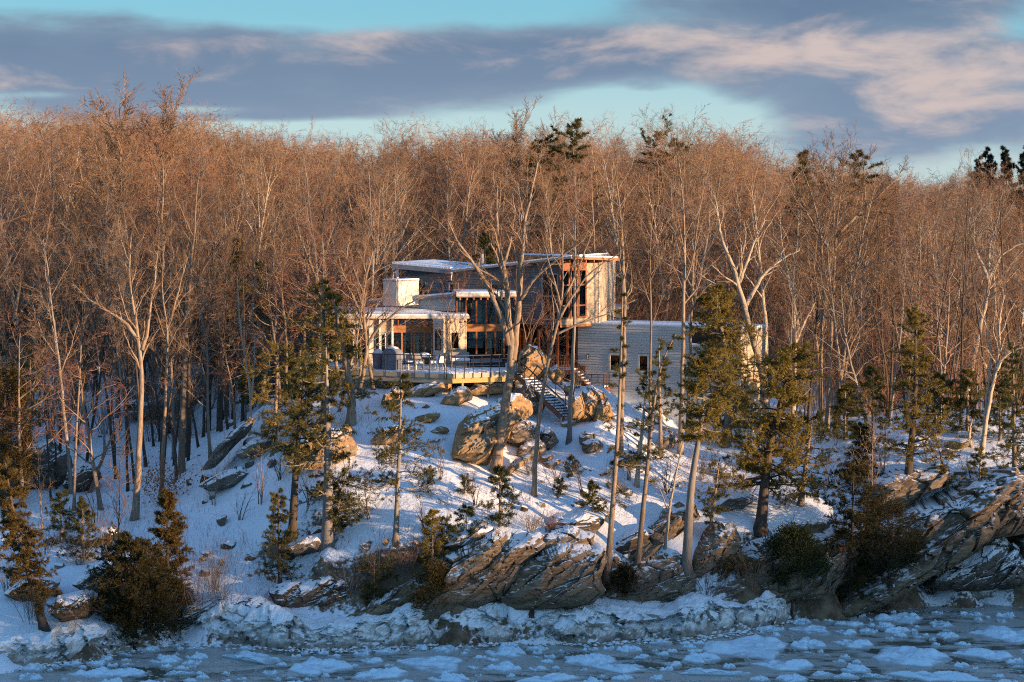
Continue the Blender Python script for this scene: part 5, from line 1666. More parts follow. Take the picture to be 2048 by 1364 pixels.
def cedar(label, uv, vtop, wpx, seed, kind='cedar', shape='ovoid', vlow=None, w=10, utop=None, name='cedar', Yb=None, group=None, **kw):
    b = ground_hit(*uv) if Yb is None else W(uv[0], uv[1], Yb)
    if Yb is not None: b[2] = gz(b[0], b[1])
    Y = b[1]; H = ZV(vtop, Y) - b[2]
    base = .08 if vlow is None else (ZV(vlow, Y) - b[2]) / H
    lean = (W(utop, vtop, Y)[0] - b[0], 0) if utop is not None else (0, 0)
    tm, bm_, cm = cedar_meshes(seed, H, wpx / FPX * Y / 2, r=w / FPX * Y / 2, base=max(.0, base), shape=shape, lean=lean, **kw)
    return place(name, 'tree', label, b, [('trunk', tm.mesh('trunk', True), 'bark_dark'), ('branches', bm_.mesh('branches'), 'bark_dark'), ('crown', cm.mesh('crown'), kind)], group=group)


def scatter(name, label, P, S, Rr, K, srcs):
    me = bpy.data.meshes.new(name); me.vertices.add(len(P)); me.vertices.foreach_set('co', np.array(P, np.float32).ravel())
    for nm, arr, ty in (('sz', S, 'FLOAT'), ('rot', Rr, 'FLOAT'), ('kind_index', K, 'INT')):
        a = me.attributes.new(nm, ty, 'POINT'); a.data.foreach_set('value', np.array(arr, np.float32 if ty == 'FLOAT' else np.int32))
    o = obj(name, me); tag(o, label, kind='stuff')
    gn = bpy.data.node_groups.new(name, 'GeometryNodeTree')
    gn.interface.new_socket('Geometry', in_out='INPUT', socket_type='NodeSocketGeometry'); gn.interface.new_socket('Geometry', in_out='OUTPUT', socket_type='NodeSocketGeometry')
    N = gn.nodes; gi = N.new('NodeGroupInput'); go = N.new('NodeGroupOutput'); jn = N.new('GeometryNodeJoinGeometry')

    def attr(nm, ty):
        a = N.new('GeometryNodeInputNamedAttribute'); a.data_type = ty; a.inputs[0].default_value = nm; return a.outputs[0]
    m2p = N.new('GeometryNodeMeshToPoints'); gn.links.new(gi.outputs[0], m2p.inputs[0])
    for k in range(len(srcs)):
        io = N.new('GeometryNodeInstanceOnPoints'); oi = N.new('GeometryNodeObjectInfo'); oi.inputs[0].default_value = srcs[k]
        gn.links.new(m2p.outputs[0], io.inputs['Points']); gn.links.new(oi.outputs['Geometry'], io.inputs['Instance'])
        cmp_ = N.new('FunctionNodeCompare'); cmp_.data_type = 'INT'; cmp_.operation = 'EQUAL'
        ins = [s for s in cmp_.inputs if s.type == 'INT']; gn.links.new(attr('kind_index', 'INT'), ins[0]); ins[1].default_value = k
        gn.links.new(cmp_.outputs[0], io.inputs['Selection'])
        cx = N.new('ShaderNodeCombineXYZ'); gn.links.new(attr('rot', 'FLOAT'), cx.inputs[2]); gn.links.new(cx.outputs[0], io.inputs['Rotation'])
        gn.links.new(attr('sz', 'FLOAT'), io.inputs['Scale']); gn.links.new(io.outputs[0], jn.inputs[0])
    gn.links.new(jn.outputs[0], go.inputs[0])
    md = o.modifiers.new(name, 'NODES'); md.node_group = gn
    return o



def fit_height(mbs, H):
    """scale so that the tree, its highest twigs included, is H tall"""
    zs = np.concatenate([v[:, 2] for m in mbs for v in m.V]); f = H / np.percentile(zs, 99.7)
    for m in mbs:
        m.V = [v * f for v in m.V]
# ------------------------------------------------------------------ the trees one can pick out
def hero_trees():
    A = {}
    # ---- centre
    bare('big bare twin stemmed tree in front of the deck corner', [(990, 945), (1000, 880), (1013, 800), (1022, 740), (1028, 690), (1020, 640), (1015, 600), (1010, 570), (1003, 530), (1000, 490), (990, 430), (995, 370)], 30, 1, bark='bark', n_limb=10, t0=.55, gnarl=.16,
         extra=[(19, [(1026, 720), (1034, 660), (1038, 600), (1043, 540), (1045, 480), (1052, 420), (1072, 350), (1078, 310)], 1.0), (16, [(1018, 690), (1005, 640), (985, 590), (962, 545), (935, 512), (912, 482), (895, 440)], -1.2),
                (10, [(1040, 600), (1065, 560), (1105, 525), (1140, 500), (1180, 470)], -1.0), (9, [(1005, 540), (1020, 490), (1030, 430), (1024, 380)], 1.0)], ratio=.26, n2=8, n3=6)
    bare('leaning forked bare tree standing in front of the lower stairs', [(1068, 990), (1073, 900), (1080, 810), (1100, 710), (1118, 640), (1124, 600), (1130, 560), (1122, 500), (1128, 440)], 15, 2, bark='bark', n_limb=9, t0=.55, ratio=.3,
         extra=[(8, [(1118, 640), (1140, 600), (1165, 560), (1200, 530), (1250, 500)], -.8), (7, [(1110, 670), (1150, 650), (1210, 630), (1270, 600)], -.5), (7, [(1122, 610), (1108, 560), (1096, 520), (1085, 470)], .5), (7, [(1124, 600), (1148, 560), (1170, 500), (1195, 440)], .6)], gnarl=.12)
    bare('straight slim dark trunk rising past the grey wing corner', [(1137, 885), (1141, 800), (1147, 700), (1149, 600), (1150, 500), (1153, 420), (1150, 340)], 13, 3, bark='bark_grey', n_limb=11, t0=.62, ratio=.2)
    bare('tall straight trunk with pale bark in front of the first wing window', [(1240, 905), (1243, 820), (1247, 720), (1250, 620), (1248, 540), (1243, 470), (1240, 400), (1228, 330)], 16, 4, bark='bark', n_limb=13, t0=.5, ratio=.24, twig='twig')
    bare('slim reddish trunk in front of the second wing window', [(1298, 905), (1300, 800), (1302, 700), (1302, 600), (1300, 520), (1303, 450), (1310, 390)], 9, 5, bark='bark', n_limb=11, t0=.5, ratio=.25)
    bare('left one of a close pair of tall straight trunks before the wing', [(1360, 908), (1363, 820), (1366, 700), (1368, 600), (1370, 500), (1368, 420), (1362, 350), (1352, 300)], 15, 6, bark='bark', n_limb=12, t0=.5, ratio=.27)
    bare('right one of a close pair of tall straight trunks before the wing', [(1372, 900), (1378, 780), (1382, 660), (1385, 560), (1390, 480), (1402, 400), (1420, 330)], 10, 7, bark='bark', n_limb=12, t0=.45, ratio=.28, Yb=122.5)
    bare('large pale oak leaning left behind the golden conifer by the wing end', [(1540, 880), (1532, 790), (1518, 715), (1500, 660), (1488, 610), (1475, 560), (1462, 525), (1440, 470), (1432, 400)], 26, 8, bark='bark_pale', n_limb=9, t0=.55, ratio=.3, gnarl=.18, Yb=124.0,
         extra=[(13, [(1490, 615), (1512, 570), (1530, 545), (1560, 520), (1600, 500)], 1.5), (11, [(1478, 565), (1495, 520), (1512, 475), (1530, 440)], .8)])
    # ---- right hand group
    bare('leftmost of three tall straight trunks right of the wing', [(1642, 880), (1641, 760), (1643, 660), (1646, 560), (1644, 480), (1630, 400), (1600, 330)], 14, 9, bark='bark', n_limb=14, t0=.42, ratio=.33, Yb=127, up=.3)
    bare('middle one of three tall trunks under the widest bare crown', [(1654, 880), (1658, 760), (1664, 640), (1668, 540), (1672, 450), (1680, 390), (1686, 345)], 16, 10, bark='bark', n_limb=20, t0=.42, ratio=.36, Yb=128, up=.22, ang=.85, n2=8, n3=7,
         extra=[(10, [(1672, 470), (1720, 425), (1765, 385), (1800, 350)], 1.0), (10, [(1668, 510), (1625, 450), (1595, 390), (1578, 350)], -1.0), (8, [(1670, 560), (1740, 530), (1800, 515), (1850, 520)], -2)])
    bare('rightmost leaning one of three tall trunks right of the wing', [(1668, 880), (1680, 770), (1694, 660), (1708, 560), (1722, 480), (1736, 425), (1752, 370)], 14, 11, bark='bark', n_limb=15, t0=.4, ratio=.33, Yb=126, up=.25)
    bare('slim bare tree low behind the round pine with a right hand curve', [(1672, 870), (1690, 740), (1702, 680), (1725, 650), (1760, 615), (1790, 590)], 10, 12, bark='bark', n_limb=9, t0=.4, ratio=.35, Yb=125)
    bare('bare tree with a gnarled fork just right of the wing', [(1585, 870), (1590, 740), (1590, 660), (1586, 590), (1588, 520), (1600, 450), (1596, 400)], 13, 13, bark='bark_pale', n_limb=12, t0=.35, ratio=.36, gnarl=.2, Yb=131,
         extra=[(9, [(1590, 690), (1605, 650), (1625, 615), (1650, 560)], 1.0)])
    bare('slender dark trunk behind the yellow topped pine', [(1776, 880), (1782, 780), (1786, 680), (1788, 580), (1790, 500), (1786, 450)], 10, 14, bark='bark_dark', n_limb=10, t0=.5, ratio=.3, Yb=131)
    bare('pale gnarled oak with crooked bare arms at the far right', [(1925, 830), (1945, 720), (1962, 650), (1975, 590), (1980, 540), (1972, 500), (1990, 460), (2000, 420)], 17, 15, bark='bark_pale', n_limb=10, t0=.5, ratio=.28, gnarl=.22, Yb=134,
         extra=[(11, [(1976, 560), (1960, 520), (1945, 490), (1950, 450), (1940, 420)], .6), (10, [(1975, 560), (2000, 510), (2035, 490), (2070, 480)], -.6)])
    bare('forked pale tree with a dead leaning stub at its foot on the right slope', [(1962, 912), (1970, 850), (1982, 790), (1992, 740), (2000, 690), (1996, 640), (2010, 590)], 15, 16, bark='bark_pale', n_limb=10, t0=.42, ratio=.33, gnarl=.2,
         extra=[(11, [(1990, 745), (2008, 710), (2030, 700), (2060, 690)], -.5), (8, [(1968, 850), (1975, 780), (1985, 700), (1970, 640), (1950, 600)], .5)])
    # ---- front, on the bank
    conifer('tall thin leaning hemlock with dark trunk rising from the shore cliff', (1213, 1165), 560, 13, 20, kind='hemlock', shape='sparse', wpx=95, cs_v=1010, utop=1246, mids=[(1224, 1030), (1234, 900), (1240, 780)], n_br=30, gap=.3, n2=9, tuft=7, bark='bark')
    conifer('thin curved pine with tufts leaning over the grey wing', (1273, 1145), 668, 12, 21, kind='pine', shape='sparse', wpx=115, cs_v=960, utop=1352, mids=[(1288, 1000), (1300, 880), (1312, 770), (1328, 700)], n_br=30, gap=.3, n2=9, tuft=8, bark='bark')
    conifer('short slim hemlock between the two thin leaning pines', (1272, 1030), 740, 10, 22, kind='pine', shape='sparse', wpx=100, cs_v=930, utop=1296, mids=[(1280, 900)], n_br=26, gap=.25, bark='bark_pale', Yb=113)
    conifer('dark barked pine with low tufts right of the thin leaning pine', (1322, 870), 690, 9, 23, kind='pine', shape='sparse', wpx=90, cs_v=860, utop=1318, n_br=24, gap=.2, Yb=118)
    conifer('round orange brown cedar crown on a twisted grey trunk', (1372, 1150), 705, 21, 24, kind='pine_gold', shape='round', wpx=165, cs_v=872, utop=1416, mids=[(1378, 1030), (1384, 950), (1400, 870)], n_br=70, n2=12, tuft=11, gap=.1, planar=.2, ln=.13, wd=.034, name='cedar', bark='bark_grey', asym=(.15, 0))
    bare('dead grey leaning snag beside the grey cedar trunk', [(1330, 1095), (1338, 1020), (1350, 960), (1362, 900), (1372, 860)], 10, 25, bark='deadwood', twig='twig_grey', n_limb=12, t0=.3, ratio=.35, n2=4, n3=4, n4=3, gnarl=.2, name='dead_tree', ang=1.1, up=-.1)
    conifer('tall golden green conifer standing before the end of the grey wing', (1450, 893), 575, 21, 26, kind='pine_gold', shape='round', wpx=175, cs_v=870, utop=1432, n_br=96, n2=11, tuft=10, gap=.05, ln=.18, wd=.038, bark='bark_grey', mids=[(1462, 790)])
    conifer('big dense golden pine with round crown right of the wing', (1520, 1062), 700, 24, 27, kind='pine_gold', shape='round', wpx=215, cs_v=970, utop=1590, n_br=84, n2=12, tuft=10, gap=.08, bark='bark_dark', mids=[(1532, 940), (1545, 860)], ln=.17, wd=.036)
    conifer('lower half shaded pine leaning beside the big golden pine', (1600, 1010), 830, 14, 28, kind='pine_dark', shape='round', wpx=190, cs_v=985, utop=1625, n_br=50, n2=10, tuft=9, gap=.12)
    conifer('drooping brown hemlock branch tree over the shore cliff', (1415, 1090), 915, 9, 29, kind='hemlock', shape='flat', wpx=150, cs_v=1040, n_br=24, gap=.2, utop=1440)
    conifer('irregular yellow topped pine on the right slope with bare lower trunk', (1810, 1012), 625, 19, 30, kind='pine_gold', shape='sparse', wpx=150, cs_v=905, utop=1830, mids=[(1818, 930), (1826, 860), (1832, 760)], n_br=56, n2=11, tuft=9, gap=.12, bark='bark_dark')
    conifer('tall green pine cut by the right edge of the picture', (2030, 1010), 690, 12, 31, kind='pine', shape='cone', wpx=120, cs_v=985, utop=2026, n_br=56, gap=.12)
    conifer('second green pine close behind the one at the right edge', (2062, 990), 720, 12, 32, kind='pine', shape='cone', wpx=120, cs_v=960, n_br=50, gap=.12)
    for i, (u, v, vt, w, lab) in enumerate([(1745, 905, 735, 150, 'bushy young white pine left of the yellow topped pine'), (1725, 960, 850, 90, 'small shaded young pine below the bushy one'), (1880, 866, 748, 140, 'wide young pine behind the right snow slope'),
                                            (1935, 862, 740, 110, 'dark young pine at the edge of the right woods'), (2000, 880, 730, 110, 'young pine with rusty leaves beside it at the far right'), (1690, 880, 770, 90, 'small pine in the gap right of the golden pine')]):
        conifer(lab, (u, v), vt, 6, 40 + i, kind=('pine', 'pine_dark', 'pine')[i % 3], shape='cone', wpx=w, cs_v=v - 12, n_br=46, gap=.1, n2=9, tuft=9)
    # ---- middle left conifers in front of the pavilion
    conifer('golden green hemlock group tree hiding the pavilion corner', (700, 850), 590, 20, 50, kind='pine_gold', shape='round', wpx=150, cs_v=800, utop=665, n_br=42, n2=11, tuft=9, gap=.1, mids=[(706, 800)], bark='bark')
    conifer('tall straight hemlock with golden sprays left of the deck', (651, 845), 560, 20, 51, kind='pine_gold', shape='round', wpx=120, cs_v=745, utop=645, n_br=34, n2=10, tuft=9, gap=.15, bark='bark')
    conifer('golden hemlock with dense low sprays below the deck end', (655, 1092), 690, 26, 52, kind='pine', shape='sparse', wpx=200, cs_v=990, utop=652, n_br=40, n2=11, tuft=9, gap=.14, mids=[(657, 960), (654, 800)], bark='bark_grey', droop=-.22)
    conifer('dark trunked hemlock with spreading shaded boughs on the open slope', (582, 1108), 735, 20, 53, kind='pine', shape='sparse', wpx=200, cs_v=930, utop=612, n_br=40, n2=11, tuft=9, gap=.14, mids=[(590, 960), (600, 830)], bark='bark_dark', droop=-.2)
    conifer('golden green pine on the left of the middle group', (548, 905), 690, 12, 54, kind='pine_gold', shape='round', wpx=150, cs_v=880, utop=556, n_br=40, n2=10, tuft=9, gap=.12)
    conifer('green pine filling the gap under the far deck end', (600, 880), 700, 12, 55, kind='pine', shape='sparse', wpx=150, cs_v=860, n_br=46, gap=.12)
    conifer('slender lone hemlock with layered boughs in the middle of the slope', (791, 1085), 742, 12, 56, kind='hemlock', shape='cone', wpx=230, cs_v=975, utop=803, mids=[(796, 960), (800, 860)], n_br=46, n2=11, tuft=9, gap=.2, droop=-.16, bark='bark_grey')
    conifer('low bough of hemlock sweeping right over the snow', (660, 1075), 950, 8, 57, kind='hemlock', shape='flat', wpx=190, cs_v=1040, utop=690, n_br=26, n2=12, tuft=10, gap=.05, asym=(.7, -.2), droop=-.3)
    conifer('scrubby hemlock sapling at the foot of the dark trunked hemlock', (560, 1165), 985, 8, 58, kind='hemlock', shape='cone', wpx=110, cs_v=1150, utop=556, n_br=40, n2=10, tuft=8, gap=.15, bark='bark_dark')
    conifer('small snowy spruce standing alone near the big rock face', (1000, 1052), 935, 6, 59, kind='pine_dark', shape='cone', wpx=95, cs_v=1040, n_br=34, gap=.1)
    conifer('tiny pale green pine seedling by the hemlock at centre right', (1186, 1036), 965, 4, 60, kind='pine', shape='cone', wpx=70, cs_v=1030, n_br=22, gap=.1)
    conifer('rusty young hemlock growing on the big shore rock', (865, 1160), 1020, 6, 61, kind='pine_gold', shape='cone', wpx=85, cs_v=1150, n_br=34, gap=.1, Yb=102.5)
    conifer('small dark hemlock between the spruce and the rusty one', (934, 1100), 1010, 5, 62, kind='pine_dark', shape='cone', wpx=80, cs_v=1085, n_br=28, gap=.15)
    cedar('brown bush of cedar clinging to the face of the shore rock', (872, 1242), 1135, 95, 63, kind='cedar', shape='bush', n_cl=110, per=40, w=5, Yb=101.0)
    cedar('dark cedar sprig on the upper face of the shore rock', (975, 1185), 1085, 80, 64, kind='cedar_dark', shape='bush', n_cl=70, per=36, w=4, Yb=102.2)
    conifer('scrawny hemlock drooping beside the long thin rock tongue', (748, 1215), 1120, 5, 65, kind='hemlock', shape='flat', wpx=130, cs_v=1200, n_br=22, gap=.15)
    # ---- left edge
    conifer('leaning brown cedar at the left edge above the ice', (92, 1262), 925, 19, 70, kind='cedar', shape='sparse', wpx=150, cs_v=1185, utop=10, mids=[(70, 1190), (45, 1100), (25, 1020)], n_br=76, n2=12, tuft=11, gap=.1, planar=.2, droop=-.35, ln=.14, wd=.036, name='cedar', bark='bark_dark')
    cedar('bright orange cedar crown at the left edge of the picture', (5, 1010), 745, 120, 71, kind='cedar', shape='ovoid', vlow=975, w=14, utop=10, n_cl=320, per=60)
    conifer('tall dark cedar column behind the round shore cedar', (335, 1190), 985, 10, 72, kind='cedar', shape='cone', wpx=125, cs_v=1180, n_br=80, n2=11, tuft=10, gap=.08, planar=.2, ln=.14, wd=.036, name='cedar', bark='bark_dark', top_up=.6)
    conifer('big round dark cedar bush overhanging the shore ice', (262, 1268), 1080, 9, 73, kind='cedar_dark', shape='round', wpx=205, cs_v=1262, n_br=100, n2=12, tuft=11, gap=.03, planar=.15, droop=-.1, ln=.14, wd=.038, name='cedar', bark='bark_dark')
    cedar('dense inner growth low at the foot of the big round cedar', (275, 1272), 1140, 120, 173, kind='cedar_dark', shape='bush', vlow=1268, w=5, n_cl=110, per=44)
    cedar('low brown cedar fringe at the foot of the round bush', (350, 1262), 1170, 75, 74, kind='cedar', shape='bush', vlow=1258, w=5, n_cl=90, per=40)
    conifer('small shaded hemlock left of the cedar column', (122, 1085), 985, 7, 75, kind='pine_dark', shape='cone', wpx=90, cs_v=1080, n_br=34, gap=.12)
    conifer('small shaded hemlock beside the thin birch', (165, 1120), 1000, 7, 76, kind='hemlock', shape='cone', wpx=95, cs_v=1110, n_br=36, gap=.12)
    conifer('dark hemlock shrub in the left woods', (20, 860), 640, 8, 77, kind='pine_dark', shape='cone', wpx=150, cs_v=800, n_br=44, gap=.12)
    conifer('golden pine sapling in the left woods', (60, 900), 690, 7, 78, kind='pine', shape='cone', wpx=110, cs_v=860, n_br=40, gap=.12)
    # right shore bushes
    conifer('large dark cedar bush hanging over the right shore cliff', (1700, 1190), 925, 9, 80, kind='cedar_dark', shape='round', wpx=165, cs_v=1175, utop=1708, n_br=76, n2=11, tuft=10, gap=.08, planar=.2, droop=-.3, ln=.14, wd=.036, name='cedar', bark='bark_dark', Yb=107.0)
    cedar('green brown cedar thicket against the right cliff foot', (1775, 1165), 1010, 150, 81, kind='cedar_dark', shape='bush', vlow=1150, w=6, n_cl=170, per=40, Yb=108.5)
    cedar('dark evergreen bush in the hollow of the cliff', (1585, 1165), 1065, 120, 82, kind='pine_dark', shape='bush', vlow=1160, w=6, n_cl=190, per=44, Yb=106.2)
    cedar('brown fringe of cedar on the cliff below the grey snag', (1470, 1180), 1130, 70, 83, kind='cedar', shape='bush', vlow=1175, w=5, n_cl=45, per=40, Yb=105.5)
    cedar('scrub evergreen at the foot of the two leaning pines', (1250, 1190), 1140, 60, 84, kind='cedar_dark', shape='bush', vlow=1185, w=5, n_cl=45, per=38, Yb=104.5)
    conifer('young pine rooted on the right shore cliff', (1960, 1070), 900, 7, 85, kind='pine', shape='cone', wpx=110, cs_v=1060, n_br=36, gap=.15)
    conifer('leaning pine bough low on the right slope', (1905, 1010), 860, 8, 86, kind='pine_gold', shape='flat', wpx=140, cs_v=985, n_br=24, gap=.15, utop=1870)
    cedar('brown leafed thicket at the right edge of the cliff', (2030, 1120), 1000, 90, 87, kind='cedar_dark', shape='bush', n_cl=100, per=40, w=5)
    # ---- left woods, bare
    bare('stout forked oak in the left woods with a crooked side limb', [(268, 1040), (275, 950), (280, 860), (284, 780), (282, 720), (280, 680), (272, 640), (262, 600), (255, 540), (262, 470)], 20, 90, bark='bark', n_limb=14, t0=.5, ratio=.27, gnarl=.17,
         extra=[(11, [(278, 680), (255, 650), (235, 632), (205, 618), (175, 600), (150, 570)], -.5), (11, [(284, 700), (296, 660), (300, 610), (310, 560), (316, 500)], .6)])
    bare('tall straight sunlit trunk near the middle of the left woods', [(362, 945), (365, 860), (368, 760), (372, 660), (378, 580), (384, 500), (392, 430), (396, 360)], 19, 91, bark='bark', n_limb=13, t0=.5, ratio=.25)
    bare('dark trunk standing just behind the straight sunlit one', [(376, 935), (378, 850), (378, 760), (372, 640), (366, 520), (360, 430)], 16, 92, bark='bark_dark', n_limb=12, t0=.55, ratio=.24, Yb=125)
    bare('slim Y shaped sunlit tree between the two stout left trunks', [(322, 990), (326, 900), (331, 800), (334, 720), (337, 650), (325, 610), (322, 560), (330, 480)], 12, 93, bark='bark', n_limb=11, t0=.5, ratio=.26, extra=[(7, [(337, 650), (352, 600), (362, 560), (380, 500)], .5)])
    bare('thin pale birch stem rising from the snow bank at left', [(147, 1020), (150, 940), (153, 860), (158, 780), (162, 690), (166, 600)], 9, 94, bark='bark', n_limb=10, t0=.45, ratio=.25)
    bare('reddish dead trunk leaning to the right in the left woods', [(178, 985), (200, 930), (218, 885), (236, 845), (252, 815)], 13, 95, bark='redrot', n_limb=3, t0=.6, ratio=.12, n2=2, n3=2, n4=0, name='dead_tree')
    bare('dark trunk in the left woods with sunlit upper stem', [(100, 872), (112, 800), (122, 720), (130, 650), (134, 590), (150, 520)], 15, 96, bark='bark', n_limb=11, t0=.4, ratio=.3, Yb=134)
    bare('left one of two very dark trunks beyond the snow hollow', [(417, 900), (418, 820), (420, 740), (420, 650), (424, 560), (428, 470)], 16, 97, bark='bark_dark', n_limb=12, t0=.5, ratio=.25, Yb=133)
    bare('right one of two very dark trunks beyond the snow hollow', [(437, 895), (438, 820), (440, 740), (446, 650), (452, 560), (456, 480)], 15, 98, bark='bark_dark', n_limb=12, t0=.5, ratio=.25, Yb=132)
    bare('slender dark trunk at the top of the rocky rib', [(466, 850), (467, 780), (466, 700), (470, 620), (474, 540)], 11, 99, bark='bark_dark', n_limb=11, t0=.5, ratio=.25, Yb=132)
    bare('wavy pink barked sapling in front of the golden pines', [(500, 870), (502, 800), (494, 730), (485, 690), (478, 620), (474, 560)], 8, 100, bark='bark_pale', n_limb=10, t0=.4, ratio=.28, extra=[(6, [(502, 800), (508, 740), (510, 680), (506, 640)], .4)])
    bare('leaning pale trunk left of the golden hemlocks', [(570, 860), (572, 780), (574, 700), (568, 620), (560, 560), (548, 480)], 12, 101, bark='bark', n_limb=12, t0=.5, ratio=.28, Yb=121)
    bare('broad crowned oak above the far end of the deck', [(612, 800), (640, 700), (652, 640), (640, 590), (628, 540), (600, 480), (590, 420)], 15, 102, bark='bark', n_limb=13, t0=.4, ratio=.34, gnarl=.2, Yb=124,
         extra=[(11, [(652, 640), (672, 590), (690, 540), (700, 470)], .6), (9, [(640, 600), (600, 570), (560, 560), (520, 540)], -.5)])
    bare('leaning oak whose limbs screen the chimney', [(705, 838), (722, 770), (735, 700), (730, 650), (722, 610), (728, 560), (750, 500), (745, 430)], 14, 103, bark='bark', n_limb=13, t0=.4, ratio=.32, gnarl=.18, Yb=121,
         extra=[(9, [(735, 690), (755, 655), (790, 625), (830, 600), (860, 590)], -.8), (9, [(726, 640), (705, 590), (690, 560), (672, 500)], .4)])
    bare('left one of a crossed pair of bare stems under the deck end', [(668, 850), (690, 780), (700, 730), (712, 690), (720, 640), (728, 580)], 11, 104, bark='bark', n_limb=10, t0=.5, ratio=.28, Yb=118)
    bare('thin bare tree with red buds standing before the dark upper wall', [(1062, 770), (1055, 700), (1050, 660), (1040, 620), (1030, 580), (1035, 520)], 5, 105, bark='bark', twig='twig_red', n_limb=14, t0=.2, ratio=.45, Yb=125.5, up=.2)
    bare('twiggy reddish sapling in front of the recessed red doors', [(1085, 765), (1090, 720), (1100, 680), (1098, 640)], 5, 106, bark='redrot', twig='twig_red', n_limb=16, t0=.1, ratio=.5, Yb=129.0, up=.3)
    bare('small oak with rusty buds leaning before the great room glass', [(900, 760), (905, 700), (890, 640), (900, 600), (915, 560)], 5, 107, bark='bark', twig='twig_red', n_limb=14, t0=.25, ratio=.5, Yb=123.5)
    bare('thin leafless sapling in front of the left snow bank', [(232, 1120), (238, 1040), (240, 960), (236, 880)], 5, 108, bark='bark_dark', n_limb=12, t0=.25, ratio=.35, Yb=105)
    bare('second thin leafless sapling above the cedar column', [(85, 1060), (80, 980), (76, 900)], 5, 109, bark='bark', n_limb=12, t0=.25, ratio=.35)
    bare('leafless sapling rooted above the right cliff', [(1742, 1075), (1745, 990), (1744, 900), (1748, 830)], 6, 110, bark='bark_grey', n_limb=12, t0=.3, ratio=.3)
    # dead stub at the foot of the forked pale tree
    bare('short bleached stump leaning against the forked pale tree', [(1945, 895), (1938, 870), (1944, 838)], 14, 111, bark='deadwood', n_limb=2, t0=.5, ratio=.3, n2=2, n3=2, n4=0, name='tree_stump')


hero_trees()


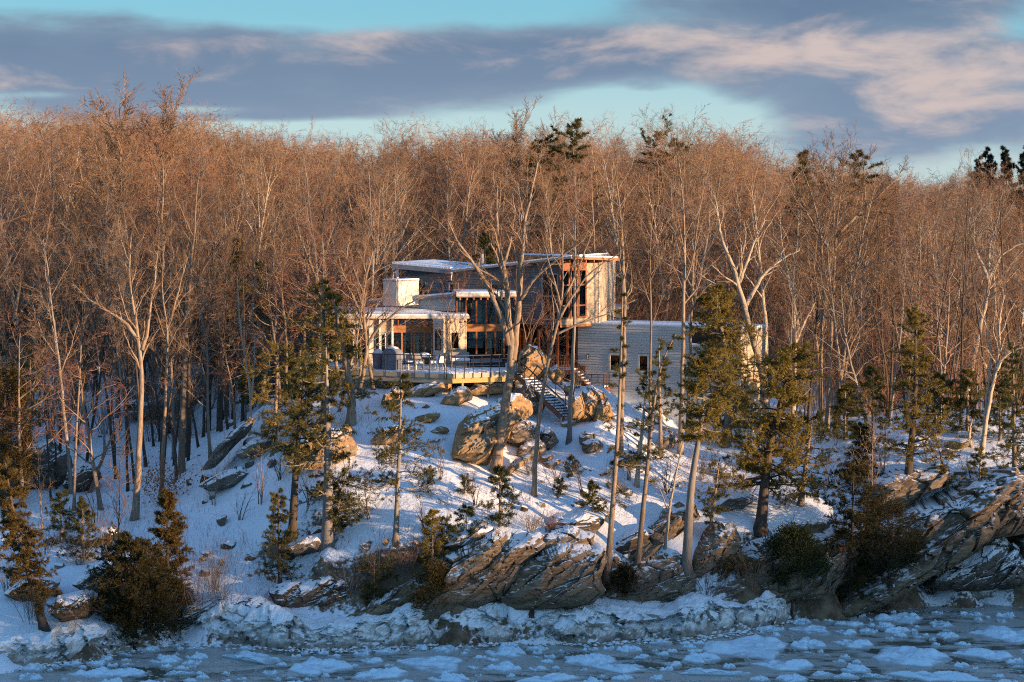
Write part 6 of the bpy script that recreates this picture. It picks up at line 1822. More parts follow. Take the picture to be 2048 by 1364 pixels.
# ------------------------------------------------------------------ the forest
def forest():
    rng = np.random.default_rng(7)
    variants = []
    for k in range(11):
        H = 17.5; kind = k % 4
        tm, cm = bare_tree_meshes(500 + k, H, .17 + .03 * (k % 3), n_limb=17 + k % 4, t0=(.34, .26, .42, .30)[kind], ang=(.85, 1.05, .70, .9)[kind], ratio=(.42, .46, .38, .40)[kind], up=(.22, .08, .35, .18)[kind],
                                  gnarl=(.14, .2, .12, .17)[kind], n2=7, n3=7, n4=4, tk=1.25, a2=.85, up2_=.12)
        fit_height((tm, cm), H)
        variants.append((tm.mesh('trunk', True), cm.mesh('crown'), ('bark', 'bark', 'bark_pale', 'bark_grey')[kind], ('twig', 'twig', 'twig_red', 'twig')[(k + 1) % 4]))
    pts = []
    # rows going back; individual trees where they show, one object for those beyond
    tries = 0
    nears = []
    while len(nears) < 205 and tries < 30000:
        tries += 1
        Y = 128 + (rng.random() ** 1.15) * 72
        half = Y * .256 + 5
        x = (rng.random() * 2 - 1) * half
        u = U0 + x / Y * FPX
        # keep clear of house, deck, open slope and right-hand snow
        if Y < 142 and 560 < u < 1600: continue
        if Y < 137 and u < 600: continue
        if Y < 134 and u >= 1600: continue
        if any((x - a) ** 2 + (Y - b) ** 2 < 3.0 ** 2 for a, b in nears): continue
        nears.append((x, Y))
    nears.sort(key=lambda p: p[1])

    marks = [(110, 'at the far left'), (230, 'above the stout forked oak'), (350, 'above the snow hollow'), (470, 'above the rocky rib'), (600, 'above the golden pines'), (720, 'left of the chimney'), (850, 'above the chimney'), (1000, 'above the flue'),
             (1120, 'above the butterfly roof'), (1240, 'above the corner windows'), (1380, 'above the wing'), (1520, 'above the golden conifer'), (1650, 'right of the wing'), (1780, 'under the widest crown'), (1920, 'beyond the yellow topped pine'), (9999, 'at the far right')]

    def where(u):
        return next(t for lim, t in marks if u < lim)
    for i, (x, Y) in enumerate(nears):
        k = int(rng.integers(0, len(variants))); tr, cr, bk, tw = variants[k]
        u = U0 + x / Y * FPX
        top = 268 + 12 * sin(u * .013) + 8 * sin(u * .031) if u > 420 else 210 + .1 * u
        if u > 1480: top = 300 + (u - 1480) * .10
        top += rng.normal() * 20
        if Y > 165 and rng.random() < .10: top -= 30
        z = gz(x, Y); zt = CAMZ + (400 - top) / FPX * Y
        # trees near the front do not reach the far skyline
        H = (zt - z) * (1.0 if Y > 165 else rng.uniform(.80, .98))
        H = float(np.clip(H, 11, 25)); s = H / 17.5
        row = 'front row' if Y < 150 else 'middle rows' if Y < 175 else 'back rows'
        lab = '%s %s barked bare tree in the %s %s' % ('low' if H < 15.5 else 'tall' if H > 18.5 else 'mid height', {'bark': 'brown', 'bark_pale': 'pale', 'bark_grey': 'grey'}[bk], row, where(u))
        place('bare_tree', 'tree', lab, (x, Y, z - .15), [('trunk', tr, bk), ('crown', cr, tw)], rz=rng.random() * 6.28, sc=(s * rng.uniform(.9, 1.1), s * rng.uniform(.9, 1.1), s), group='leafless trees in the woods %s' % where(u))
    # thin dark trunks on the snow of the hollow and round the clearing
    thin = []
    for k in range(5):
        tm, cm = bare_tree_meshes(560 + k, 15.0, .085 + .02 * (k % 3), n_limb=12, t0=.45, ang=.75, ratio=.26, up=.3, n2=6, n3=6, n4=3, gnarl=.14)
        thin.append((tm.mesh('trunk', True), cm.mesh('crown')))
    cnt = 0
    spots = []
    while cnt < 112:
        zone = rng.random()
        if zone < .74: u = rng.uniform(-20, 520); Y = rng.uniform(119, 150)
        elif zone < .90: u = rng.uniform(1560, 2080); Y = rng.uniform(121, 136)
        else: u = rng.uniform(560, 760); Y = rng.uniform(132, 142)
        if 380 < u < 540 and Y < 127: continue
        x = XU(u, Y, 8)
        if any((x - a) ** 2 + (Y - b) ** 2 < 1.3 ** 2 for a, b in spots): continue
        spots.append((x, Y)); k = int(rng.integers(0, 5)); H = rng.uniform(10, 16); s = H / 15; bk = ('bark_dark', 'bark', 'bark_dark', 'bark_grey')[cnt % 4]
        place('bare_tree', 'tree', '%s thin %s trunk standing in the snow %s' % ('tall' if H > 13 else 'short', {'bark_dark': 'dark', 'bark': 'brown', 'bark_grey': 'grey'}[bk], where(u).replace('above', 'below')), (x, Y, gz(x, Y) - .15),
              [('trunk', thin[k][0], bk), ('crown', thin[k][1], 'twig_grey' if k % 2 else 'twig')], rz=rng.random() * 6.28, sc=(s, s, s), group='thin trunks in the snow'); cnt += 1
    # small oaks whose limbs net the pavilion and the deck end
    for i, (u, Y, H, k, lab) in enumerate([(560, 121, 10.5, 1, 'bushy bare oak at the left of the golden pines'), (598, 124, 11.5, 5, 'bare oak netting the far end of the low pavilion'), (628, 122, 12, 9, 'bare oak directly behind the straight golden hemlock'), (676, 123, 11, 1, 'wide bare oak screening the pavilion windows'),
                                           (716, 121.5, 10.5, 3, 'bare oak whose twigs cross the low pavilion roof'), (748, 123.5, 9, 5, 'small bare oak beside the grill cover'), (520, 124, 12, 7, 'bare oak on the shoulder left of the deck'), (470, 122, 9, 9, 'small bare oak on the rocky rib'),
                                           (1560, 124, 10, 9, 'bare oak at the end of the grey wing'), (1010, 131.5, 6.0, 1, 'low bare oak beside the recessed red doors'),
                                           (40, 118, 12, 1, 'pale limbed bare oak at the left edge'), (200, 117, 11, 5, 'bare oak in the dip left of the forked oak'), (420, 121, 12, 3, 'bare oak at the mouth of the snow hollow'), (1740, 123, 11, 7, 'bare oak behind the bushy white pine'), (1880, 124, 11, 1, 'bare oak over the right snow slope')]):
        tr, cr, bk, tw = variants[k]; x = XU(u, Y, 11); z = gz(x, Y); s = H / 17.5
        place('bare_tree', 'tree', lab, (x, Y, z - .2), [('trunk', tr, bk), ('crown', cr, tw)], rz=i * 2.1, sc=(s * 1.15, s * 1.15, s))
    # named tall ones on the skyline
    for k in range(2):
        tm, cm = bare_tree_meshes(590 + k, 17.5, .20, n_limb=24, t0=.45, ang=.62, ratio=.34, up=.42, n2=9, n3=7, n4=4, gnarl=.12, tk=1.9, a2=.62, up2_=.25)
        fit_height((tm, cm), 17.5); variants.append((tm.mesh('trunk', True), cm.mesh('crown'), 'bark', 'twig'))
    sky = [(198, 140, 150, 'tall spreading bare tree rising highest above the left skyline', 11, 1.25), (290, 138, 152, 'second tall bare tree beside the highest one on the left skyline', 12, 1.1), (990, 192, 172, 'tall vase shaped pale tree above the middle skyline', 12, 1.15),
           (1090, 212, 174, 'slim pale tree next to the vase shaped one on the skyline', 11, .9), (1640, 262, 152, 'tall bare tree feeding the wide crown on the right skyline', 11, 1.4), (120, 195, 158, 'bare tree on the skyline at far left', 1, .9),
           (50, 205, 160, 'bare tree at the left end of the skyline', 3, .9), (800, 236, 190, 'small rounded bare treetop on the skyline left of centre', 1, .8), (1560, 270, 165, 'bare tree on the skyline left of the widest crown', 3, .9)]
    for u, vt, Y, lab, k, wd in sky:
        tr, cr, bk, tw = variants[k]; x = XU(u, Y, 20); z = gz(x, Y); H = ZV(vt, Y) - z; s = H / 17.5
        place('bare_tree', 'tree', lab, (x, Y, z - .2), [('trunk', tr, bk), ('crown', cr, tw)], rz=k * 1.7, sc=(s * wd, s * wd, s))
    # evergreens on the skyline and in the woods
    pk = []
    for k, (shape, kind, cs) in enumerate([('flat', 'hemlock', .55), ('cone', 'pine', .25), ('round', 'hemlock', .4), ('cone', 'pine_black', .12)]):
        tm, bm_, cm = conifer_meshes(700 + k, 18, .22, cs=cs, width=(3.4, 2.8, 3.0, 3.6)[k], shape=shape, n_br=(26, 70, 34, 85)[k], n2=11, tuft=8, ln=.30, wd=.07, gap=.1, planar=(.85, .5, .8, .5)[k], droop=(.0, -.12, .0, -.1)[k])
        fit_height((tm, bm_, cm), 18.0)
        pk.append((tm.mesh('trunk', True), bm_.mesh('branches'), cm.mesh('crown'), kind))
    ev = [(1302, 231, 176, 0, 'flat topped pine standing clear on the skyline right of centre'), (1140, 238, 170, 2, 'dark pine crown on the skyline at centre'), (1068, 268, 172, 2, 'low dark pine crown left of the centre skyline pine'), (1345, 275, 178, 2, 'pine shoulder below the flat topped pine'),
          (1600, 302, 172, 1, 'orange tinted pine inside the widest bare crown'), (1732, 300, 175, 2, 'dark tuft of pine inside the right part of the widest crown'),
          (1955, 313, 215, 3, 'leftmost blackish evergreen on the far right skyline'), (1982, 296, 216, 3, 'second blackish evergreen on the far right skyline'), (2010, 294, 216, 3, 'third blackish evergreen on the far right skyline'), (2040, 292, 214, 3, 'blackish evergreen cut by the right edge on the skyline'),
          (450, 470, 136, 1, 'dark hemlock deep in the left woods'), (360, 560, 140, 2, 'shaded hemlock low in the left woods'), (75, 620, 137, 2, 'shaded hemlock at the far left of the woods'), (540, 520, 138, 1, 'olive hemlock behind the golden pines'), (490, 690, 128, 1, 'short olive hemlock at the head of the snow hollow'),
          (955, 440, 142, 1, 'golden pine glimpsed behind the flue'), (1870, 640, 150, 2, 'dark pine in the shadow of the right woods'), (1720, 560, 160, 2, 'pine deep behind the three tall trunks')]
    for i, (u, vt, Y, k, lab) in enumerate(ev):
        tr, br, cr, kind = pk[k]; x = XU(u, Y, 14); z = gz(x, Y); H = ZV(vt, Y) - z; s = H / 18.0
        place('pine_tree', 'tree', lab, (x, Y, z - .1), [('trunk', tr, 'bark'), ('branches', br, 'bark'), ('crown', cr, kind)], rz=i * 1.3, sc=(min(s, 1.35),) * 2 + (s,))
    # everything beyond: one mass
    n_far = 900; P = []; S = []; Rr = []; K = []
    while len(P) < n_far:
        Y = 198 + (rng.random() ** 1.3) * 210; x = (rng.random() * 2 - 1) * (Y * .30 + 8)
        u = U0 + x / Y * FPX
        z = float(far_z(x, Y))
        top = 268 + 10 * sin(u * .011) if u > 420 else 225
        if u > 1480: top = 300 + min(1.0, (u - 1480) / 380) * 52
        top += rng.normal() * 10
        zt = CAMZ + (400 - top) / FPX * min(Y, 260); H = np.clip(zt - z, 11, 22)
        P.append((x, Y, z)); S.append(H / 17.5); Rr.append(rng.random() * 6.28); K.append(int(rng.integers(0, 4)))
    # understorey beyond the first rows, to close the woods near the ground
    srcs = []
    for k in range(4):
        tm, cm = bare_tree_meshes(900 + k, 17.5, .2, n_limb=17, t0=.22, ang=.95, ratio=.42, up=.15, n2=6, n3=6, n4=3, tk=1.9, gnarl=.16, a2=.85, up2_=.12)
        fit_height((tm, cm), 17.5)
        mb = MB(); mb.V = tm.V + cm.V; mb.n = tm.n + cm.n; mb.F3 = tm.F3 + [f + tm.n for f in cm.F3]; mb.F4 = tm.F4 + [f + tm.n for f in cm.F4]
        me = mb.mesh('far_tree'); me.materials.append(M['twig'] if k != 2 else M['twig_red'])
        srcs.append(bpy.data.objects.new('far_tree_source', me))
    scatter('distant_woods', 'mass of leafless brown woods receding behind the house', P, S, Rr, K, srcs)


forest()
# ------------------------------------------------------------------ rock faces and boulders
def rocks():
    hr = hero_rock
    # big shore cliff: several slabs leaning on each other
    hr('cliff_rock', 'long thin rock tongue sloping down into the shore ice', [(652, 1258), (700, 1226), (745, 1200), (785, 1184), (840, 1150), (868, 1160), (850, 1195), (800, 1228), (752, 1246), (700, 1256)], 1250, 'rock_cliff', 1.1, 1, Y=102.0, group='shore cliff slabs')
    hr('cliff_rock', 'great slanting rock slab with a straight snow edged crest', [(770, 1195), (812, 1157), (860, 1128), (908, 1101), (962, 1066), (993, 1060), (1030, 1074), (1078, 1068), (1110, 1085), (1070, 1112), (1060, 1150), (1030, 1190), (960, 1222), (908, 1234), (850, 1246), (800, 1236)], 1240, 'rock_cliff', 2.4, 2, Y=103.3, group='shore cliff slabs', amp=.34)
    hr('cliff_rock', 'broad tan rock face with a snow ledge above it at centre', [(1040, 1130), (1072, 1110), (1113, 1092), (1160, 1092), (1208, 1098), (1216, 1125), (1200, 1160), (1212, 1178), (1190, 1200), (1150, 1208), (1095, 1213), (1020, 1210), (1000, 1190)], 1215, 'rock_cliff', 1.9, 3, Y=102.6, group='shore cliff slabs', amp=.30)
    hr('cliff_rock', 'rusty rock ledge under the upper snow cornice', [(1060, 1090), (1078, 1066), (1147, 1058), (1190, 1072), (1186, 1090), (1140, 1098), (1085, 1104)], 1100, 'rock_cliff', 1.5, 4, Y=104.6, group='shore cliff slabs', amp=.25)
    hr('cliff_rock', 'dark low boulder behind the ice left of the thin rock tongue', [(538, 1178), (572, 1160), (615, 1155), (661, 1148), (705, 1155), (728, 1170), (715, 1196), (668, 1208), (600, 1212), (548, 1200)], 1212, 'rock_dark', 1.6, 5, Y=103.4, group='shore cliff slabs', amp=.25)
    # right cliff
    hr('cliff_rock', 'brown slab leaning beside the two thin pines', [(1210, 1135), (1250, 1092), (1300, 1052), (1345, 1022), (1392, 1006), (1402, 1035), (1360, 1066), (1310, 1105), (1262, 1140), (1225, 1152)], 1150, 'rock_cliff', 1.4, 6, Y=107.6, group='right cliff slabs', amp=.28, strata=38)
    hr('cliff_rock', 'reddish slab at the roots of the grey cedar trunk', [(1372, 1115), (1400, 1080), (1432, 1056), (1470, 1050), (1492, 1085), (1470, 1130), (1440, 1172), (1395, 1180), (1370, 1155)], 1180, 'rock_cliff', 1.6, 7, Y=107.0, group='right cliff slabs', amp=.3, strata=45)
    hr('cliff_rock', 'dark cliff block under the big golden pine', [(1440, 1150), (1470, 1095), (1530, 1075), (1600, 1080), (1680, 1060), (1740, 1045), (1730, 1100), (1690, 1160), (1630, 1195), (1540, 1192), (1470, 1182)], 1190, 'rock_cliff', 2.6, 8, Y=108.4, group='right cliff slabs', amp=.36, strata=36)
    hr('cliff_rock', 'long diagonal slab sliding down to the water at right', [(1635, 1224), (1672, 1190), (1730, 1160), (1800, 1118), (1870, 1078), (1940, 1030), (1990, 1000), (2020, 1040), (1985, 1085), (1920, 1120), (1850, 1150), (1790, 1185), (1725, 1214), (1670, 1226)], 1222, 'rock_cliff', 2.0, 9, Y=109.2, group='right cliff slabs', amp=.36, strata=35)
    hr('cliff_rock', 'upper layered cliff band at the right edge', [(1700, 1090), (1745, 1048), (1820, 1020), (1890, 1000), (1960, 968), (2040, 945), (2100, 945), (2110, 1010), (2050, 1060), (1960, 1075), (1880, 1080), (1790, 1120), (1720, 1130)], 1120, 'rock_cliff', 2.6, 10, Y=111.6, group='right cliff slabs', amp=.40, strata=35)
    hr('cliff_rock', 'smooth brown boulder behind the yellow topped pine', [(1718, 1000), (1742, 962), (1790, 944), (1840, 938), (1890, 930), (1908, 945), (1885, 972), (1840, 992), (1790, 1016), (1740, 1020)], 1015, 'rock_cliff', 1.6, 11, Y=113.6, group='right cliff slabs', amp=.22, strata=20)
    hr('cliff_rock', 'narrow rock rib with snow on both sides at right', [(1870, 1012), (1900, 985), (1960, 968), (2000, 950), (1990, 975), (1940, 1000), (1890, 1030)], 1025, 'rock_cliff', 1.0, 12, Y=113.5, group='right cliff slabs')
    hr('cliff_rock', 'dark snow streaked rock mass at the water on the right', [(1838, 1168), (1860, 1130), (1905, 1105), (1950, 1080), (1990, 1062), (2030, 1090), (2060, 1130), (2070, 1165), (1980, 1172), (1900, 1176)], 1172, 'rock_dark', 1.8, 13, Y=111.2, group='right cliff slabs', amp=.34)
    hr('cliff_rock', 'dark rock wall at the right edge above the ice shelf', [(2020, 1150), (2030, 1080), (2060, 1020), (2130, 1000), (2180, 1080), (2160, 1160), (2080, 1166)], 1160, 'rock_dark', 2.0, 14, Y=112.4, group='right cliff slabs', amp=.34)
    # rocks round the house
    hr('rock', 'huge tan boulder face left of the big twin tree', [(905, 909), (908, 880), (914, 856), (922, 838), (944, 822), (984, 804), (1010, 794), (1039, 792), (1066, 808), (1064, 832), (1040, 842), (1022, 862), (1012, 888), (990, 908), (975, 926), (949, 927), (926, 918)], 925, 'rock_tan', 2.2, 20, amp=.26, strata=30)
    hr('rock', 'grey boulder with snow cap right of the twin tree', [(1012, 878), (1018, 858), (1034, 846), (1054, 842), (1074, 854), (1076, 878), (1056, 890), (1034, 893)], 892, 'rock_grey', 1.1, 21, amp=.16)
    hr('rock', 'grey boulder crossed by the leaning forked tree', [(1030, 908), (1038, 892), (1054, 880), (1080, 880), (1092, 890), (1094, 902), (1074, 914), (1050, 914)], 914, 'rock_grey', 1.0, 22, amp=.15)
    hr('rock', 'mottled rock with melting snow right of the forked tree', [(1078, 876), (1082, 858), (1100, 856), (1112, 872), (1119, 884), (1102, 899), (1084, 892)], 898, 'rock_grey', 1.0, 23, amp=.15)
    hr('rock', 'low brown slab slanting out of the snow below the boulders', [(1008, 946), (1020, 928), (1044, 914), (1062, 912), (1060, 924), (1034, 938), (1016, 950)], 948, 'rock_tan', .7, 24, amp=.1)
    hr('rock', 'small flat brown rock right of the leaning forked tree', [(1074, 920), (1082, 912), (1106, 908), (1108, 914), (1098, 922), (1080, 924)], 923, 'rock_tan', .6, 25, amp=.08)
    hr('rock', 'big rounded outcrop with two snow caps beside the stair top', [(1034, 750), (1036, 722), (1040, 704), (1056, 690), (1076, 694), (1094, 712), (1098, 740), (1094, 756), (1072, 762), (1048, 762)], 762, 'rock_tan', 1.5, 26, Y=125.0, amp=.2)
    hr('rock', 'rounded tan rock right of the snow capped outcrop', [(1094, 752), (1098, 738), (1114, 728), (1126, 744), (1124, 762), (1108, 768)], 766, 'rock_tan', .9, 27, Y=124.6, amp=.12)
    hr('rock', 'small rounded rock in the snow beside the side steps', [(1126, 780), (1130, 768), (1142, 764), (1152, 774), (1148, 790), (1132, 792)], 790, 'rock_tan', .7, 28, Y=124.0, amp=.08)
    hr('rock', 'tall smooth tan rock right of the stair foot', [(1140, 836), (1138, 806), (1146, 790), (1162, 786), (1170, 806), (1170, 834), (1156, 840)], 838, 'rock_tan', 1.0, 29, amp=.12, Y=120.4)
    hr('rock', 'fissured tan boulder in the middle of the rock pile under the landing', [(1160, 836), (1162, 802), (1176, 786), (1192, 796), (1202, 812), (1194, 836), (1176, 842)], 840, 'rock_tan', 1.1, 30, amp=.18, Y=121.2)
    hr('rock', 'dark tan boulder at the right end of the rock pile', [(1184, 842), (1190, 814), (1204, 800), (1220, 808), (1228, 830), (1224, 846), (1206, 850)], 850, 'rock_tan', 1.0, 31, amp=.15, Y=121.0)
    hr('rock', 'snow topped upper boulder of the rock pile below the side landing', [(1160, 800), (1164, 780), (1182, 772), (1206, 784), (1218, 800), (1200, 812), (1176, 812)], 810, 'rock_tan', 1.2, 32, Y=123.2, amp=.14)
    hr('rock', 'slanted tan rock sheltered under the deck', [(878, 808), (892, 790), (916, 774), (934, 776), (946, 788), (944, 800), (918, 810), (892, 812)], 811, 'rock_tan', 1.0, 33, amp=.12)
    hr('rock', 'long layered rock in the shade directly under the deck', [(798, 794), (812, 780), (834, 770), (868, 762), (900, 760), (904, 778), (872, 790), (830, 802)], 800, 'rock_tan', 1.2, 34, amp=.16, Y=122.4)
    hr('rock', 'rock shelf under the right part of the deck', [(930, 780), (950, 766), (1000, 760), (1032, 762), (1030, 782), (990, 786), (950, 788)], 788, 'rock_tan', 1.2, 35, amp=.16, Y=124.4)
    hr('rock', 'dark wedge of rock beneath the stairs', [(1044, 812), (1040, 780), (1052, 762), (1080, 778), (1094, 806), (1084, 824), (1060, 824)], 822, 'rock_grey', 1.2, 36, amp=.16, Y=122.8)
    hr('rock', 'small grey rock low on the slope right of the slim dark trunk', [(1158, 886), (1158, 872), (1172, 862), (1190, 864), (1192, 876), (1176, 886)], 886, 'rock_grey', .8, 37, amp=.1)
    hr('rock', 'larger grey green rock just below the small one', [(1163, 898), (1164, 884), (1180, 876), (1200, 880), (1208, 892), (1198, 904), (1176, 904)], 904, 'rock_grey', .9, 38, amp=.12)
    hr('rock', 'grey boulder between the trunks before the wing foundation', [(1318, 890), (1322, 868), (1338, 858), (1352, 872), (1350, 892), (1332, 898)], 896, 'rock_grey', .9, 39, amp=.12)
    hr('rock', 'brown rock behind the golden hemlocks under the deck', [(606, 880), (612, 856), (636, 846), (650, 858), (648, 882), (626, 892)], 890, 'rock_tan', .9, 40, amp=.12)
    hr('rock', 'tan rock between the twin hemlocks and the leaning stems', [(660, 878), (668, 858), (692, 850), (706, 862), (700, 880), (680, 888)], 886, 'rock_tan', .9, 41, amp=.12)
    hr('rock', 'snow dusted boulder below the left end of the deck', [(762, 806), (768, 786), (790, 774), (808, 782), (806, 802), (786, 812)], 810, 'rock_tan', .9, 42, amp=.12)
    # left
    hr('rock', 'large grey boulder with snow ridge at the left edge', [(22, 948), (34, 915), (60, 892), (96, 892), (128, 918), (140, 948), (132, 972), (80, 978), (36, 970)], 975, 'rock_grey', 1.8, 50, amp=.22)
    hr('rock', 'shaded boulder right of the large left boulder', [(130, 968), (138, 940), (168, 922), (190, 934), (200, 960), (180, 980), (150, 984)], 982, 'rock_dark', 1.1, 51, amp=.15)
    hr('rock', 'dark rock band across the snow hollow', [(252, 828), (262, 800), (300, 790), (350, 792), (400, 786), (404, 806), (380, 824), (330, 830), (290, 834)], 832, 'rock_grey', 1.5, 52, amp=.2)
    hr('rock', 'long thin rock rib climbing out of the hollow', [(408, 934), (430, 900), (462, 866), (496, 836), (508, 842), (490, 872), (462, 902), (430, 934)], 936, 'rock_grey', .9, 53, amp=.15, strata=45)
    hr('rock', 'icy rock hump at the lower left corner', [(-30, 1335), (-20, 1300), (10, 1282), (40, 1296), (50, 1330), (20, 1342)], 1340, 'rock_dark', 1.0, 54, Y=96.6, amp=.15)
    hr('rock', 'grey wedge shaped boulder standing in the shore ice', [(1520, 1206), (1522, 1168), (1536, 1154), (1560, 1163), (1585, 1178), (1610, 1194), (1606, 1210), (1560, 1214)], 1212, 'rock_grey', 1.0, 55, Y=107.2, amp=.12)
    hr('rock', 'dark overhanging bank rock behind the round cedar', [(150, 1160), (180, 1130), (240, 1120), (280, 1140), (270, 1180), (200, 1196)], 1190, 'rock_dark', 1.2, 56, amp=.2)
    hr('rock', 'brown bank rock below the leaning left cedar', [(100, 1215), (120, 1190), (165, 1185), (190, 1200), (180, 1232), (130, 1240)], 1236, 'rock_dark', 1.1, 57, amp=.16)
    # more of the ledges that step down to the shore
    for i, (uv, vb, mat, dp, Y, amp_, lab) in enumerate([
        ([(1206, 1192), (1236, 1150), (1296, 1118), (1372, 1106), (1404, 1148), (1384, 1196), (1300, 1204)], 1200, 'rock_cliff', 1.3, 105.6, .28, 'tilted brown slab behind the ice between the two thin pines and the grey cedar'),
        ([(330, 1232), (372, 1204), (440, 1190), (520, 1196), (556, 1214), (500, 1238), (400, 1244)], 1240, 'rock_dark', 1.0, 102.0, .2, 'dark low ledge under the bare shrubs at left'),
        ([(1390, 1196), (1420, 1150), (1480, 1140), (1560, 1160), (1600, 1190), (1520, 1212), (1430, 1210)], 1210, 'rock_cliff', 1.3, 106.2, .28, 'brown slab foot just behind the grey wedge boulder'),
        ([(566, 918), (590, 880), (640, 860), (700, 868), (716, 900), (680, 926), (610, 934)], 930, 'rock_tan', 1.2, None, .2, 'broad brown ledge beneath the golden hemlocks'),
        ([(395, 968), (430, 948), (480, 936), (505, 946), (470, 972), (420, 982)], 980, 'rock_grey', .8, None, .14, 'low grey ledge breaking the snow right of the hollow'),
        ([(470, 905), (500, 880), (545, 868), (560, 884), (520, 908), (486, 918)], 915, 'rock_grey', .8, None, .14, 'grey ledge at the shoulder of the rocky rib'),
        ([(1085, 1052), (1110, 1036), (1170, 1024), (1215, 1034), (1200, 1056), (1130, 1064)], 1062, 'rock_dark', .9, None, .16, 'dark brown ledge in the snow above the broad rock face'),
        ([(885, 1090), (910, 1066), (955, 1050), (990, 1056), (960, 1082), (915, 1100)], 1098, 'rock_dark', .9, None, .16, 'dark ledge between the young hemlocks at centre'),
        ([(1225, 1095), (1250, 1070), (1290, 1056), (1310, 1066), (1280, 1094), (1245, 1106)], 1104, 'rock_dark', .9, None, .16, 'dark ledge behind the thin leaning pines'),
        ([(560, 1098), (590, 1078), (640, 1066), (668, 1080), (640, 1100), (590, 1110)], 1108, 'rock_dark', .9, None, .16, 'dark ledge between the hemlock feet on the left slope'),
        ([(740, 880), (765, 856), (800, 846), (826, 858), (806, 880), (770, 890)], 888, 'rock_tan', .9, None, .14, 'tan ledge in the snow below the left part of the deck'),
        ([(1420, 1010), (1450, 990), (1500, 984), (1520, 996), (1490, 1014), (1445, 1020)], 1018, 'rock_grey', .8, None, .14, 'grey ledge in the snow left of the big golden pine'),
        ([(1215, 925), (1240, 905), (1275, 898), (1296, 912), (1270, 930), (1235, 934)], 932, 'rock_grey', .8, None, .14, 'grey ledge in front of the wing foundation'),
        ([(10, 1185), (40, 1160), (90, 1152), (120, 1166), (96, 1190), (46, 1200)], 1198, 'rock_dark', .9, None, .16, 'dark snow topped ledge at the left bank'),
        ([(150, 1080), (180, 1062), (225, 1056), (240, 1068), (215, 1086), (172, 1090)], 1088, 'rock_dark', .8, None, .14, 'dark ledge left of the cedar column'),
        ([(1990, 1000), (2020, 970), (2080, 955), (2120, 970), (2090, 1004), (2030, 1012)], 1010, 'rock_cliff', 1.0, None, .2, 'brown ledge under the pine at the right edge')]):
        hr('rock_ledge', lab, uv, vb, mat, dp, 80 + i, Y=Y, amp=amp_, cat='rock ledge', strata=25)
    # scattered stones
    S = [(412, 953, 36, 22, 'dark flat topped stone in the snow right of the hollow'), (457, 954, 34, 25, 'rounded brown stone right of the flat topped stone'), (491, 969, 32, 13, 'low brown slab stone on the upper left snow'),
         (518, 905, 26, 18, 'brown stone high on the left snow shoulder'), (501, 926, 28, 18, 'brown stone just below the high one on the shoulder'), (545, 923, 28, 20, 'rusty stone beside the golden pine'), (381, 962, 18, 14, 'small stone by the tall sunlit trunk'),
         (472, 939, 10, 14, 'tiny upright stone behind the rounded brown stone'), (443, 1040, 27, 24, 'pointed lone stone on the open left snow'), (410, 1002, 14, 10, 'left one of a pair of pebble sized stones on the snow'), (425, 993, 16, 9, 'right one of a pair of pebble sized stones on the snow'),
         (414, 1106, 26, 11, 'flat dark stone above the bare shrubs'), (458, 1090, 36, 16, 'long dark stone above the bare shrubs'), (407, 1143, 26, 15, 'dark stone low on the left bank'), (500, 1112, 26, 14, 'dark stone left of the hemlock sapling'), (628, 1063, 46, 26, 'dark boulder between the two hemlock trunks'),
         (804, 1098, 15, 9, 'small stone right of the lone hemlock'), (811, 1108, 22, 8, 'thin stone under the small one by the lone hemlock'), (830, 1089, 22, 11, 'grey stone in line with the lone hemlock foot'), (813, 1122, 20, 12, 'lower grey stone by the lone hemlock foot'), (936, 1060, 50, 18, 'long dark slab left of the small spruce'),
         (896, 1083, 32, 18, 'dark slab beside the rusty young hemlock'), (1126, 1031, 62, 15, 'long brown slab above the big rock face'), (1178, 1058, 38, 22, 'brown block near the pale pine seedling'), (1395, 1028, 22, 10, 'small dark stone above the grey cedar trunk'), (1488, 926, 26, 15, 'dark stone before the wing foundation'),
         (960, 1046, 26, 12, 'dark stone touching the small spruce'), (1262, 1075, 22, 12, 'stone between the thin leaning pines'), (700, 1010, 16, 8, 'small stone on the middle snow'), (1140, 940, 24, 9, 'low stone on the snow below the slim dark trunk'), (1480, 990, 22, 12, 'half buried stone below the golden conifer'),
         (930, 790, 14, 8, 'stone chip under the deck rim'), (975, 838, 20, 6, 'thin dark stone showing through snow above the tan boulder'), (870, 880, 34, 10, 'thin brown rock edge in the upper snow'), (1930, 870, 44, 12, 'flat brown rock at the top of the right slope'), (1895, 905, 36, 16, 'reddish rock above the smooth boulder'),
         (1990, 910, 40, 16, 'brown rock at the right end of the snow slope'), (1925, 945, 30, 12, 'rock half hidden by young pine at right'), (300, 1150, 30, 14, 'dark stone behind the cedar column'), (60, 1110, 30, 16, 'snow capped stone at the left bank'), (120, 1130, 24, 12, 'dark stone between shaded hemlocks'),
         (560, 1030, 22, 10, 'small brown stone left of the dark trunked hemlock'), (750, 960, 24, 10, 'stone in the snow behind the lone hemlock'), (1020, 1010, 18, 8, 'stone in the snow right of the big twin tree'), (1150, 1140, 26, 12, 'stone wedged on the rock face'), (230, 1200, 34, 18, 'dark bank stone at the cedar foot')]
    for i, (u, v, w, h, lab) in enumerate(S):
        boulder(u, v, w, h, lab, 'rock_grey' if i % 3 else 'rock_dark', 'stones scattered on the snow slope', k=i, rz=i * 1.1, tilt=(-.3, .1, .35)[i % 3])


rocks()


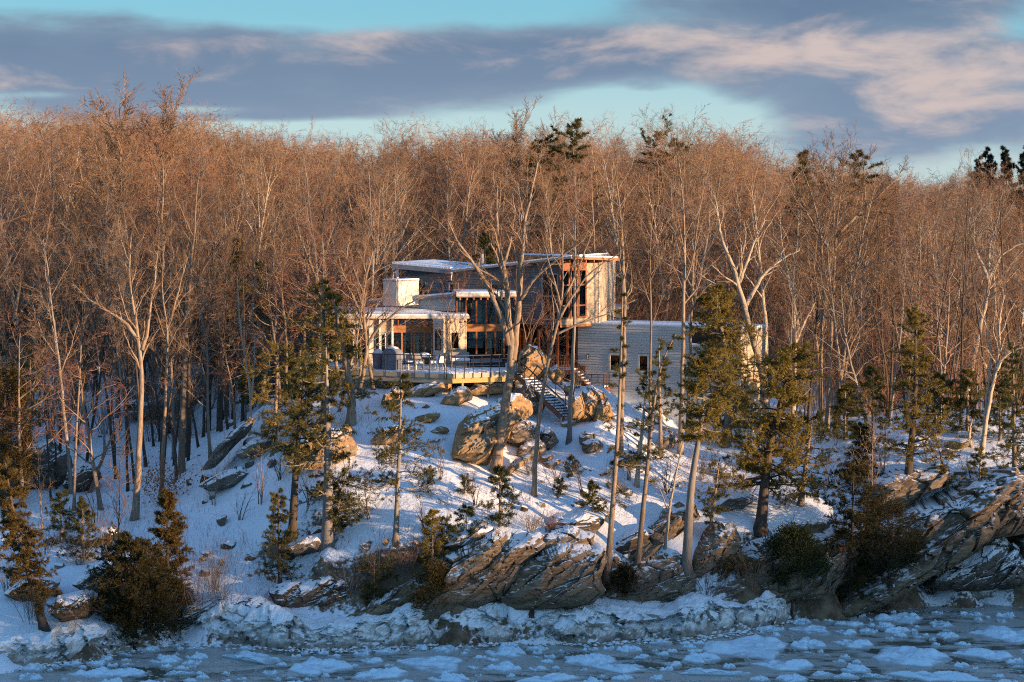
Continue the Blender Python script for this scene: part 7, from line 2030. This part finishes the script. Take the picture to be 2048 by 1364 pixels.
def loose_stones():
    rng = np.random.default_rng(55); n = 0
    zones = [(430, 960, 70, 60), (560, 900, 60, 30), (480, 870, 40, 30), (830, 850, 80, 40), (1010, 980, 60, 30), (1180, 950, 50, 40), (1290, 960, 60, 40), (1440, 980, 60, 40), (1880, 900, 90, 20), (1980, 930, 60, 30), (150, 1110, 110, 50), (440, 1120, 60, 50),
             (780, 1110, 60, 40), (60, 1180, 60, 40), (1240, 1110, 40, 30), (640, 900, 60, 40), (1120, 1020, 60, 20), (930, 1060, 50, 16), (1850, 1010, 60, 30), (1700, 930, 50, 30), (300, 900, 120, 60)]
    near = [((430, 960), 'right of the snow hollow'), ((560, 890), 'under the golden pines'), ((830, 850), 'below the deck'), ((1010, 980), 'near the big twin tree'), ((1180, 960), 'below the side landing'), ((1400, 970), 'below the grey wing'),
            ((1900, 920), 'on the right hand slope'), ((120, 1120), 'on the left bank'), ((440, 1120), 'above the bare shrubs'), ((790, 1110), 'by the lone hemlock'), ((300, 900), 'in the snow hollow'), ((1240, 1110), 'by the leaning pines')]
    while n < 95:
        u0, v0, du, dv = zones[n % len(zones)]; u = u0 + rng.normal() * du * .7; v = v0 + rng.normal() * dv * .6
        if v < 790 or v > 1200: continue
        w = rng.uniform(8, 26) * (1.5 if rng.random() < .15 else 1); h = w * rng.uniform(.4, .7)
        where_ = min(near, key=lambda q: (q[0][0] - u) ** 2 + (q[0][1] - v) ** 2)[1]
        size = 'tiny' if w < 12 else 'small' if w < 20 else 'fist shaped larger'
        mat = ('rock_grey', 'rock_dark', 'rock_tan')[int(rng.integers(0, 3))]
        boulder(u, v, w, h, '%s %s stone showing through the snow %s' % (size, {'rock_grey': 'grey', 'rock_dark': 'dark', 'rock_tan': 'brown'}[mat], where_), mat, 'loose stones showing through the snow', k=n, rz=rng.random() * 6, tilt=rng.normal() * .4); n += 1
    # thin layered ledges stepping out of the snow on the left shoulder
    for i, (u, v, w, h, lab) in enumerate([(480, 862, 60, 12, 'thin slanting ledge at the top of the rocky rib'), (450, 892, 64, 13, 'second thin ledge below the top of the rocky rib'), (425, 925, 60, 12, 'lowest thin ledge of the rocky rib'), (505, 880, 46, 11, 'short ledge right of the rocky rib'),
                                           (540, 850, 50, 14, 'brown ledge behind the golden pines'), (600, 925, 60, 14, 'brown ledge under the boughs of the golden pines'), (690, 905, 56, 14, 'tan ledge left of the lone hemlock top'), (850, 835, 60, 16, 'tan ledge beneath the deck footing'),
                                           (880, 860, 44, 12, 'thin tan ledge left of the huge boulder'), (1100, 930, 50, 12, 'narrow ledge below the grey boulders'), (1140, 845, 40, 12, 'snowy ledge at the stair foot'), (1910, 890, 80, 16, 'long ledge crossing the right slope')]):
        boulder(u, v, w, h, lab, 'rock_tan' if i > 3 else 'rock_grey', None, k=i + 3, rz=.2, tilt=-.45 if u < 560 else -.2, sink=.1, name='rock_ledge', cat='rock ledge')


loose_stones()


# ------------------------------------------------------------------ shore ice
def shore_ice():
    def shelf(name, label, x0, x1, hmax, seed, back):
        n = int((x1 - x0) / .11); m = 44
        xs = np.linspace(x0, x1, n); sy = shore_y(xs)
        k = np.ones(9) / 9; sy = np.convolve(np.pad(sy, 4, mode='edge'), k, 'valid')
        P1 = np.stack([xs * .25, xs * 0, xs * 0 + seed], -1)
        sy = sy + .55 * fbm(P1 * 2.2, 4, seed)
        hh = hmax * (1 + .62 * fbm(P1 * 1.6, 4, seed + 1))
        endf = np.clip(np.minimum(xs - x0, x1 - xs) / 1.6, 0.02, 1) ** .6
        hh = hh * endf
        # profile: foot, vertical face, lip, top going back to the bank
        t = np.linspace(0, 1, m)
        V = np.zeros((m, n, 3))
        for j, q in enumerate(t):
            if q < .45:
                a = q / .45; yy = -.05 + .38 * a ** 1.5; zz = -.25 + (hh + .25) * (sin(a * pi / 2) ** .85)
            else:
                a = (q - .45) / .55; yy = .33 + a * back; zz = hh * (1 - .02 * a) + .12 * a
            V[j, :, 0] = xs; V[j, :, 1] = sy + yy; V[j, :, 2] = zz
        P = V.copy()
        face = np.clip(1.25 - np.abs(t - .26) / .28, 0, 1)[:, None]
        lump = fbm(P * np.array([1.1, 1.1, 1.6]), 4, seed + 2); fine = fbm(P * 3.6, 3, seed + 3)
        cell = np.abs(fbm(P * np.array([.8, .8, 1.3]), 3, seed + 4))
        wq = .3 * np.stack([fine, lump, fine], -1)
        o1, g1 = blocks(P * np.array([.75, .75, 1.0]) + wq, seed + 20); o2, g2 = blocks(P * 2.3 + wq, seed + 30)
        V[..., 1] -= face * (.40 * lump + .10 * fine + .42 * o1 + .10 * o2 - .28 * np.exp(-(g1 / .09) ** 2))
        V[..., 2] += face * (.12 * fine + .10 * o1)
        top = np.clip((t - .42) / .1, 0, 1)[:, None]
        slab = np.maximum(0, fbm(P * np.array([.42, .6, .2]), 3, seed + 6) - .12) * 1.9
        ot, gt = blocks(P * np.array([.8, .9, .01]) + wq, seed + 50)
        V[..., 2] += top * (.13 * fbm(P * 1.2, 3, seed + 5) + .08 * fine + (.16 * np.maximum(ot, -.1) + slab) * np.clip(1.2 - (t - .45)[:, None] * 2.6, 0, 1)) * endf[None]
        idx = np.arange(m * n).reshape(m, n)
        F = np.stack([idx[:-1, :-1], idx[:-1, 1:], idx[1:, 1:], idx[1:, :-1]], -1).reshape(-1, 4)
        base = np.array([(x0 + x1) / 2, float(sy.mean()), 0])
        o = obj(name, raw_mesh(name, V.reshape(-1, 3) - base, [F], False), M['ice'], loc=base)
        return tag(o, label, kind='structure')
    X = lambda u: float(np.interp(u, [p[0] for p in SHORE], SHX))
    shelf('shore_ice_shelf', 'thick crumbling shelf of dirty shore ice with snow on top', X(345), X(1645), 1.34, 3, 2.6)
    shelf('shore_ice_shelf', 'lower shelf of shore ice under the dark rocks at right', X(1800), X(2400), 1.15, 7, 3.0)
    shelf('shore_ice_shelf', 'ice coated bank under the round cedar at left', X(-300), X(352), 1.25, 11, 1.6)
    # blocks of ice
    rng = np.random.default_rng(31)
    hero_rock('ice_block', 'left one of two upright white ice slabs on the shelf', [(1016, 1238), (1014, 1212), (1022, 1206), (1062, 1216), (1064, 1244), (1040, 1250)], 1250, 'snow', .5, 60, Y=101.4, cat='ice block', amp=.05, flat=6)
    hero_rock('ice_block', 'right one of two upright white ice slabs on the shelf', [(1066, 1246), (1066, 1214), (1100, 1214), (1124, 1220), (1112, 1240), (1090, 1250)], 1250, 'snow', .5, 61, Y=101.5, cat='ice block', amp=.05, flat=6)
    for i, (u, v, w, h) in enumerate([(955, 1240, 26, 26), (985, 1252, 40, 18), (900, 1262, 34, 26), (1140, 1240, 40, 20), (1200, 1244, 60, 18), (1250, 1236, 44, 16), (1300, 1228, 50, 18), (1425, 1226, 36, 26), (1360, 1240, 44, 22), (660, 1262, 80, 26),
                                      (760, 1256, 60, 30), (720, 1276, 60, 30), (820, 1270, 50, 30), (560, 1256, 50, 26), (500, 1268, 44, 26), (430, 1262, 50, 24), (380, 1268, 40, 22), (1480, 1230, 44, 24), (1540, 1222, 50, 26), (1600, 1206, 40, 22),
                                      (1850, 1180, 50, 18), (1930, 1176, 60, 18), (2000, 1170, 50, 16), (60, 1300, 60, 34), (140, 1290, 50, 34), (15, 1296, 50, 30), (200, 1290, 50, 22)]):
        Y = float(shore_y(XU(u, solveY(v + h / 2, .6), .6))) + .55
        p = W(u, v, Y); ww = w / FPX * Y / 2; hh = max(.12, h / FPX * Y / 2)
        key = ('ice', i % 9)
        if key not in _rock_cache:
            _rock_cache[key] = boulder_mesh(i % 9).copy()
        o = obj('ice_block', _rock_cache[key], M['ice'], loc=(p[0], Y + .2, max(p[2] - .1, hh * .4))); o.scale = (ww, ww * .7, hh); o.rotation_euler = (rng.normal() * .2, rng.normal() * .25, rng.random() * 3)
        tag(o, 'rough lump of dirty ice lodged in the shore ice shelf', 'ice block', 'ice lumps along the shore shelf')
    # crumbs at the foot of the shelf
    mb = MB(); me0 = boulder_mesh(2, 3)
    co = np.array([v.co[:] for v in me0.vertices])
    import bmesh
    bm = bmesh.new(); bmesh.ops.create_icosphere(bm, subdivisions=1, radius=1.0); IV = np.array([v.co[:] for v in bm.verts]); IF = np.array([[v.index for v in f.verts] for f in bm.faces]); bm.free()
    for i in range(1500):
        u = rng.uniform(-60, 2120); x = float(np.interp(u, [p[0] for p in SHORE], SHX)); y = float(shore_y(x)) - abs(rng.normal()) * .45 + .1
        if 1650 < u < 1795: continue
        s = rng.uniform(.03, .14) * (1.6 if rng.random() < .12 else 1)
        mb.add(IV * (1 + .35 * rng.normal(size=(42, 1)) * .5)[:len(IV)] * s * np.array([1, 1, .6]) + [x, y, s * .15], IF)
    o = obj('ice_rubble', mb.mesh('ice_rubble'), M['ice']); tag(o, 'small crumbs of ice along the foot of the shelf', kind='stuff')


shore_ice()


def floes():
    rng = np.random.default_rng(77)
    variants = []
    for k in range(14):
        n, m = 90, 34; th = np.arange(n) * 2 * pi / n
        # broken plate: straight-ish edges between a few corners
        nc = int(rng.integers(9, 15)); ca = np.sort(rng.random(nc) * 2 * pi); cr = rng.uniform(.70, 1.12, nc)
        cx_, cy_ = cr * np.cos(ca), cr * np.sin(ca); q = np.interp(th, np.concatenate([ca - 2 * pi, ca, ca + 2 * pi]), np.arange(-nc, 2 * nc)); i0 = np.floor(q).astype(int); fq = q - i0
        ex = cx_[i0 % nc] * (1 - fq) + cx_[(i0 + 1) % nc] * fq; ey = cy_[i0 % nc] * (1 - fq) + cy_[(i0 + 1) % nc] * fq
        rad = np.hypot(ex, ey) * (1 + .14 * fbm(np.stack([np.cos(th) * 3 + k * 9, np.sin(th) * 3, th * 0], -1), 4, k))
        th = np.arctan2(ey, ex)
        R = np.linspace(0, 1, m)
        X = R[:, None] * (rad * np.cos(th))[None]; Y = R[:, None] * (rad * np.sin(th))[None]
        P = np.stack([X * 3.2 + k * 7, Y * 3.2, X * 0 + .5], -1)
        wq = .35 * np.stack([fbm(P, 2, k), fbm(P, 2, k + 1), X * 0], -1)
        o1, g1 = blocks(P * .9 + wq, k + 200); o2, g2 = blocks(P * 2.0 + wq, k + 300)
        hump = np.maximum(0, fbm(P * .55, 3, k + 90) + .12)
        prof = np.clip((1 - R) * 9, 0, 1)[:, None] ** .5
        lumps = np.maximum(0, fbm(P * 1.1, 4, k + 400) + .18) ** 1.3
        on = (np.maximum(0, o1) * .16 + lumps * .95 + hump * .7 + .07 * np.maximum(0, o2)) * np.clip((1 - R) * 4, 0, 1)[:, None]
        Z = prof * (.08 + np.minimum(on * 1.0, .8) * np.clip(.5 + hump * 1.5, 0, 1)) - .15 * (1 - prof)
        V = np.stack([X, Y, Z], -1); idx = np.arange(n * m).reshape(m, n)
        a = idx[:-1]; b = np.roll(idx, -1, 1)[:-1]; c = np.roll(idx, -1, 1)[1:]; d = idx[1:]
        variants.append(raw_mesh('ice_floe', V.reshape(-1, 3), [np.stack([a, d, c, b], -1).reshape(-1, 4)], True))
    big = [(1500, 1300, 200, 56, 'wide snow topped ice floe right of centre near the shelf'), (1240, 1340, 110, 26, 'flat floe on the water below the ice shelf at centre'), (860, 1330, 150, 40, 'broad humped ice floe left of centre'), (640, 1335, 130, 34, 'pale ice floe left of the broad humped one'),
           (480, 1322, 150, 40, 'long scaly ice floe at left'), (1000, 1338, 80, 22, 'small domed floe just below the shelf'), (1180, 1322, 110, 32, 'peaked ice floe below the centre of the shelf'), (890, 1300, 60, 22, 'smooth rounded floe close to the shelf'), (1010, 1306, 90, 22, 'low floe with a small peak close to the shelf'),
           (1820, 1316, 190, 52, 'large blue white floe at lower right'), (1880, 1356, 200, 26, 'bright blue ice slab at the lower right corner'), (1560, 1334, 150, 30, 'scaly ice floe below the wide one'), (2000, 1270, 130, 46, 'ice floe cut by the right edge'), (1880, 1250, 70, 18, 'flat smooth ice plate near the right shelf'),
           (1800, 1240, 110, 22, 'thin broken floe beside the diagonal slab'), (1700, 1250, 70, 14, 'narrow floe in the dark water by the cliff foot'), (1620, 1262, 90, 22, 'humped floe off the end of the ice shelf'), (1400, 1318, 80, 20, 'small scaly floe right of the peaked one'), (1420, 1352, 160, 26, 'floe at the bottom edge right of centre'),
           (180, 1350, 100, 20, 'floe at the lower left edge of the picture'), (250, 1348, 90, 16, 'lumpy slush floe at lower left'), (410, 1292, 36, 20, 'lone domed floe close to the left shelf'), (330, 1322, 70, 16, 'low lumpy floe left of the scaly one'), (760, 1352, 150, 22, 'floe along the bottom edge left of centre'), (1100, 1360, 140, 20, 'floe along the bottom edge at centre'),
           (1700, 1290, 100, 24, 'scaly floe between the two large right floes'), (1960, 1310, 120, 30, 'floe near the lower right edge'), (60, 1356, 80, 18, 'rounded floe in the lower left corner')]
    placed = []

    def put(u, v, w, h, lab, grp=None, k=None):
        Y = solveY(v, 0); x = XU(u, Y, 0)
        if Y > float(shore_y(x)) - .6: return False
        me = variants[int(rng.integers(0, 14)) if k is None else k]
        sx = w * 1.18 / FPX * Y / 2; ya = solveY(v + h / 2, 0); yb = solveY(v - h / 2, 0)
        o = obj('ice_floe', me, M['floe'], loc=(x, Y, .015)); sy = max(.25, (yb - ya) / 2)
        sy = min(sy, sx * 1.6); o.scale = (sx * .92, sy * .92, min(.50, .08 + .19 * sx ** .6)); o.rotation_euler = (0, 0, rng.normal() * .25)
        tag(o, lab, 'ice floe', grp); placed.append((u, v, w, h)); return True
    for i, b in enumerate(big): put(*b, k=i % 14)
    tries = 0; n = 0
    while n < 190 and tries < 6000:
        tries += 1
        u = rng.uniform(-40, 2090); v = rng.uniform(1225, 1378)
        f = (v - 1225) / 140; w = rng.uniform(14, 80) * (.5 + .9 * f) * (1.25 if u > 1250 else .9); h = w * rng.uniform(.18, .30)
        if any(abs(u - a) < (w + c) * .42 and abs(v - b) < (h + d) * .45 for a, b, c, d in placed): continue
        side = 'left' if u < 683 else 'middle' if u < 1365 else 'right'
        near_ = 'close to the ice shelf' if v < 1290 else 'in the middle of the ice' if v < 1335 else 'near the bottom edge'
        sz_ = 'tiny' if w < 24 else 'small' if w < 45 else 'middling' if w < 75 else 'larger'
        if put(u, v, w, h, '%s snowy ice floe %s on the %s of the river' % (sz_, near_, side), 'small ice floes on the river'): n += 1
    # brash
    mb = MB(); import bmesh
    bm = bmesh.new(); bmesh.ops.create_icosphere(bm, subdivisions=1, radius=1.0); IV = np.array([v.co[:] for v in bm.verts]); IF = np.array([[v.index for v in f.verts] for f in bm.faces]); bm.free()
    for i in range(6000):
        Y = rng.uniform(88, 112); u = rng.uniform(-60, 2110); x = XU(u, Y, 0)
        if Y > float(shore_y(x)) - .1: continue
        if vnoise(np.array([[x * .25, Y * .35, 1.0]]), 8)[0] < -.1: continue
        s = rng.uniform(.025, .10)
        mb.add(IV * s * np.array([1.3, 1, .38]) * (1 + .25 * rng.normal(size=(len(IV), 1))) + [x, Y, .01], IF)
    o = obj('brash_ice', mb.mesh('brash_ice'), M['floe']); tag(o, 'loose bits of brash ice floating between the floes', kind='stuff')


floes()


# ------------------------------------------------------------------ shrubs, stalks, undergrowth
def shrubs():
    L = [(330, 1260, 1140, 'bare twiggy shrub rooted at the left end of the ice shelf', 1.0, (.1, 0)), (400, 1245, 1095, 'tall leafless shrub above the ice shelf at left', .8, (.05, 0)), (455, 1240, 1110, 'reddish leafless shrub leaning left over the shelf', .9, (-.3, 0)),
         (515, 1232, 1150, 'low dense reddish brush beside the dark boulder', 1.3, (0, 0)), (430, 1180, 1080, 'thin leafless shrub on the left bank', .7, (0, 0)), (700, 1190, 1115, 'thin leafless shrub behind the thin rock tongue', .8, (0, 0)), (755, 1165, 1085, 'spindly shrub in the snow left of the slanting slab', .8, (.1, 0)),
         (810, 1150, 1080, 'spindly shrub next to the small stones', .8, (0, 0)), (1060, 1065, 1010, 'bare little shrub on top of the big rock face', 1.1, (0, 0)), (1095, 1070, 1015, 'second bare little shrub on top of the big rock face', 1.0, (.2, 0)), (1060, 950, 900, 'fine leafless twigs beside the forked tree', .8, (0, 0)),
         (60, 1240, 1130, 'leafless brush at the left edge bank', 1.0, (0, 0)), (215, 1110, 1010, 'leafless shrub by the shaded hemlocks', .7, (0, 0)), (160, 1130, 1050, 'leafless brush in the dip of the left bank', .8, (0, 0)), (20, 1190, 1090, 'thin brush under the orange cedar', .8, (0, 0)),
         (1280, 1200, 1120, 'tangled dry brush at the foot of the leaning pines', 1.2, (.2, 0)), (1355, 1200, 1120, 'dry branches around the grey cedar roots', 1.2, (-.3, 0)), (1420, 1190, 1110, 'pale dry brush right of the grey cedar roots', 1.2, (.4, 0)), (1500, 1180, 1090, 'hanging dry roots and brush on the dark cliff block', 1.0, (0, 0)),
         (1660, 1180, 1085, 'dark leafless brush at the cliff hollow', 1.0, (0, 0)), (1860, 1110, 1020, 'dry brush on the right cliff', 1.2, (0, 0)), (1925, 1090, 1010, 'second dry brush on the right cliff', 1.2, (0, 0)), (1990, 1130, 1050, 'dead brush near the right edge of the cliff', 1.1, (-.2, 0)),
         (1790, 1080, 1000, 'upright thin brush between the right slabs', .7, (0, 0)), (1440, 1000, 930, 'brown leafless shrub before the wing', .9, (0, 0)), (1400, 960, 890, 'brown leafless shrub beside the grey cedar trunk', .9, (0, 0)), (1230, 985, 930, 'low twiggy shrub at centre right', .9, (0, 0)),
         (660, 800, 730, 'leafless shrub under the deck end', .9, (0, 0)), (1155, 772, 728, 'reddish shrub at the wing corner', 1.0, (0, 0)), (1118, 765, 700, 'thick reddish shrub on the rocks before the red doors', 1.2, (0, 0)), (1075, 742, 690, 'reddish shrub behind the snow capped outcrop', 1.0, (0, 0))]
    for i, (u, v, vt, lab, sp, ln) in enumerate(L):
        b = ground_hit(u, v) if v > 790 else W(u, v, 124.8)
        H = (v - vt) / FPX * b[1]
        a, c = shrub_mesh(300 + i, H, n_st=14 + int(sp * 8), spread=.75 * sp, lean=ln, n2=7, n3=5)
        place('bare_shrub', 'shrub', lab, (b[0], b[1], b[2]), [('stems', a.mesh('stems'), 'bark_grey' if i % 3 else 'redrot'), ('crown', c.mesh('crown'), 'twig_red' if i % 2 else 'twig_grey')])
    # thin saplings and brush on the open slope
    rng = np.random.default_rng(12)
    for i, (u, v, hp, lab) in enumerate([(430, 1010, 110, 'thin sapling on the open snow right of the cedar column'), (480, 1040, 70, 'low sapling below the rounded brown stone'), (520, 1010, 120, 'slender sapling left of the dark trunked hemlock'), (700, 960, 100, 'slender sapling between the two hemlock trunks and the lone hemlock'),
                                         (740, 1040, 80, 'thin sapling left of the lone hemlock foot'), (850, 1060, 70, 'thin sapling right of the lone hemlock foot'), (880, 960, 80, 'thin sapling below the huge tan boulder'), (950, 1010, 90, 'thin sapling left of the small snowy spruce'), (1110, 975, 90, 'thin sapling right of the forked tree foot'),
                                         (1165, 985, 80, 'thin sapling under the slim dark trunk'), (1255, 960, 110, 'thin sapling left of the thin curved pine'), (1335, 985, 100, 'thin sapling right of the thin curved pine'), (1440, 960, 90, 'thin sapling behind the grey cedar trunk'), (1490, 1010, 80, 'thin sapling left of the big golden pine trunk'),
                                         (1660, 975, 110, 'thin sapling right of the big golden pine'), (1765, 945, 110, 'thin sapling left of the yellow topped pine'), (1860, 950, 90, 'thin sapling on the right snow slope'), (1945, 985, 100, 'thin sapling above the right cliff edge'), (350, 1075, 90, 'thin sapling behind the cedar column'), (190, 1045, 100, 'thin sapling in the left dip'),
                                         (90, 1110, 110, 'thin sapling near the left leaning cedar'), (620, 1010, 90, 'thin sapling directly between the hemlock trunks'), (780, 930, 70, 'thin sapling above the lone hemlock boughs'), (560, 960, 80, 'thin sapling under the golden pines')]):
        b = ground_hit(u, v); H = hp / FPX * b[1]
        a, c = shrub_mesh(700 + i, H, n_st=3 + i % 3, spread=.35, n2=7, n3=3, tk=2.0)
        place('sapling', 'sapling', lab, b, [('stems', a.mesh('stems'), 'bark_dark' if i % 2 else 'bark'), ('crown', c.mesh('crown'), 'twig_red' if i % 3 else 'twig_grey')])
    # seedlings: tiny white pines
    for i, (u, v, vt, w) in enumerate([(855, 980, 935, 40), (1145, 950, 912, 34), (890, 1075, 1035, 40), (640, 1000, 965, 36), (1120, 990, 960, 30), (930, 985, 950, 26)]):
        lab = ['tiny pine seedling on the middle snow', 'tiny pine seedling below the slim dark trunk', 'tiny pine seedling by the dark slabs', 'tiny pine seedling behind the hemlock trunks', 'thin pine seedling right of the forked tree', 'wispy pine seedling left of the spruce'][i]
        conifer(lab, (u, v), vt, 3, 340 + i, kind='hemlock', shape='cone', wpx=w, cs_v=v - 6, n_br=16, n2=5, tuft=5, gap=.1, name='pine_seedling')
    # orange oak leaves on a low sapling
    b = ground_hit(325, 1010); rng = np.random.default_rng(5)
    a, c = shrub_mesh(360, 2.2, n_st=9, spread=.9, n2=6, n3=0)
    C = rng.normal(size=(900, 3)) * np.array([.85, .5, .55]) + [0, 0, 1.4]
    mb = MB(); V, F = tri_cloud(rng, C, rng.normal(size=(900, 3)), .13, .10, 1.0); mb.add(V, F)
    place('oak_sapling', 'sapling', 'small oak sapling still holding rusty orange leaves', b, [('stems', a.mesh('stems'), 'bark'), ('branches', c.mesh('branches'), 'bark'), ('leaves', mb.mesh('leaves'), 'oak_leaf')])
    b = ground_hit(1985, 850); C = rng.normal(size=(500, 3)) * np.array([.7, .5, .8]) + [0, 0, 3.0]
    a, c = shrub_mesh(361, 4.2, n_st=5, spread=.4, n2=6, n3=0); mb = MB(); V, F = tri_cloud(rng, C, rng.normal(size=(500, 3)), .13, .10, 1.0); mb.add(V, F)
    place('oak_sapling', 'sapling', 'thin sapling with a few red leaves among the right hand pines', (b[0], b[1], b[2]), [('stems', a.mesh('stems'), 'bark'), ('branches', c.mesh('branches'), 'bark'), ('leaves', mb.mesh('leaves'), 'oak_leaf')])


shrubs()


def undergrowth():
    rng = np.random.default_rng(99)
    # weed stalks poking out of the snow
    patches = [(820, 1110, 110, 50, 320), (720, 1130, 80, 50, 200), (1060, 1000, 80, 40, 160), (430, 1130, 100, 70, 420), (230, 1060, 120, 60, 260), (1240, 1000, 60, 50, 160), (1460, 960, 90, 40, 180), (1700, 930, 90, 50, 200), (1900, 960, 110, 60, 220),
               (940, 1000, 90, 40, 120), (620, 960, 60, 60, 120), (350, 1040, 70, 50, 160), (1100, 1050, 80, 14, 160), (560, 870, 90, 40, 200), (720, 850, 60, 40, 140), (1330, 930, 60, 30, 100), (100, 1060, 90, 60, 200), (850, 940, 60, 40, 70), (1200, 1130, 40, 30, 90)]
    S = []
    for u, v, du, dv, n in patches:
        n = int(n * .8)
        for _ in range(n):
            uu = u + rng.normal() * du * .6; vv = v + rng.normal() * dv * .5
            Y = solveY(v, 4.5)
            S.append((uu, vv))
    S = np.array(S)
    # drop on the ground by a coarse lookup
    us = np.linspace(-40, 2090, 110); vs = np.linspace(800, 1240, 46)
    tab = np.array([[ground_hit(u, v)[1] for u in us] for v in vs])
    fi = np.clip((S[:, 0] - us[0]) / (us[1] - us[0]), 0, 108.9); fj = np.clip((S[:, 1] - vs[0]) / (vs[1] - vs[0]), 0, 44.9)
    i = fi.astype(int); j = fj.astype(int); a = fi - i; b = fj - j
    Y = tab[j, i] * (1 - a) * (1 - b) + tab[j, i + 1] * a * (1 - b) + tab[j + 1, i] * (1 - a) * b + tab[j + 1, i + 1] * a * b
    x = (S[:, 0] - U0) / FPX * (Y + 2); z = ground_z(x, Y)
    n = len(S); d = _norm(rng.normal(size=(n, 3)) * np.array([.35, .35, .1]) + [0, 0, 1]); H = rng.uniform(.25, .95, n)[:, None]
    P = np.stack([np.stack([x, Y, z - .05], -1), np.stack([x, Y, z], -1) + d * H * .5, np.stack([x, Y, z], -1) + (d + rng.normal(size=(n, 3)) * .2) * H], 1)
    R = np.tile(np.array([[.007, .005, .002]]), (n, 1)); mb = MB(); V, F = tubes(P, R, 3, tip=True); mb.add2(V, F)
    L2, R2 = grow(rng, P, R, 3, .3, 1, .6, .45, 3, up=.2, jit=.15, min_r=.003); V, F = tubes(L2, R2, 3, tip=True); mb.add2(V, F)
    o = obj('dry_weeds', mb.mesh('dry_weeds'), M['twig_red']); tag(o, 'dry weed stalks and twigs poking out of the snow', kind='stuff')
    # brushy undergrowth that closes the forest floor
    srcs = []
    for k in range(3):
        a_, c_ = shrub_mesh(400 + k, 3.6, n_st=12, spread=.55, n2=8, n3=5, tk=1.7)
        mb = MB(); mb.V = a_.V + c_.V; mb.n = a_.n + c_.n; mb.F3 = a_.F3 + [f + a_.n for f in c_.F3]; mb.F4 = a_.F4 + [f + a_.n for f in c_.F4]
        me = mb.mesh('brush'); me.materials.append(M[('twig_red', 'twig', 'twig_grey')[k]]); srcs.append(bpy.data.objects.new('brush_source', me))
    P = []; Sz = []; Rr = []; K = []
    while len(P) < 1800:
        Y = 133 + rng.random() ** 1.2 * 120; x = (rng.random() * 2 - 1) * (Y * .27 + 4); u = U0 + x / Y * FPX
        if Y < 143 and 590 < u < 1560: continue
        if Y < 146 and u < 520 and rng.random() < .35: continue
        P.append((x, Y, gz(x, Y) - .1)); Sz.append(rng.uniform(.7, 1.8) * (1.0 if Y < 150 else 1.3)); Rr.append(rng.random() * 6.28); K.append(int(rng.integers(0, 3)))
    scatter('undergrowth', 'leafless brush and saplings closing the forest floor', P, Sz, Rr, K, srcs)


undergrowth()
